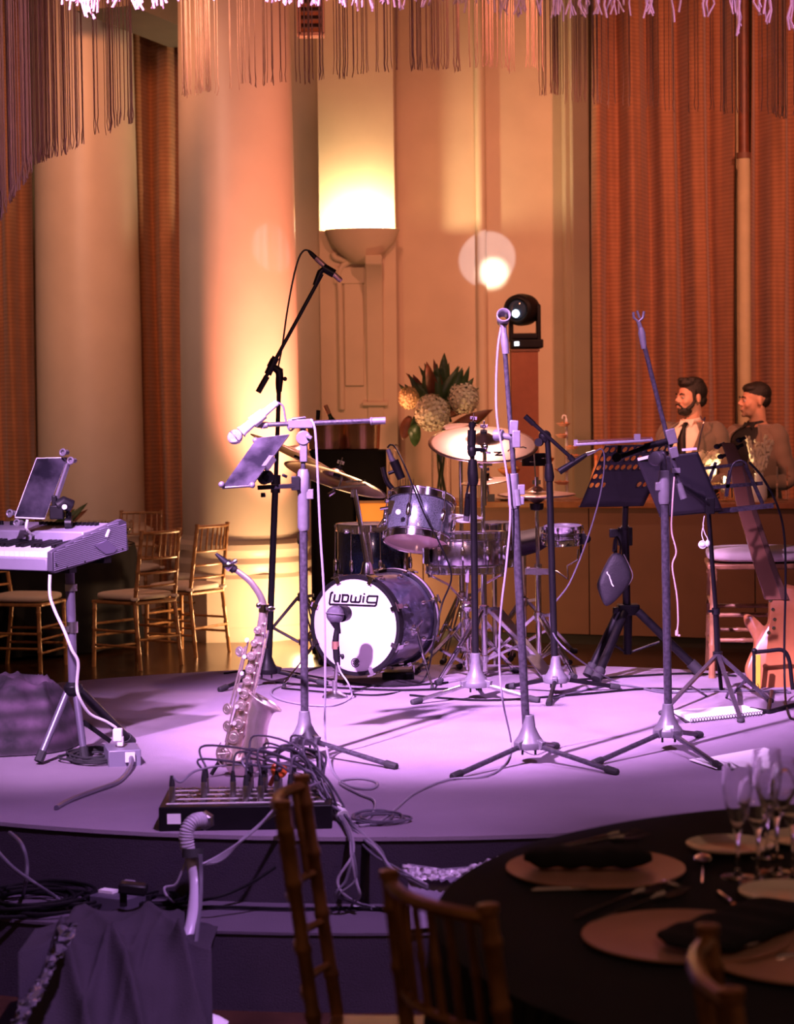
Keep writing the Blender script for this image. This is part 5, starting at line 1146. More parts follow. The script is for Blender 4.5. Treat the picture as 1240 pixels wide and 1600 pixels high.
# conduit
yc = 5.60
T = Thing('conduit', 'corrugated elbow and thick grey conduit bending down from the cable box', 'conduit', P(300, 1300, yc))
T.part('gland', MB().lathe([(.028, 0), (.028, .014), (.022, .016), (.020, .03), (0, .03)], P(322, 1281, 5.66), (-.25, -1, 0), 6).lathe([(.022, .02), (.022, .04), (0, .04)], P(322, 1281, 5.66), (-.6, -.8, 0), 16), M['chromed'])
el = spl([P(316, 1280, 5.62), P(303, 1283, 5.59), P(294, 1293, 5.575), P(291, 1308, 5.57), P(293, 1326, 5.57)], 12)
T.part('corrugated_elbow', MB().tube(el, [.0215 if i % 3 else .0175 for i in range(len(el))], 18), mat('pale_conduit', (.42, .38, .46), .4))
T.part('hose', MB().tube(spl([P(293, 1326, 5.57), P(300, 1345, 5.56), P(306, 1380, 5.54), P(305, 1410, 5.48), P(301, 1440, 5.39), P(293, 1470, 5.345), P(284, 1500, 5.34), P(276, 1540, 5.335)], 6), .0195, 16), mat('grey_hose', (.42, .37, .48), .35))
T.part('strap', MB().tube([P(301, 1326, 5.555), P(301, 1340, 5.55)], .030, 18), M['rubber'])
for i in range(2): solo('side_cable', MB().tube(spl([P(311+i*3, 1335, 5.53), P(313+i*2, 1370, 5.52), P(312+i*2, 1410, 5.45), P(308+i*2, 1445, 5.35), P(304+i*2, 1480, 5.25)]), .004, 6), cabm, 'thin cable strapped along the right side of the grey conduit', 'cable', 'cables strapped to the conduit')
solo('drop_cable', MB().tube(spl([P(294, 1338, 5.55), P(284, 1362, 5.55), P(274, 1382, 5.55), P(257, 1387, 5.55), P(262, 1402, 5.5), G(275, 1412, S1+.01)]), .0035, 6), cabm2, 'thin pale cable hanging left of the conduit down to the lower step', 'cable')
solo('floor_cable', MB().tube(spl([P(430, 1355, 5.6), P(400, 1375, 5.58), P(360, 1395, 5.56), P(320, 1406, 5.55), G(270, 1413, S1+.01)]), .005, 6), M['black'], 'black cable slanting across the dark riser below the cable box', 'cable')
solo('floor_cable', MB().tube(spl([G(230, 1422, S1+.008), G(330, 1417, S1+.008), G(440, 1420, S1+.008), G(540, 1419, S1+.008), G(610, 1420, S1+.008)]), .005, 6), M['black'], 'black cable running level along the lower step', 'cable')
solo('hanging_cable', MB().tube(spl([G(15, 1301, SZ+.004), P(34, 1320, 5.70), P(42, 1350, 5.69), P(40, 1380, 5.69), G(36, 1398, S1+.01)]), .006, 8), cabm, 'dark cable hanging down the riser at the far left', 'cable')
solo('hanging_cable', MB().tube(spl([P(-8, 1325, 5.75), P(20, 1355, 5.7), P(55, 1380, 5.62), G(88, 1402, S1+.03), G(105, 1418, S1+.02)]), .005, 8), cabm, 'dark cable slanting from the left edge down to the cable heap', 'cable')
# orange connector
c = P(436, 1203, 5.98); T = Thing('orange_connector', 'glossy orange ring-shaped connector on top of the cable tangle', 'plug', c)
T.part('ring', MB().ring(c, (.3, -1, .4), .017, .009, 24, 10), mat('orange_plastic', (.85, .16, .03), .3)); T.part('stem', MB().rod(c+V((-.01, .01, -.01)), c+V((-.03, .02, -.05)), .008), mat('orange_plastic_dark', (.6, .10, .03), .35))
# power strip on lower step
c = G(182, 1424, S1); T = Thing('power_strip', 'dark power strip with lit switches on the lower step', 'power strip', c)
R_ = Matrix.Rotation(-.5, 3, 'Z')
T.part('body', MB().box(c+V((0, .03, .022)), (.13, .10, .045), R_), mat('strip_plastic', (.07, .06, .09), .4), bevel=.004)
T.part('plug', MB().box(c+V((.03, .03, .062)), (.035, .03, .04), R_), cabm2, bevel=.003)
T.part('switch', MB().box(c+V((.02, -.012, .028)), (.03, .012, .014), R_), M['white'])
T.part('socket', MB().box(c+V((-.03, .05, .048)), (.05, .03, .008), R_), M['white'])
c = P(208, 1388, 5.5); T = Thing('power_adaptor', 'black plug-in adaptor perched above the power strip', 'adaptor', c)
T.part('body', MB().box(c, (.078, .05, .03), Matrix.Rotation(.12, 3, 'Y')), M['black'], bevel=.006); T.part('prong', MB().box(c+V((-.028, 0, -.03)), (.018, .02, .04)), M['black'])
# stage floor cables
def fcable(pts, r, m, label, name='stage_cable'): return solo(name, MB().tube(spl(pts, 7), r, 6), m, label, 'cable')
z5 = SZ+.006
fcable([P(485, 655, yB-.02), P(492, 672, yB-.03), P(496, 740, yB-.03), P(500, 830, yB-.02), P(506, 930, yB-.02), P(508, 1050, yB-.02), P(508, 1150, yB-.02), G(520, 1205, z5), G(545, 1228, z5), G(580, 1232, z5), G(588, 1222, z5), G(560, 1216, z5), G(530, 1222, z5), G(560, 1240, z5), G(585, 1252, z5), G(578, 1276, z5), G(550, 1284, z5), jn], .0042, cabm2, 'pale cable falling from the left boom and looping towards the cable box', 'microphone_cable')
fcable([P(431, 628, yB), P(442, 635, yB), P(446, 655, yB), P(452, 672, yB), P(460, 668, yB), P(468, 655, yB)], .0035, cabm, 'dark cable looping from the tail of the vocal microphone', 'microphone_cable')
fcable([P(785, 500, yC+.01), P(778, 540, yC), P(775, 600, yC), P(777, 660, yC-.02), P(790, 730, yC-.03), P(797, 800, yC-.03), P(791, 880, yC-.03), P(782, 960, yC-.02), P(780, 1040, yC), P(786, 1100, yC), G(798, 1160, z5+.02), G(790, 1192, z5), G(760, 1212, z5), G(700, 1218, z5), G(650, 1238, z5), G(620, 1262, z5), G(590, 1285, z5), G(560, 1290, z5)], .0037, cabm2, 'pale cable winding down the centre stand and away to the cable box', 'microphone_cable')
fcable([P(481, 391, yA), P(474, 392, yA), P(466, 405, yA), P(457, 440, yA), P(448, 490, yA), P(441, 540, yA), P(432, 590, yA), P(434, 620, yA)], .0042, M['black'], 'black cable curving from the highest microphone down to its joint', 'microphone_cable')
fcable([P(605, 700, 9.2), P(610, 695, 9.2), P(618, 700, 9.19), P(632, 728, 9.0), P(648, 768, 8.95), P(668, 815, 8.93), P(687, 850, 8.93), P(705, 900, 8.95), P(690, 945, 9.0), P(678, 1000, 8.95), G(660, 1065, z5), G(600, 1085, z5), G(520, 1082, z5), G(440, 1075, z5)], .004, M['black'], 'black cable running from the tom microphone over the drums to the floor', 'microphone_cable')
fcable([P(929, 706, yF), P(940, 702, yF), P(944, 720, yF), P(938, 770, yF), P(918, 840, yF), P(890, 910, yF), P(862, 950, yF), P(862, 985, yF), P(890, 1020, yF-.1), G(960, 1064, z5), G(1030, 1078, z5), G(1120, 1080, z5), G(1230, 1078, z5)], .0036, cabm, 'pale cable sweeping from the hi-hat microphone right across the stage', 'microphone_cable')
fcable([P(527, 1035, yK-.02), P(532, 1050, yK-.03), P(545, 1070, yK-.05), G(548, 1090, z5), G(520, 1102, z5), G(470, 1100, z5), G(430, 1090, z5), G(425, 1078, z5), G(445, 1070, z5)], .0042, cabm2, 'cable looping on the carpet around the low kick microphone', 'microphone_cable')
for k, (a, lb) in enumerate(((((350, 1052), (420, 1046), (520, 1062), (600, 1072), (700, 1066)), 'behind the saxophone towards the bass drum'), (((640, 1086), (760, 1094), (900, 1085), (1010, 1076), (1110, 1078)), 'passing under the cymbal stands'), (((430, 1066), (520, 1074), (620, 1078), (700, 1076)), 'in front of the bass drum spurs'), (((900, 1062), (990, 1056), (1080, 1052), (1150, 1056)), 'at the rear right of the stage'), (((860, 1092), (960, 1070), (1040, 1082), (1120, 1076), (1235, 1082)), 'curving from the hi-hat to the bass guitar'))):
    fcable([G(x, y, z5) for x, y in a], .0045, M['black'] if k != 4 else cabm, 'cable lying on the carpet ' + lb)
fcable([P(1170, 722, 8.5), P(1190, 745, 8.5), P(1212, 785, 8.5), P(1224, 830, 8.5), P(1227, 900, 8.5), P(1225, 1000, 8.5), P(1226, 1080, 8.4), G(1232, 1118, z5), G(1245, 1125, z5)], .005, M['black'], 'black cable arching in front of the bass guitar body', 'instrument_cable')
# plastic-wrapped carpet offcut on the step and black cloth at lower left
q = [P(636, 1350, 5.62), P(700, 1358, 5.60), P(800, 1340, 5.62), P(860, 1335, 5.64)]
def flap(u, v):
    x = [636, 690, 740, 800, 880]; yt = [1350, 1358, 1354, 1342, 1330]; k = min(int(u*4), 3); f = u*4-k
    px = x[k]*(1-f)+x[k+1]*f; py = yt[k]*(1-f)+yt[k+1]*f
    a = P(px, py, 5.60+.10*u); b = G(px+6, 1452-16*u, S1+.014)
    return a.lerp(b, v) + V((0, 0, -.02*math.sin(PI*v)))
solo('carpet_offcut', MB().grid(flap, 40, 10), M['darkcloth'].copy() if False else mat('purple_offcut', (.20, .165, .23), .95, noise_amt=.15, bump=.4, bump_scale=320), 'purple carpet offcut sloping over the step right of the cables', 'carpet', solid=.006, ang=180)
rnd = random.Random(5); J = [[rnd.uniform(-1, 1) for _ in range(7)] for _ in range(60)]
def foil(u, v):
    i = int(u*40); j = int(v*5); w = .5+.5*math.sin(u*9); px = 628+u*152; py = 1350+8*math.sin(u*PI) - 14*max(0, u-.6)/.4
    p = P(px, py+ v*(12+9*w) + J[i][j]*2.0, 5.56-.03*v+J[i][(j+3) % 7]*.012)
    return p
solo('plastic_sheet', MB().grid(foil, 40, 5), mat('crumpled_plastic', (.62, .56, .66), .22, noise_amt=.2, coat=.5), 'crumpled shiny plastic strip along the edge of the purple offcut', 'plastic', solid=.001, ang=20)
# black cloth over a hump
def cl(u, v):
    x0 = -1.12 + .72*u; y = 4.80 + .72*v; t = max(0, min(1, (y-4.84)/.50)); t = t*t*(3-2*t)
    x = -.76 + (x0+.76)*(1-.30*t)
    hgt = .262*t; e = min(1, 5*min(u, 1-u)); e = e*e*(3-2*e); hgt *= .12+.88*e
    if y > 5.30: hgt = max(hgt, S1+.012)
    rd = 1-abs(noise.noise(V((x*5.5+y*1.8, y*.9, 4)))); rd2 = 1-abs(noise.noise(V((x*11-y*2, y*2.2, 9))))
    hgt += (.075*(rd**5-.30) + .030*(rd2**4-.4))*e*(1 if y < 5.28 else .35)
    return V((x, y - .10*t*(1-e), max(.006 if y < 5.28 else S1+.008, hgt)))
solo('draped_cloth', MB().grid(cl, 90, 70), M['darkcloth'], 'dark purple cloth draped in folds over a hump at the lower left corner', 'cloth', solid=.004, ang=180)
def foil2(u, v):
    i = int(u*40); j = int(v*3); px = 108-92*u**1.2; py = 1440+175*u; 
    p = P(px+(v-.5)*(22+6*math.sin(u*11))+J[i][j]*3, py+J[i][j+2]*4, 5.15-.75*u+J[i][j+3]*.03); p.z = max(p.z, .02); return p
solo('plastic_sheet', MB().grid(foil2, 40, 3), mat('dark_plastic', (.10, .09, .12), .15, coat=.8), 'dark glossy plastic strip trailing down beside the draped cloth', 'plastic', solid=.002, ang=20)
solo('white_cloth', cloth_heap(G(318, 1600, .0), .07, .05, .03, 7, 24, 10), mat('white_cloth', (.8, .76, .82), .8), 'corner of white cloth on the floor at the foot of the draped cloth', 'cloth', ang=180)
# ================================================================ bar and what stands on it
A_ = G(628, 998.5, 0); B_ = G(1275, 1019, 0); bu = (B_-A_).normalized(); bn = V((-bu.y, bu.x, 0)); BL = (B_-A_).length; BT = 1.035
T = Thing('bar_counter', 'long brown bar counter with plain panels behind the drum kit', 'bar', A_)
def bb(u0, u1, n0, n1, z0, z1):
    vs = [A_+bu*a+bn*b+V((0, 0, e)) for a in (u0, u1) for b in (n0, n1) for e in (z0, z1)]
    return MB().add(vs, [(0,1,3,2), (4,6,7,5), (0,4,5,1), (2,3,7,6), (0,2,6,4), (1,5,7,3)])
T.part('plinth', bb(.02, BL, .05, .5, 0, .075), M['plinth'])
us = (P(915, 900, 14.5).x - A_.x)/bu.x; seams = [0, us-1.28, us, us+1.20, BL] if us > 1.3 else [0, us, us+1.2, BL]
for a, b in zip(seams, seams[1:]):
    if b-a > .02: T.part('front_panel', bb(a+.004, b-.004, 0, .02, .075, BT-.045), M['bar'], bevel=.002)
T.part('carcass', bb(.01, BL, .021, .55, .075, BT-.045), M['plinth'])
T.part('worktop', bb(-.03, BL+.1, -.05, .62, BT-.045, BT), M['bartop'], bevel=.006)
def BP(px, n=.3):       # a point on the bar top seen at column px
    k = (px-620)/FL; # x = k*y approximately
    t = (k*(A_.y+bn.y*n) - A_.x - bn.x*n)/(bu.x - k*bu.y); p = A_+bu*t+bn*n; return V((p.x, p.y, BT))
# black draped stand with ice buckets
q = P(543, 706, 13.7); c = V((q.x, 13.9, 0)); zt = q.z
T = Thing('draped_stand', 'tall black draped stand carrying the big copper ice bucket', 'table', c)
def fnD(u, v):
    a = 2*PI*u; k = 1+.035*math.sin(a*11)*(1-v)
    x = math.copysign(abs(math.cos(a))**.35, math.cos(a)); y = math.copysign(abs(math.sin(a))**.35, math.sin(a))
    return c+V((x*.265*k, y*.24*k, .02+(zt-.02)*v))
mb = MB().grid(fnD, 88, 8, closed=True); mb.f.append(tuple(88*8+i for i in range(88))); T.part('drape', mb, M['cloth'], ang=60)
T.part('top', MB().box((c.x, c.y, zt+.004), (.53, .48, .012)), M['cloth'])
cop = mat('copper_bucket', (.78, .45, .28), .25, .9, noise_amt=.2, noise_scale=10)
for px, w_, yy, lb in ((512, .155, 13.85, 'copper ice bucket holding two wine bottles behind the left boom'), (566, .135, 13.80, 'copper ice bucket without bottles right of the bottle bucket')):
    b = P(px, 704, yy); b.z = zt+.01
    Tb = Thing('ice_bucket', lb, 'bucket', b)
    Tb.part('bowl', MB().lathe([(0, 0), (w_*.80, 0), (w_*.88, .01), (w_*.95, .17), (w_, .20), (w_*1.03, .205), (w_*.98, .207), (w_*.92, .19), (w_*.85, .02), (0, .015)], b, n=36), cop)
    Tb.part('rim', MB().ring(b+V((0, 0, .205)), (0, 0, 1), w_*1.01, .005, 36), cop)
b0 = P(512, 704, 13.85); b0.z = zt+.03
for (px, py, dx, lb, mt) in ((497, 641, -.02, 'dark wine bottle standing upright in the copper bucket', 'black'), (508, 633, .14, 'green wine bottle with a gold neck leaning in the copper bucket', 'glassg')):
    top = P(px, py, 13.85); bot = V((top.x+dx*.9, 13.85 + (.03 if dx > 0 else -.03), zt+.02)); u = (top-bot).normalized(); L = (top-bot).length
    Tb = Thing('wine_bottle', lb, 'bottle', bot)
    Tb.part('glass', MB().lathe([(0, 0), (.037, 0), (.038, .01), (.038, L*.50), (.030, L*.60), (.015, L*.74), (.0135, L*.98), (0, L*.98)], bot, u, 20), M['black'] if mt == 'black' else mat('dark_green_bottle', (.03, .07, .025), .12, coat=.5))
    Tb.part('foil', MB().lathe([(.0155, L*.80), (.0155, L), (0, L)], bot, u, 14), M['black'] if mt == 'black' else mat('gold_foil', (.75, .42, .22), .35, .6))
# made-up box whose amber colour stands in for the orange-lit bar end
q = P(582, 786, 13.55); Tb = Thing('painted_glow_box', 'small made-up amber box standing in for the orange-lit bar end beside the black drape', 'box', (q.x, q.y, 0))
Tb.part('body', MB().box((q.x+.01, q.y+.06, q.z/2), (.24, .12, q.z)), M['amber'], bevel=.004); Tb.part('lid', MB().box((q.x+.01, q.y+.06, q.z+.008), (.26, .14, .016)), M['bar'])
light('POINT', 'box_fill', (q.x-.02, q.y-.35, q.z-.1), 6, (1, .48, .16), None, .03)  # unseen light added to brighten the box; no candle stands here
# vase with the big arrangement
vb = BP(690, .28); zv = P(690, 690, vb.y).z
T = Thing('flower_vase', 'tall clear cylinder vase of green stems under the white flowers', 'vase', vb)
T.part('cylinder', MB().lathe([(0, 0), (.072, 0), (.074, .004), (.074, zv-BT), (.069, zv-BT), (.069, .015), (0, .015)], vb, n=32), M['glass'])
rnd = random.Random(9)
for k in range(10):
    a = rnd.uniform(0, 6.28); p0 = vb+V((.04*math.cos(a), .04*math.sin(a), .02)); p1 = vb+V((.05*math.cos(a+2.4), .05*math.sin(a+2.4), zv-BT+.03))
    T.part('stem', MB().tube([p0, p0.lerp(p1, .5)+V((rnd.uniform(-.01, .01), 0, 0)), p1], .006, 6), mat('stem_green', (.06, .13, .03), .5) if k == 0 else bpy.data.materials['stem_green'])
def leaf(mb, base, tip, w, bend=.15, nrm=(0, -1, 0)):
    base = V(base); tip = V(tip); d = tip-base; side = d.cross(V(nrm)).normalized(); up = side.cross(d).normalized(); n = 7; vs = []
    for i in range(n+1):
        t = i/n; ww = w*math.sin(PI*min(1, t*.93+.05))**.8*(1-t*.25); c = base+d*t+up*(bend*d.length*math.sin(PI*t)); 
        if i == n: ww = .0008
        vs += [c-side*ww+up*ww*.35, c, c+side*ww+up*ww*.35]
    fs = []
    for i in range(n): fs += [(3*i, 3*i+1, 3*i+4, 3*i+3), (3*i+1, 3*i+2, 3*i+5, 3*i+4)]
    return mb.add(vs, fs)
yF_ = vb.y
T = Thing('flower_arrangement', 'arrangement of white hydrangeas and dark pointed leaves in the tall vase', 'flowers', V((vb.x, vb.y, zv)))
co = P(690, 655, yF_)
LV = [((690, 640), (694, 551), .055), ((684, 640), (666, 565), .05), ((676, 640), (664, 580), .05), ((700, 640), (722, 574), .045), ((705, 640), (740, 590), .04), ((672, 645), (645, 585), .05), ((664, 650), (632, 600), .045),
      ((700, 650), (700, 585), .05), ((712, 640), (733, 572), .035), ((690, 650), (678, 575), .045), ((668, 640), (650, 598), .05), ((680, 650), (655, 610), .05), ((700, 670), (770, 640), .05), ((700, 675), (762, 648), .05), ((710, 672), (745, 668), .05),
      ((640, 650), (629, 688), .055), ((648, 650), (648, 698), .05), ((655, 660), (640, 682), .045), ((662, 640), (634, 618), .05), ((690, 672), (720, 690), .05), ((704, 630), (718, 596), .045), ((686, 620), (690, 570), .04)]
for i, (a, b, w_) in enumerate(LV):
    mb = leaf(MB(), P(a[0], a[1], yF_+rnd.uniform(-.08, .1)), P(b[0], b[1], yF_+rnd.uniform(-.12, .12)), w_, rnd.uniform(-.1, .15)); T.part('leaf', mb, M['leafr'] if i in (1, 15, 12, 5) else M['leaf'], solid=.002, ang=60)
rl = random.Random(31)
for i in range(26):
    a = math.radians(rl.uniform(8, 172)); L = rl.uniform(55, 92)*(.75+.3*math.sin(a)); b0 = (688+rl.uniform(-18, 18), 645+rl.uniform(-10, 15))
    mb = leaf(MB(), P(b0[0], b0[1], yF_+rl.uniform(.0, .12)), P(688+math.cos(a)*L*.95, 640-math.sin(a)*L*.85, yF_+rl.uniform(-.05, .2)), rl.uniform(.03, .05), rl.uniform(-.1, .15)); T.part('leaf', mb, M['leafr'] if i % 8 == 0 else M['leaf'], solid=.002, ang=60)
def blossom(mb, c, R, n, seed, sq=1):
    rnd = random.Random(seed)
    for k in range(n):
        z = 1-2*(k+.5)/n; a = k*2.39996; r = math.sqrt(1-z*z); d = V((r*math.cos(a), r*math.sin(a), z)); p = c+V((d.x, d.y*.9, d.z*sq))*R*rnd.uniform(.88, 1.06)
        Mf = fr(d, (rnd.random(), rnd.random(), rnd.random())); s = R*.27
        for q in range(4):
            aa = q*PI/2; e = [Mf@V((0, 0, 0)), Mf@V((s*math.cos(aa-.5), s*math.sin(aa-.5), s*.25)), Mf@V((s*1.25*math.cos(aa), s*1.25*math.sin(aa), s*.1)), Mf@V((s*math.cos(aa+.5), s*math.sin(aa+.5), s*.25))]
            mb.add([p+x for x in e], [(0, 1, 2, 3)])
    mb.ell(c, (R*.74, R*.68, R*.74*sq), None, 12, 8); return mb
for i, (px, py, R, dy) in enumerate(((675, 645, .128, -.14), (723, 622, .112, -.04), (640, 622, .080, .0))):
    T.part('blossom', blossom(MB(), P(px, py, yF_+dy), R, 80, i), M['petal'] if i != 2 else mat('yellow_cream_petals', (.80, .62, .30), .7), ang=30)
# tiered stand
b = BP(886, .30); zt_ = P(882, 652, b.y).z
T = Thing('tiered_stand', 'white stand with small dishes of canapes on several tiers, right of the hi-hat', 'food stand', b)
T.part('pole', MB().rod(b, V((b.x, b.y, zt_-.01)), .011, 12).tube(spl([V((b.x, b.y, zt_-.02)), V((b.x-.005, b.y, zt_+.01)), V((b.x-.025, b.y, zt_+.012)), V((b.x-.03, b.y, zt_-.012))]), .005, 8), M['white'])
T.part('base', MB().lathe([(0, .03), (.05, .025), (.10, .006), (.10, 0), (0, 0)], b, n=28), M['charger'])
for k, (px, py, r) in enumerate(((880, 666, .055), (877, 684, .045), (893, 702, .055), (895, 716, .06), (878, 737, .06), (877, 757, .06))):
    p = P(px, py, b.y-.05)
    t = T.part('dish', MB().lathe([(0, 0), (r*.5, 0), (r, .022), (r*.96, .024), (r*.5, .006), (0, .006)], p, n=24).beam(p, V((b.x, b.y, p.z)), .012, .006), mat('terracotta_dish', (.75, .38, .26), .4) if k == 0 else bpy.data.materials['terracotta_dish'])
    for j in range(3): T.part('canape', MB().ell(p+V((r*.4*math.cos(j*2.1), r*.4*math.sin(j*2.1), .018)), (.016, .016, .013), None, 10, 7), M['food'], parent=t)
# other bowls of food on the bar
for px, py, r, lb in ((850, 728, .075, 'raised orange bowl of food behind the tambourine'), (795, 745, .085, 'orange bowl of food behind the crash cymbal stand')):
    p = P(px, py, b.y+.05); T = Thing('footed_bowl', lb, 'bowl', V((p.x, p.y, BT)))
    T.part('bowl', MB().lathe([(0, 0), (r*.4, .005), (r*.9, .04), (r, .06), (r*.94, .06), (r*.4, .02), (0, .015)], p, n=28), M['food'])
    T.part('foot', MB().lathe([(0, 0), (.05, 0), (.045, .008), (.012, .02), (.010, p.z-BT), (0, p.z-BT)], V((p.x, p.y, BT)), n=16), M['charger'])
    for j in range(6): T.part('pastry', MB().ell(p+V((r*.5*math.cos(j*1.05), r*.5*math.sin(j*1.05), .06)), (.025, .025, .018), None, 10, 7), mat('yellow_pastry', (.85, .45, .12), .5) if (j == 0 and px == 850) else bpy.data.materials['yellow_pastry'])
p = BP(805, .15); solo('serving_plate', MB().lathe([(0, 0), (.10, 0), (.17, .02), (.165, .024), (.09, .008), (0, .008)], p, n=36), M['plate'], 'wide cream serving plate on the bar behind the hi-hat', 'plate')
p = BP(932, .35); T = Thing('glass_bottle', 'orange-tinted bottle on the bar left of the perforated music stand', 'bottle', p)
T.part('body', MB().lathe([(0, 0), (.045, 0), (.048, .02), (.046, .15), (.03, .21), (.014, .25), (.013, .30), (0, .30)], p, n=20), mat('orange_bottle', (.75, .36, .16), .2, coat=.4)); T.part('cap', MB().lathe([(.015, .29), (.015, .325), (0, .325)], p, n=14), M['food'])
p = BP(620, .35); T = Thing('glass_decanter', 'faint clear glass decanter at the left end of the bar', 'decanter', p)
T.part('body', MB().lathe([(0, 0), (.06, 0), (.062, .02), (.062, .25), (.05, .30), (.03, .33), (.028, .36), (.025, .36), (.027, .33), (.046, .30), (.058, .25), (.058, .02), (0, .012)], p, n=24), M['glass']); T.part('stopper', MB().ell(p+V((0, 0, .39)), (.022, .022, .03)), M['glass'])
p = BP(636, .12); T = Thing('cutlery_rack', 'small dark rack of upright utensils at the left end of the bar', 'rack', p)
T.part('tray', MB().box(p+V((0, 0, .02)), (.13, .09, .04)), M['black'], bevel=.004)
for k in range(6): T.part('utensil', MB().rod(p+V((-.05+k*.02, 0, .03)), p+V((-.05+k*.02, .01, .16)), .004), M['chromed'])
# right-hand flowers and wire cubes
p = BP(1106, .12); T = Thing('small_flower_vase', 'low vase of bright white roses before the bearded man', 'vase', p)
T.part('vase', MB().lathe([(0, 0), (.045, 0), (.045, .01), (.012, .03), (.012, .12), (.06, .19), (.065, .25), (.06, .25), (.055, .195), (0, .14)], p, n=20), M['plate'])
for k in range(9): T.part('rose', blossom(MB(), p+V((.055*math.cos(k*.9), .05*math.sin(k*.9), .30+.025*math.sin(k*2))), .042, 22, k), M['petal'], ang=30)
p = BP(1186, .10); T = Thing('pampas_vase', 'white vase of creamy feathery stems before the younger man', 'vase', p)
T.part('vase', MB().lathe([(0, 0), (.045, 0), (.06, .04), (.055, .11), (.03, .16), (.034, .20), (.030, .20), (0, .15)], p, n=22), M['white'])
rnd = random.Random(3)
for k, (dx, h) in enumerate(((-.08, .44), (-.05, .36), (-.01, .42), (.03, .40), (.06, .46), (.09, .42), (.0, .32), (.05, .30))):
    base = p+V((dx*.2, 0, .18)); tip = p+V((dx, rnd.uniform(-.03, .03), h)); mb = MB().rod(base, tip, .003, 5)
    for j in range(40):
        t = rnd.uniform(.25, 1); c = base.lerp(tip, t); a = rnd.uniform(0, 6.28); d = V((math.cos(a), math.sin(a), rnd.uniform(.2, 1)))*.022
        mb.ell(c+d*.6, (.010, .010, .014), None, 6, 4)
    T.part('plume', mb, M['petal'])
wire = mat('gold_wire', (.85, .50, .25), .3, .8)
for px, n_, lb in ((1128, .25, 'geometric gold wire frame left of the bass neck'), (1160, .30, 'geometric gold wire frame right behind the bass neck')):
    p = BP(px, n_); mb = MB(); s = .07
    cs = [p+V((a*s, b*s, .006+e*.12)) for a in (-1, 1) for b in (-1, 1) for e in (0, 1)]
    for i, j in ((0,1),(2,3),(4,5),(6,7),(0,2),(4,6),(0,4),(2,6),(1,3),(5,7),(1,5),(3,7),(0,5),(1,4),(2,7),(3,6)): mb.rod(cs[i], cs[j], .0032, 6)
    solo('geometric_ornament', mb, wire, lb, 'ornament', loc=p)
p = BP(1132, .06); T = Thing('added_candle', 'small added candle in a glass lighting the flowers between the roses and the bass head', 'candle', p)  # candle added to brighten the flowers beside it
T.part('cup', MB().lathe([(0, 0), (.022, 0), (.03, .02), (.032, .12), (.030, .12), (.028, .02), (0, .008)], p+V((0, 0, .06)), n=18).lathe([(.03, 0), (.008, .008), (.008, .062), (0, .062)], p, n=14), M['glass'])
T.part('wax', MB().lathe([(0, .070), (.026, .070), (.027, .13), (0, .13)], p, n=14), M['petal']); T.part('flame', MB().ell(p+V((0, 0, .150)), (.007, .007, .018)), mat('flame', (1, .72, .35), emit=30))
light('POINT', 'added_candle_light', p+V((0, -.02, .17)), 7, (1, .66, .34), None, .012)
p = BP(1222, .35); solo('glass_stand', MB().box(p+V((0, 0, .12)), (.07, .07, .24)), M['glass'], 'clear glass block on the bar at the right edge', 'glass')
# warm white spots near the men come from the added candle
# ---- moving head lamps ------------------------------------------------
yL = 15.9
c = P(822, 545, yL); T = Thing('lamp_pedestal', 'reddish brown plinth carrying the black moving-head lamp', 'pedestal', V((c.x, c.y, 0)))
T.part('column', MB().box((P(820, 600, yL).x, yL+.12, c.z/2), (.215, .22, c.z)), mat('reddish_brown_wood', (.30, .10, .05), .6, noise_amt=.1)); T.part('cap', MB().box((P(821, 600, yL).x, yL+.12, c.z-.01), (.23, .24, .02)), M['bar'])
T = Thing('moving_head_lamp', 'black moving-head stage lamp with a pale blue lens on the brown pedestal', 'stage light', c)
T.part('base', MB().box(P(823, 537, yL)+V((0, .10, 0)), (.26, .24, .07)), M['black'], bevel=.01)
T.part('display', MB().box(P(807, 537, yL-.025), (.035, .01, .03)), mat('lit_display', (.75, .9, 1), .4, emit=5), label='glowing white display')
T.part('yoke', MB().box(P(799, 508, yL)+V((0, .10, 0)), (.035, .12, .27)).box(P(842, 504, yL)+V((0, .10, 0)), (.035, .12, .30)).box(P(820, 525, yL)+V((0, .10, 0)), (.22, .12, .05)), M['black'], bevel=.012)
hc = P(817, 483, yL)+V((0, .10, 0)); hd = V((-.42, -1, -.05)).normalized()
T.part('head', MB().lathe([(0, -.14), (.09, -.13), (.125, -.08), (.13, .04), (.12, .12), (.10, .14), (.085, .14), (.085, .12), (0, .12)], hc, hd, 32), M['black'], bevel=.004)
T.part('lens', MB().ell(hc+hd*.12, (.082, .082, .03), fr(hd)), mat('blue_lens', (.03, .06, .12), .05, coat=1))
T.part('glint', MB().ell(hc+hd*.148+V((-.005, -.004, -.03)), (.030, .030, .006), fr(hd)), mat('lamp_glow', (.75, .9, 1), .4, emit=7), label='glowing pale blue lamp core')
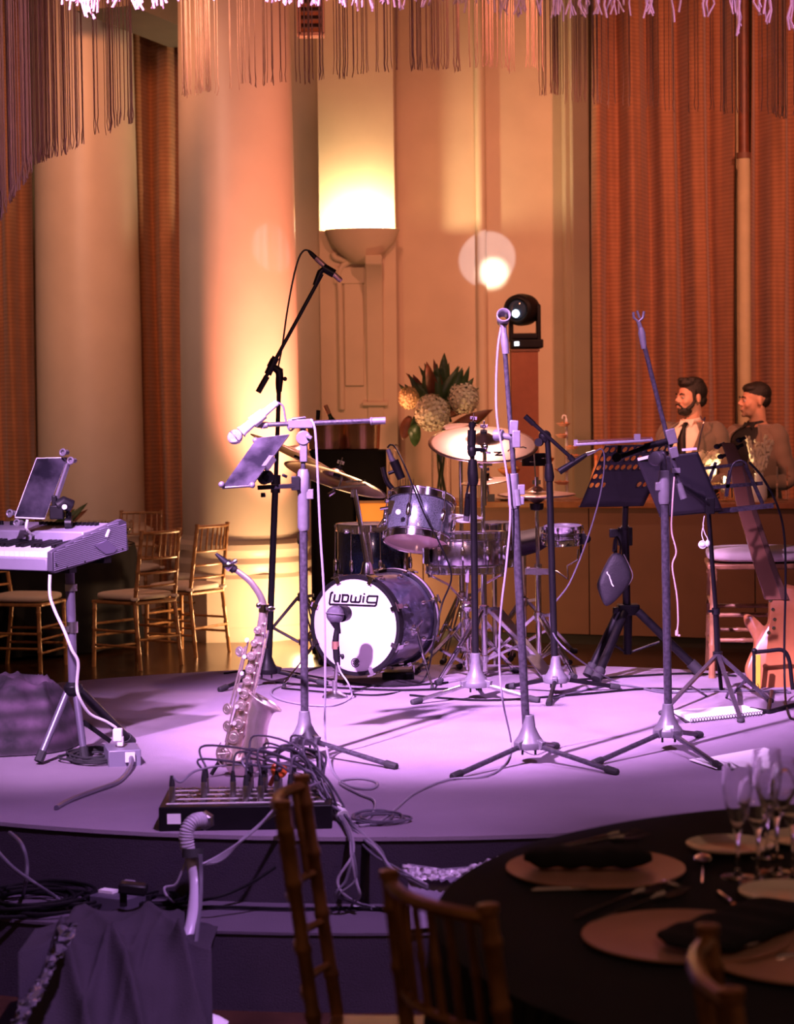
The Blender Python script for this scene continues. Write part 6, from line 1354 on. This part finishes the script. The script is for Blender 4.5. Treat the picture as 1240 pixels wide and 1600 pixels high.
# ================================================================ people
def person(name, label, x, y, head_px, s, body_rot, head_rot, skinm, suitm, shirtm, tie, beard, hairm, quiff, lap=True):
    hp = P(head_px[0], head_px[1], y); drop = 1.645 - hp.z/s
    T = Thing(name, label, 'person', (0, 0, 0)); D = V((0, 0, -drop))
    HC = V((0, 0, 1.645)); RH = Matrix.Rotation(head_rot-body_rot, 3, 'Z')
    def H(q): return HC + RH @ V(q) + D
    def B(x_, y_, z_): return V((x_, y_, z_ - (drop if z_ > .9 else drop*z_/.9)))
    rows = [(.88, .165, .115, .0), (.96, .172, .12, 0), (1.08, .155, .108, 0), (1.2, .172, .118, .0), (1.31, .190, .125, .0), (1.39, .195, .118, .005), (1.435, .175, .10, .01), (1.47, .115, .080, .02), (1.50, .066, .062, .024)]
    def tor(z):
        for (z0, *a), (z1, *b) in zip(rows, rows[1:]):
            if z <= z1 or z1 == 1.50:
                t = min(1, max(0, (z-z0)/(z1-z0))); return [p*(1-t)+q*t for p, q in zip(a, b)]
    body = MB().grid(lambda u, v: (lambda z: (lambda r: B(r[0]*math.cos(2*PI*u), r[2]+r[1]*math.sin(2*PI*u), z))(tor(z)))(.88+.62*v), 36, 26, closed=True)
    n = 36; body.f += [tuple(reversed(range(n))), tuple(26*n+i for i in range(n))]
    head = [((0, .012, .035), (.074, .092, .085)), ((0, -.028, -.02), (.061, .064, .084)), ((0, -.042, -.072), (.046, .046, .036)), ((0, -.078, -.090), (.019, .017, .017)), ((0, -.081, .020), (.046, .014, .011)),
            ((.036, -.060, -.022), (.026, .026, .026)), ((-.036, -.060, -.022), (.026, .026, .026)), ((.010, -.103, -.025), (.008, .009, .007)), ((-.010, -.103, -.025), (.008, .009, .007)),
            ((0, -.094, -.051), (.021, .010, .006)), ((0, -.092, -.061), (.018, .010, .006)), ((.076, .010, -.004), (.009, .017, .030)), ((-.076, .010, -.004), (.009, .017, .030))]
    for c, r in head: body.ell(H(c), r, RH, 20, 14)
    body.tube([H((0, -.080, .024)), H((0, -.100, .0)), H((0, -.113, -.020))], [.008, .009, .012], 12)
    body.tube([H((0, .010, -.04)), H((0, .020, -.10)), B(0, .024, 1.47)], [.055, .053, .062], 20)
    arms = []
    for sg in (-1, 1):
        sh = B(sg*.175, .01, 1.405); el = B(sg*.245, .04, 1.13); wr = B(sg*.17, -.20, 1.06 if beard else 1.09); hd_ = wr+V((-sg*.02, -.07, -.005))
        arms.append((sh, el, wr)); body.tube([sh, sh.lerp(el, .5), el, el.lerp(wr, .5), wr], [.052, .045, .038, .034, .026], 14)
        body.ell(wr.lerp(hd_, .7), (.038, .048, .016), None, 14, 10)
        for k in range(4):
            b0 = hd_+V((sg*(.027-.018*k), -.012, .0)); l = (.060, .072, .075, .060)[3-k]
            body.tube([b0+V((0, .02, 0)), b0+V((0, -l*.5, -.006)), b0+V((0, -l, -.022))], [.0095, .009, .0075], 8)
        body.tube([wr+V((-sg*.02, -.02, 0)), wr+V((-sg*.048, -.045, -.006)), wr+V((-sg*.055, -.08, -.016))], [.012, .0105, .0085], 8)
        body.tube([B(sg*.085, 0, .92), B(sg*.09, 0, .50), B(sg*.09, .01, .09)], [.085, .058, .040], 16)
        body.tube([B(sg*.09, .03, .045), B(sg*.10, -.06, .04), B(sg*.105, -.15, .03)], [.042, .042, .032], 12)
    o = T.part('body', body, skinm, ang=180)
    r = o.modifiers.new('remesh', 'REMESH'); r.mode = 'VOXEL'; r.voxel_size = .0065; r.use_smooth_shade = True
    sm = o.modifiers.new('smooth', 'SMOOTH'); sm.iterations = 3; sm.factor = .5
    for sg in (-1, 1):
        e = T.part('eye', MB().ell(H((sg*.030, -.0795, .003)), .0110, None, 14, 10), mat('eye_white_'+name+str(sg), (.42, .36, .32), .5))
        T.part('iris', MB().ell(H((sg*.030-.001, -.0885, .003)), (.0065, .003, .0055), RH, 10, 8), M['hair'], parent=e)
        T.part('eyebrow', MB().tube([H((sg*.014, -.096, .024)), H((sg*.030, -.095, .030)), H((sg*.047, -.082, .024))], [.004, .0055, .003], 8), hairm)
    hair = MB().ell(H((0, .022, .046)), (.0790, .096, .088), RH, 28, 18) if quiff else MB().ell(H((0, .019, .052)), (.0762, .0945, .080), RH, 28, 18).ell(H((0, .050, .01)), (.066, .060, .060), RH, 20, 12)
    if quiff: hair.ell(H((0, .060, -.012)), (.066, .052, .050), RH, 20, 12)
    for sg in ((-1, 1) if quiff else ()): hair.tube([H((sg*.066, -.018, .05)), H((sg*.069, -.020, .0)), H((sg*.066, -.022, -.02))], [.014, .011, .006], 8)
    if quiff:
        hair.ell(H((0, -.030, .098)), (.062, .060, .036), RH, 20, 12).ell(H((0, .02, .105)), (.066, .070, .036), RH, 20, 12)
        for k in range(26):
            a = k*2.4; hair.ell(H((.05*math.cos(a)*math.sqrt(k/26), -.02+.065*math.sin(a)*math.sqrt(k/26), .118)), .018, None, 8, 6)
    else: hair.ell(H((0, -.022, .085)), (.066, .062, .036), RH, 20, 12)
    h = T.part('hair', hair, hairm, ang=180); r = h.modifiers.new('remesh', 'REMESH'); r.mode = 'VOXEL'; r.voxel_size = .005; r.use_smooth_shade = True
    if beard:
        bd = MB().ell(H((0, -.045, -.080)), (.050, .050, .036), RH, 20, 12).ell(H((0, -.078, -.088)), (.024, .022, .022), RH, 14, 10)
        bd.tube([H((-.028, -.088, -.062)), H((-.020, -.100, -.044)), H((0, -.106, -.039)), H((.020, -.100, -.044)), H((.028, -.088, -.062))], .0065, 8)
        for sg in (-1, 1): bd.tube([H((sg*.068, -.012, -.010)), H((sg*.060, -.030, -.045)), H((sg*.042, -.055, -.075))], [.009, .014, .018], 10)
        b = T.part('beard', bd, hairm, ang=180); r = b.modifiers.new('remesh', 'REMESH'); r.mode = 'VOXEL'; r.voxel_size = .004; r.use_smooth_shade = True
        T.part('lips', MB().ell(H((0, -.1005, -.052)), (.018, .007, .005), RH, 12, 8).ell(H((0, -.099, -.060)), (.015, .007, .0045), RH, 12, 8), skinm)
    # clothes
    def shell(z, a, k): r = tor(z); return B(r[0]*k*math.cos(a), r[2]+r[1]*k*math.sin(a), z)
    sh_ = MB().grid(lambda u, v: shell(.90+.575*v, 2*PI*u, 1.045), 40, 22, closed=True); st = T.part('shirt', sh_, shirtm, ang=180)
    T.part('collar', MB().lathe([(.064, -.025), (.066, .0), (.060, .022), (.057, .024), (.060, -.02)], B(0, .015, 1.497), (0, -.22, 1), 28), shirtm, parent=st)
    for sg in (-1, 1):
        c0 = B(sg*.004, -.050, 1.492); T.part('collar_point', MB().add([c0, B(sg*.050, -.035, 1.508), B(sg*.048, -.075, 1.462), c0+V((0, -.012, 0)), B(sg*.052, -.045, 1.508), B(sg*.050, -.085, 1.460)], [(0,1,2), (3,5,4), (0,3,4,1), (1,4,5,2), (2,5,3,0)]), shirtm, parent=st)
    if tie:
        w_ = [(1.488, .016), (1.468, .020), (1.455, .013), (1.38, .030), (1.2, .038), (1.08, .042)]
        vs = []
        for z, ww in w_:
            r = tor(z); yy = r[2]-r[1]*1.045-.008 - (.012 if z > 1.45 else 0); vs += [B(-ww, yy+.004, z), B(0, yy-.006, z), B(ww, yy+.004, z)]
        T.part('tie', MB().add(vs, [f for i in range(5) for f in ((3*i, 3*i+1, 3*i+4, 3*i+3), (3*i+1, 3*i+2, 3*i+5, 3*i+4))]), M['black'], solid=.004)
    def jk(u, v):
        z = .84+.648*v; op = .06+.62*max(0, (z-1.10)/.38)**.9 if z > 1.10 else .06+.10*(1.10-z)/.2
        a = -PI/2+op+(2*PI-2*op)*u; r = tor(z); k = 1.13 + (.03 if z > 1.36 else 0)
        if z < .95: k += (.95-z)*.6
        return B(r[0]*k*math.cos(a), r[2]+r[1]*k*1.06*math.sin(a), z)
    jm = MB().grid(jk, 48, 30)
    J = T.part('jacket', jm, suitm, solid=.008, ang=180)
    for (sh, el, wr), sg in zip(arms, (-1, 1)):
        pts = spl([sh+V((-sg*.055, .0, .028)), sh+V((sg*.010, 0, .012)), sh.lerp(el, .45)+V((sg*.012, 0, 0)), el+V((sg*.004, .008, 0)), el.lerp(wr, .5), wr+V((0, .012, 0))], 6)
        rs = [.052+.016*min(1, i/5)-.026*max(0, (i-5)/(len(pts)-6)) + .0025*math.sin(i*1.9) for i in range(len(pts))]
        T.part('sleeve', MB().tube(pts, rs, 18), suitm, parent=J, ang=180)
        # lapel following the opening
        lp = []
        for i in range(9):
            z = 1.115+.36*i/8; op = .06+.62*max(0, (z-1.10)/.38)**.9; r = tor(z); k = 1.16; wd = .10+.42*math.sin(PI*min(1, i/6.5))*.8
            for dd, ex in ((0, 1.0), (wd, 1.03)):
                a = -PI/2+sg*(op+dd); lp.append(B(r[0]*k*ex*math.cos(a), r[2]+r[1]*k*1.08*ex*math.sin(a)-.004, z))
        T.part('lapel', MB().add(lp, [(2*i, 2*i+1, 2*i+3, 2*i+2) for i in range(8)]), suitm, parent=J, solid=.006, ang=180)
    for sg in (-1, 1):
        T.part('trouser_leg', MB().tube([B(sg*.085, 0, .93), B(sg*.09, 0, .50), B(sg*.09, .01, .07)], [.098, .076, .068], 18), suitm)
        T.part('shoe', MB().tube([B(sg*.09, .04, .05), B(sg*.10, -.06, .045), B(sg*.105, -.17, .035)], [.05, .052, .036], 14), M['black'])
    T.o.location = (hp.x, y, 0); T.o.rotation_euler = (0, 0, body_rot); T.o.scale = (s, s, s)
    # feet on the floor
    lo = min(q.z for q in body.v)*s; T.o.location.z = -lo
    return T
R_ = math.radians
p1 = person('person', 'bearded man with dark hair in a grey-brown suit, pale shirt and dark tie, looking left', 0, 14.98, (1079, 624), 1.16, R_(-38), R_(-64), M['skin'], M['suit'], M['shirt'], True, True, M['hair'], True)
dsh = mat('black_shirt', (.02, .018, .02), .8)
p2 = person('person', 'younger clean-shaven man in a brownish suit and dark shirt, seen in profile at the right', 0, 15.5, (1179, 629), 1.18, R_(-52), R_(-80), M['skin2'], M['suit'], dsh, False, False, M['hair'], False)
c = P(1098, 655, 14.72); solo('earpiece_lead', MB().tube(spl([P(1094, 650, 14.8), P(1097, 657, 14.74), P(1101, 652, 14.78), P(1099, 660, 14.74), P(1092, 690, 14.76), P(1088, 720, 14.78)]), .005, 6), mat('blue_black_cord', (.03, .03, .08), .15), 'coiled dark cord over the shoulder of the bearded man', 'cord')
# ================================================================ dining table and chairs at the left rear
c = G(75, 990, 0); c = V((c.x-.10, 14.6, 0))
T = Thing('dining_table', 'round dining table under a black cloth at the left rear', 'table', c)
def tc(c, R, zt, amp, nf, m, T, name='tablecloth'):
    def fn(u, v):
        a = 2*PI*u
        j = round(v*18)
        if j <= 3: r = R*(0, .5, .97, 1.003)[j]; return c+V((r*math.cos(a), r*math.sin(a), zt-(.002 if j == 3 else 0)))
        t = (j-3)/15; k = amp*t*math.sin(a*nf+.8*math.sin(a*3)); r = R+.012+.02*t+k
        return c+V((r*math.cos(a), r*math.sin(a), zt-.004-(zt-.03)*t))
    mb = MB().grid(fn, 220, 18, closed=True); mb.v = [V(q) for q in mb.v]
    return mb
T.part('top', MB().lathe([(0, .72), (.90, .72), (.90, .742), (0, .742)], c, n=64), M['wooddark'])
T.part('pedestal', MB().lathe([(0, 0), (.3, 0), (.28, .04), (.06, .08), (.05, .72), (0, .72)], c, n=24), M['black'])
solo('tablecloth', tc(c, .90, .75, .03, 22, M['cloth'], None), M['cloth'], 'black cloth on the round table at the left rear', 'tablecloth', ang=60)
ctr = c+V((0, 0, .756))
proto = Thing('wine_glass', 'small empty wine glass in the crowd of glasses on the rear table', 'glass', (0, 0, 0), 'glasses on the rear table')
GL = [(0, 0), (.030, .001), (.030, .003), (.006, .008), (.0035, .02), (.0035, .075), (.010, .085), (.030, .11), (.034, .14), (.029, .175), (.0275, .175), (.0325, .14), (.028, .112), (.006, .088), (0, .088)]
proto.part('bowl_and_stem', MB().lathe(GL, n=18), M['glass'])
rnd = random.Random(21); spots = []
for dy in (-.32, -.05):
    for px in range(118, 200, 8):
        y_ = c.y+dy+rnd.uniform(-.06, .06); p = P(px+rnd.uniform(-3, 3), 830, y_); spots.append((p.x, y_))
for i, (x_, y_) in enumerate(spots):
    o = proto.o if i == 0 else dup(proto.o, (0, 0, 0))
    o.location = (x_, y_, .752)
    n_ = len(spots)//2; w = ('leftmost', 'second', 'third', 'fourth', 'fifth', 'sixth', 'seventh', 'eighth', 'ninth', 'tenth', 'rightmost')[i % n_]
    o['label'] = '%s wine glass%s in the %s row on the rear dining table' % (w, '' if w.endswith('most') else ' from the left', 'front' if i < n_ else 'back')
# centrepiece behind the tablet
p = V((P(70, 800, c.y).x, c.y+.1, .752)); T = Thing('centrepiece', 'low arrangement of yellow-white flowers and leaves behind the keyboard tablet', 'flowers', p)
T.part('bowl', MB().lathe([(0, 0), (.08, 0), (.11, .05), (.10, .09), (.09, .09), (0, .02)], p, n=24), M['glass'])
for k in range(16):
    a = k*.9; q = p+V((.05*math.cos(a), .05*math.sin(a), .07)); t = p+V((.30*math.cos(a), .15*math.sin(a), rnd.uniform(.10, .30)))
    T.part('leaf', leaf(MB(), q, t, .03, .15), M['leaf'] if k % 4 else M['leafr'], solid=.002)
for k, (dx, dz_) in enumerate(((-.30, .10), (-.24, .15), (-.17, .10), (-.10, .20), (.0, .18), (.10, .12), (-.33, .05), (.05, .26))):
    T.part('blossom', blossom(MB(), p+V((dx, -.05, dz_)), .05, 22, k), bpy.data.materials['yellow_cream_petals'] if k % 2 else M['petal'], ang=30)
# candle jars
for k, px in enumerate((8, 62, 76, 92)):
    p = V((P(px, 820, c.y-.35).x, c.y-.35, .752)); T = Thing('candle_jar', ('glass candle jar at the left edge of the rear table', 'glass candle jar below the keyboard tablet cable', 'glass candle jar behind the tablet holder', 'glass candle jar nearest the wine glasses')[k], 'candle', p)
    T.part('jar', MB().lathe([(0, 0), (.035, 0), (.036, .08), (.034, .08), (.033, .006), (0, .006)], p, n=18), M['glass']); T.part('candle', MB().lathe([(0, .008), (.025, .008), (.025, .035), (0, .035)], p, n=14), M['petal'])
# chairs
def chair_at(proto, post_px, py_foot, rz, label, H=1.0):
    g = G(post_px, py_foot, 0); o = proto if proto.location.length < 1e-6 and not proto.get('used') else dup(proto, (0, 0, 0)); proto['used'] = 1
    Rm = Matrix.Rotation(rz, 3, 'Z'); loc = g - Rm @ V((-.19, .23, 0))*H
    o.location = loc; o.rotation_euler = (0, 0, rz); o.scale = (H,)*3; o['label'] = label; return o
def fix(o):
    if 'used' in o: del o['used']
pc_ = chiavari('chiavari_chair', 'x', M['gold'], group='gold bamboo chairs round the rear table')
# local back direction is +y; rotate so that the back points to the right and towards the camera
a1 = chair_at(pc_, 213, 1046, R_(-128), 'gold bamboo chair with pink cushion directly right of the keyboard')
a2 = chair_at(pc_, 357, 1034, R_(-60), 'gold bamboo chair nearest the broad column, cushion facing left')
a3 = dup(pc_, (P(312, 900, 14.9).x+.02, 15.0, 0), R_(-20), 'gold bamboo chair half hidden behind the cushioned chair by the broad column')
a4 = dup(pc_, (P(205, 900, 15.9).x, 15.9, 0), R_(-14), 'gold bamboo chair on the far side of the rear table, only its back showing')
a5 = dup(pc_, (P(38, 900, 13.3).x, 13.3, 0), R_(75), 'gold bamboo chair in the dark beneath the keyboard')
for o in (a1,): fix(o)
a2.location = (P(288, 900, 14.0).x, 14.05, 0); a2.rotation_euler = (0, 0, R_(-122))
a1.location = (P(209, 900, 13.3).x, 13.35, 0); a1.rotation_euler = (0, 0, R_(-128))
# ================================================================ near table and chairs
TZ = .75; c0 = V((1.08, 3.44, 0)); TR = 1.02
T = Thing('banquet_table', 'round banquet table under a black cloth in the lower right foreground', 'table', c0)
T.part('top', MB().lathe([(0, .70), (TR-.01, .70), (TR-.01, .742), (0, .742)], c0, n=72), M['wooddark']); T.part('pedestal', MB().lathe([(0, 0), (.3, 0), (.28, .04), (.06, .08), (.05, .70), (0, .70)], c0, n=24), M['black'])
solo('tablecloth', tc(c0, TR, TZ, .035, 17, M['cloth'], None), M['cloth'], 'black cloth hanging in folds from the near banquet table', 'tablecloth', ang=60)
def TP(px, py, dz=0): return G(px, py, TZ+dz)
ch = M['charger']
def plate(name, px, py, r, m, label, cat, z=.0, rim=.012):
    c = TP(px, py, z+.002); return solo(name, MB().lathe([(0, .003), (r*.66, .003), (r*.72, .004), (r*.97, rim), (r, rim+.001), (r, rim-.002), (r*.74, 0), (0, 0)], c, n=56), m, label, cat, loc=c)
plate('charger_plate', 930, 1361, .172, ch, 'rose-gold charger plate under the rolled black napkin', 'plate', rim=.008)
plate('charger_plate', 1070, 1468, .172, ch, 'rose-gold charger plate nearest the middle front edge of the table', 'plate', rim=.008)
plate('charger_plate', 1268, 1500, .172, ch, 'rose-gold charger plate at the right edge of the near table', 'plate', rim=.008)
plate('side_plate', 1140, 1327, .088, M['plate'], 'pale side plate behind the wine glasses', 'plate')
plate('side_plate', 1230, 1402, .088, M['plate'], 'pale side plate in front of the wine glasses at the right edge', 'plate')
plate('side_plate', 1262, 1316, .088, M['plate'], 'greenish side plate at the right edge behind the glasses', 'plate')
def napkin(a, b, w, h, z, label, rz=0):
    A = TP(*a, z); Bq = TP(*b, z); d = (Bq-A).normalized(); s = V((-d.y, d.x, 0)); L = (Bq-A).length
    def fn(u, v):
        x = L*v; aa = 2*PI*u; e = min(1, 6*v+.35, 6*(1-v)+.35)
        return A+d*x+s*(w*math.copysign(abs(math.cos(aa))**.6, math.cos(aa))*e)+V((0, 0, h*.5+h*.5*math.copysign(abs(math.sin(aa))**.6, math.sin(aa))*e + .002*math.sin(v*30)))
    mb = MB().grid(fn, 28, 22, closed=True); n = 28; mb.f += [tuple(reversed(range(n))), tuple(22*n+i for i in range(n))]
    return solo('napkin', mb, M['cloth'], label, 'napkin', ang=60)
napkin((818, 1352), (1018, 1352), .045, .035, .010, 'rolled black napkin lying across the upper charger plate')
napkin((1060, 1488), (1250, 1420), .075, .02, .010, 'folded black napkin over the front middle charger plate')
steel = mat('cutlery_steel', (.72, .66, .66), .16, 1)
def fork(pa, pb, label, up=.0):
    a = TP(*pa, .003); b = TP(*pb, .003); d = (b-a); L = d.length; d.normalize(); s = V((-d.y, d.x, 0)); z = V((0, 0, 1))
    T = Thing('fork', label, 'fork', a)
    T.part('handle', MB().tube([a+z*.002, a+d*L*.1+z*.003, a+d*L*.45+z*.008, a+d*L*.62+z*.010], [.0055, .0075, .0038, .0035], 8, flat=.45), steel)
    T.part('neck', MB().tube([a+d*L*.62+z*.010, a+d*L*.68+z*.008, a+d*L*.76+z*.005], [.0035, .010, .0125], 8, flat=.3), steel)
    for k in range(4): T.part('tine', MB().tube([a+d*L*.75+s*(.0095-.0063*k)+z*.005, a+d*L*.88+s*(.0105-.007*k)+z*.003, b+s*(.0098-.0065*k)+z*.008], [.0022, .002, .0011], 6), steel)
def knife(pa, pb, label, z0=.004):
    a = TP(*pa, z0); b = TP(*pb, z0); d = (b-a); L = d.length; d.normalize(); s = V((-d.y, d.x, 0)); z = V((0, 0, 1))
    T = Thing('knife', label, 'knife', a)
    T.part('handle', MB().tube([a, a+d*.01, a+d*L*.42, a+d*L*.46], [.004, .008, .0065, .005], 10, flat=.55), steel)
    o = [(0, -.004), (L*.3, -.009), (L*.48, -.008), (L*.535, .0), (L*.53, .006), (0, .005)]
    T.part('blade', MB().prism(o, .0018, Matrix.Translation(a+d*L*.46) @ Matrix((d, s, z)).transposed().to_4x4()), steel)
def spoon(pa, pb, label, z0=.004):
    a = TP(*pa, z0); b = TP(*pb, z0); d = (b-a); L = d.length; d.normalize(); z = V((0, 0, 1)); T = Thing('spoon', label, 'spoon', a)
    T.part('handle', MB().tube([a, a+d*.01, a+d*L*.5, a+d*L*.74], [.004, .006, .0032, .003], 8, flat=.5), steel)
    s = V((-d.y, d.x, 0)); T.part('bowl', MB().ell(b-d*L*.14+z*.004, (L*.15, .018, .007), Matrix((d, s, z)).transposed(), 18, 10), steel)
fork((845, 1334), (1012, 1308), 'fork lying furthest back on the near table beyond the napkin')
fork((858, 1331), (998, 1302), 'second fork just behind the rolled napkin, tines raised')
knife((830, 1392), (1035, 1386), 'knife lying below the rolled napkin')
fork((898, 1438), (1036, 1388), 'fork left of the pair pointing away from the front charger')
fork((916, 1450), (1072, 1392), 'fork right of the pair pointing away from the front charger')
spoon((1097, 1382), (1098, 1338), 'dessert spoon standing upright-looking between napkin and side plate')
knife((1062, 1386), (995, 1372), 'small knife at the right end of the rolled napkin')
knife((1120, 1396), (1168, 1428), 'knife whose blade points to the right side plate')
knife((1130, 1486), (1245, 1462), 'knife across the front middle napkin')
knife((1212, 1497), (1290, 1490), 'knife at the lower right edge of the table')
# glasses
def glass_thing(name, px, py, prof, label, wine=None):
    c = TP(px, py, .001); T = Thing(name, label, 'glass', c); T.part('bowl', MB().lathe(prof, c, n=36), M['glass']); return T
def stem(h, hb, rb, rtop, rfoot, rmid):
    st = h-hb; p = [(0, 0), (rfoot, .0008), (rfoot, .0022), (rfoot*.3, .005), (.0045, .012), (.0034, .03), (.0034, st-.02), (.006, st-.004)]
    q = []; n = 9
    for i in range(1, n+1):
        t = i/n; r = rb*math.sin(min(1, t*1.15)*PI/2)**.7 if t < rmid else rb+(rtop-rb)*((t-rmid)/(1-rmid))**1.3; q.append((r, st+hb*t))
    inn = [(max(r-.0013, .0005), z+(.0015 if i == 0 else 0)) for i, (r, z) in enumerate(q)]
    return p+q+list(reversed(inn))+[(0, st+.003)]
fl = stem(.215, .135, .029, .0265, .032, .6); wg = stem(.195, .095, .038, .031, .035, .55); wb = stem(.22, .115, .045, .036, .038, .55)
glass_thing('champagne_flute', 1152, 1371, fl, 'slender champagne flute leftmost of the glasses on the near table')
glass_thing('wine_glass', 1184, 1380, wg, 'smaller wine glass just right of the champagne flute')
glass_thing('wine_glass', 1213, 1364, wb, 'larger wine glass behind the small one near the right edge')
glass_thing('wine_glass', 1238, 1378, wb, 'large wine glass cut by the right edge of the picture')
glass_thing('champagne_flute', 1198, 1340, fl, 'champagne flute standing behind the wine glasses')
# chairs in the foreground
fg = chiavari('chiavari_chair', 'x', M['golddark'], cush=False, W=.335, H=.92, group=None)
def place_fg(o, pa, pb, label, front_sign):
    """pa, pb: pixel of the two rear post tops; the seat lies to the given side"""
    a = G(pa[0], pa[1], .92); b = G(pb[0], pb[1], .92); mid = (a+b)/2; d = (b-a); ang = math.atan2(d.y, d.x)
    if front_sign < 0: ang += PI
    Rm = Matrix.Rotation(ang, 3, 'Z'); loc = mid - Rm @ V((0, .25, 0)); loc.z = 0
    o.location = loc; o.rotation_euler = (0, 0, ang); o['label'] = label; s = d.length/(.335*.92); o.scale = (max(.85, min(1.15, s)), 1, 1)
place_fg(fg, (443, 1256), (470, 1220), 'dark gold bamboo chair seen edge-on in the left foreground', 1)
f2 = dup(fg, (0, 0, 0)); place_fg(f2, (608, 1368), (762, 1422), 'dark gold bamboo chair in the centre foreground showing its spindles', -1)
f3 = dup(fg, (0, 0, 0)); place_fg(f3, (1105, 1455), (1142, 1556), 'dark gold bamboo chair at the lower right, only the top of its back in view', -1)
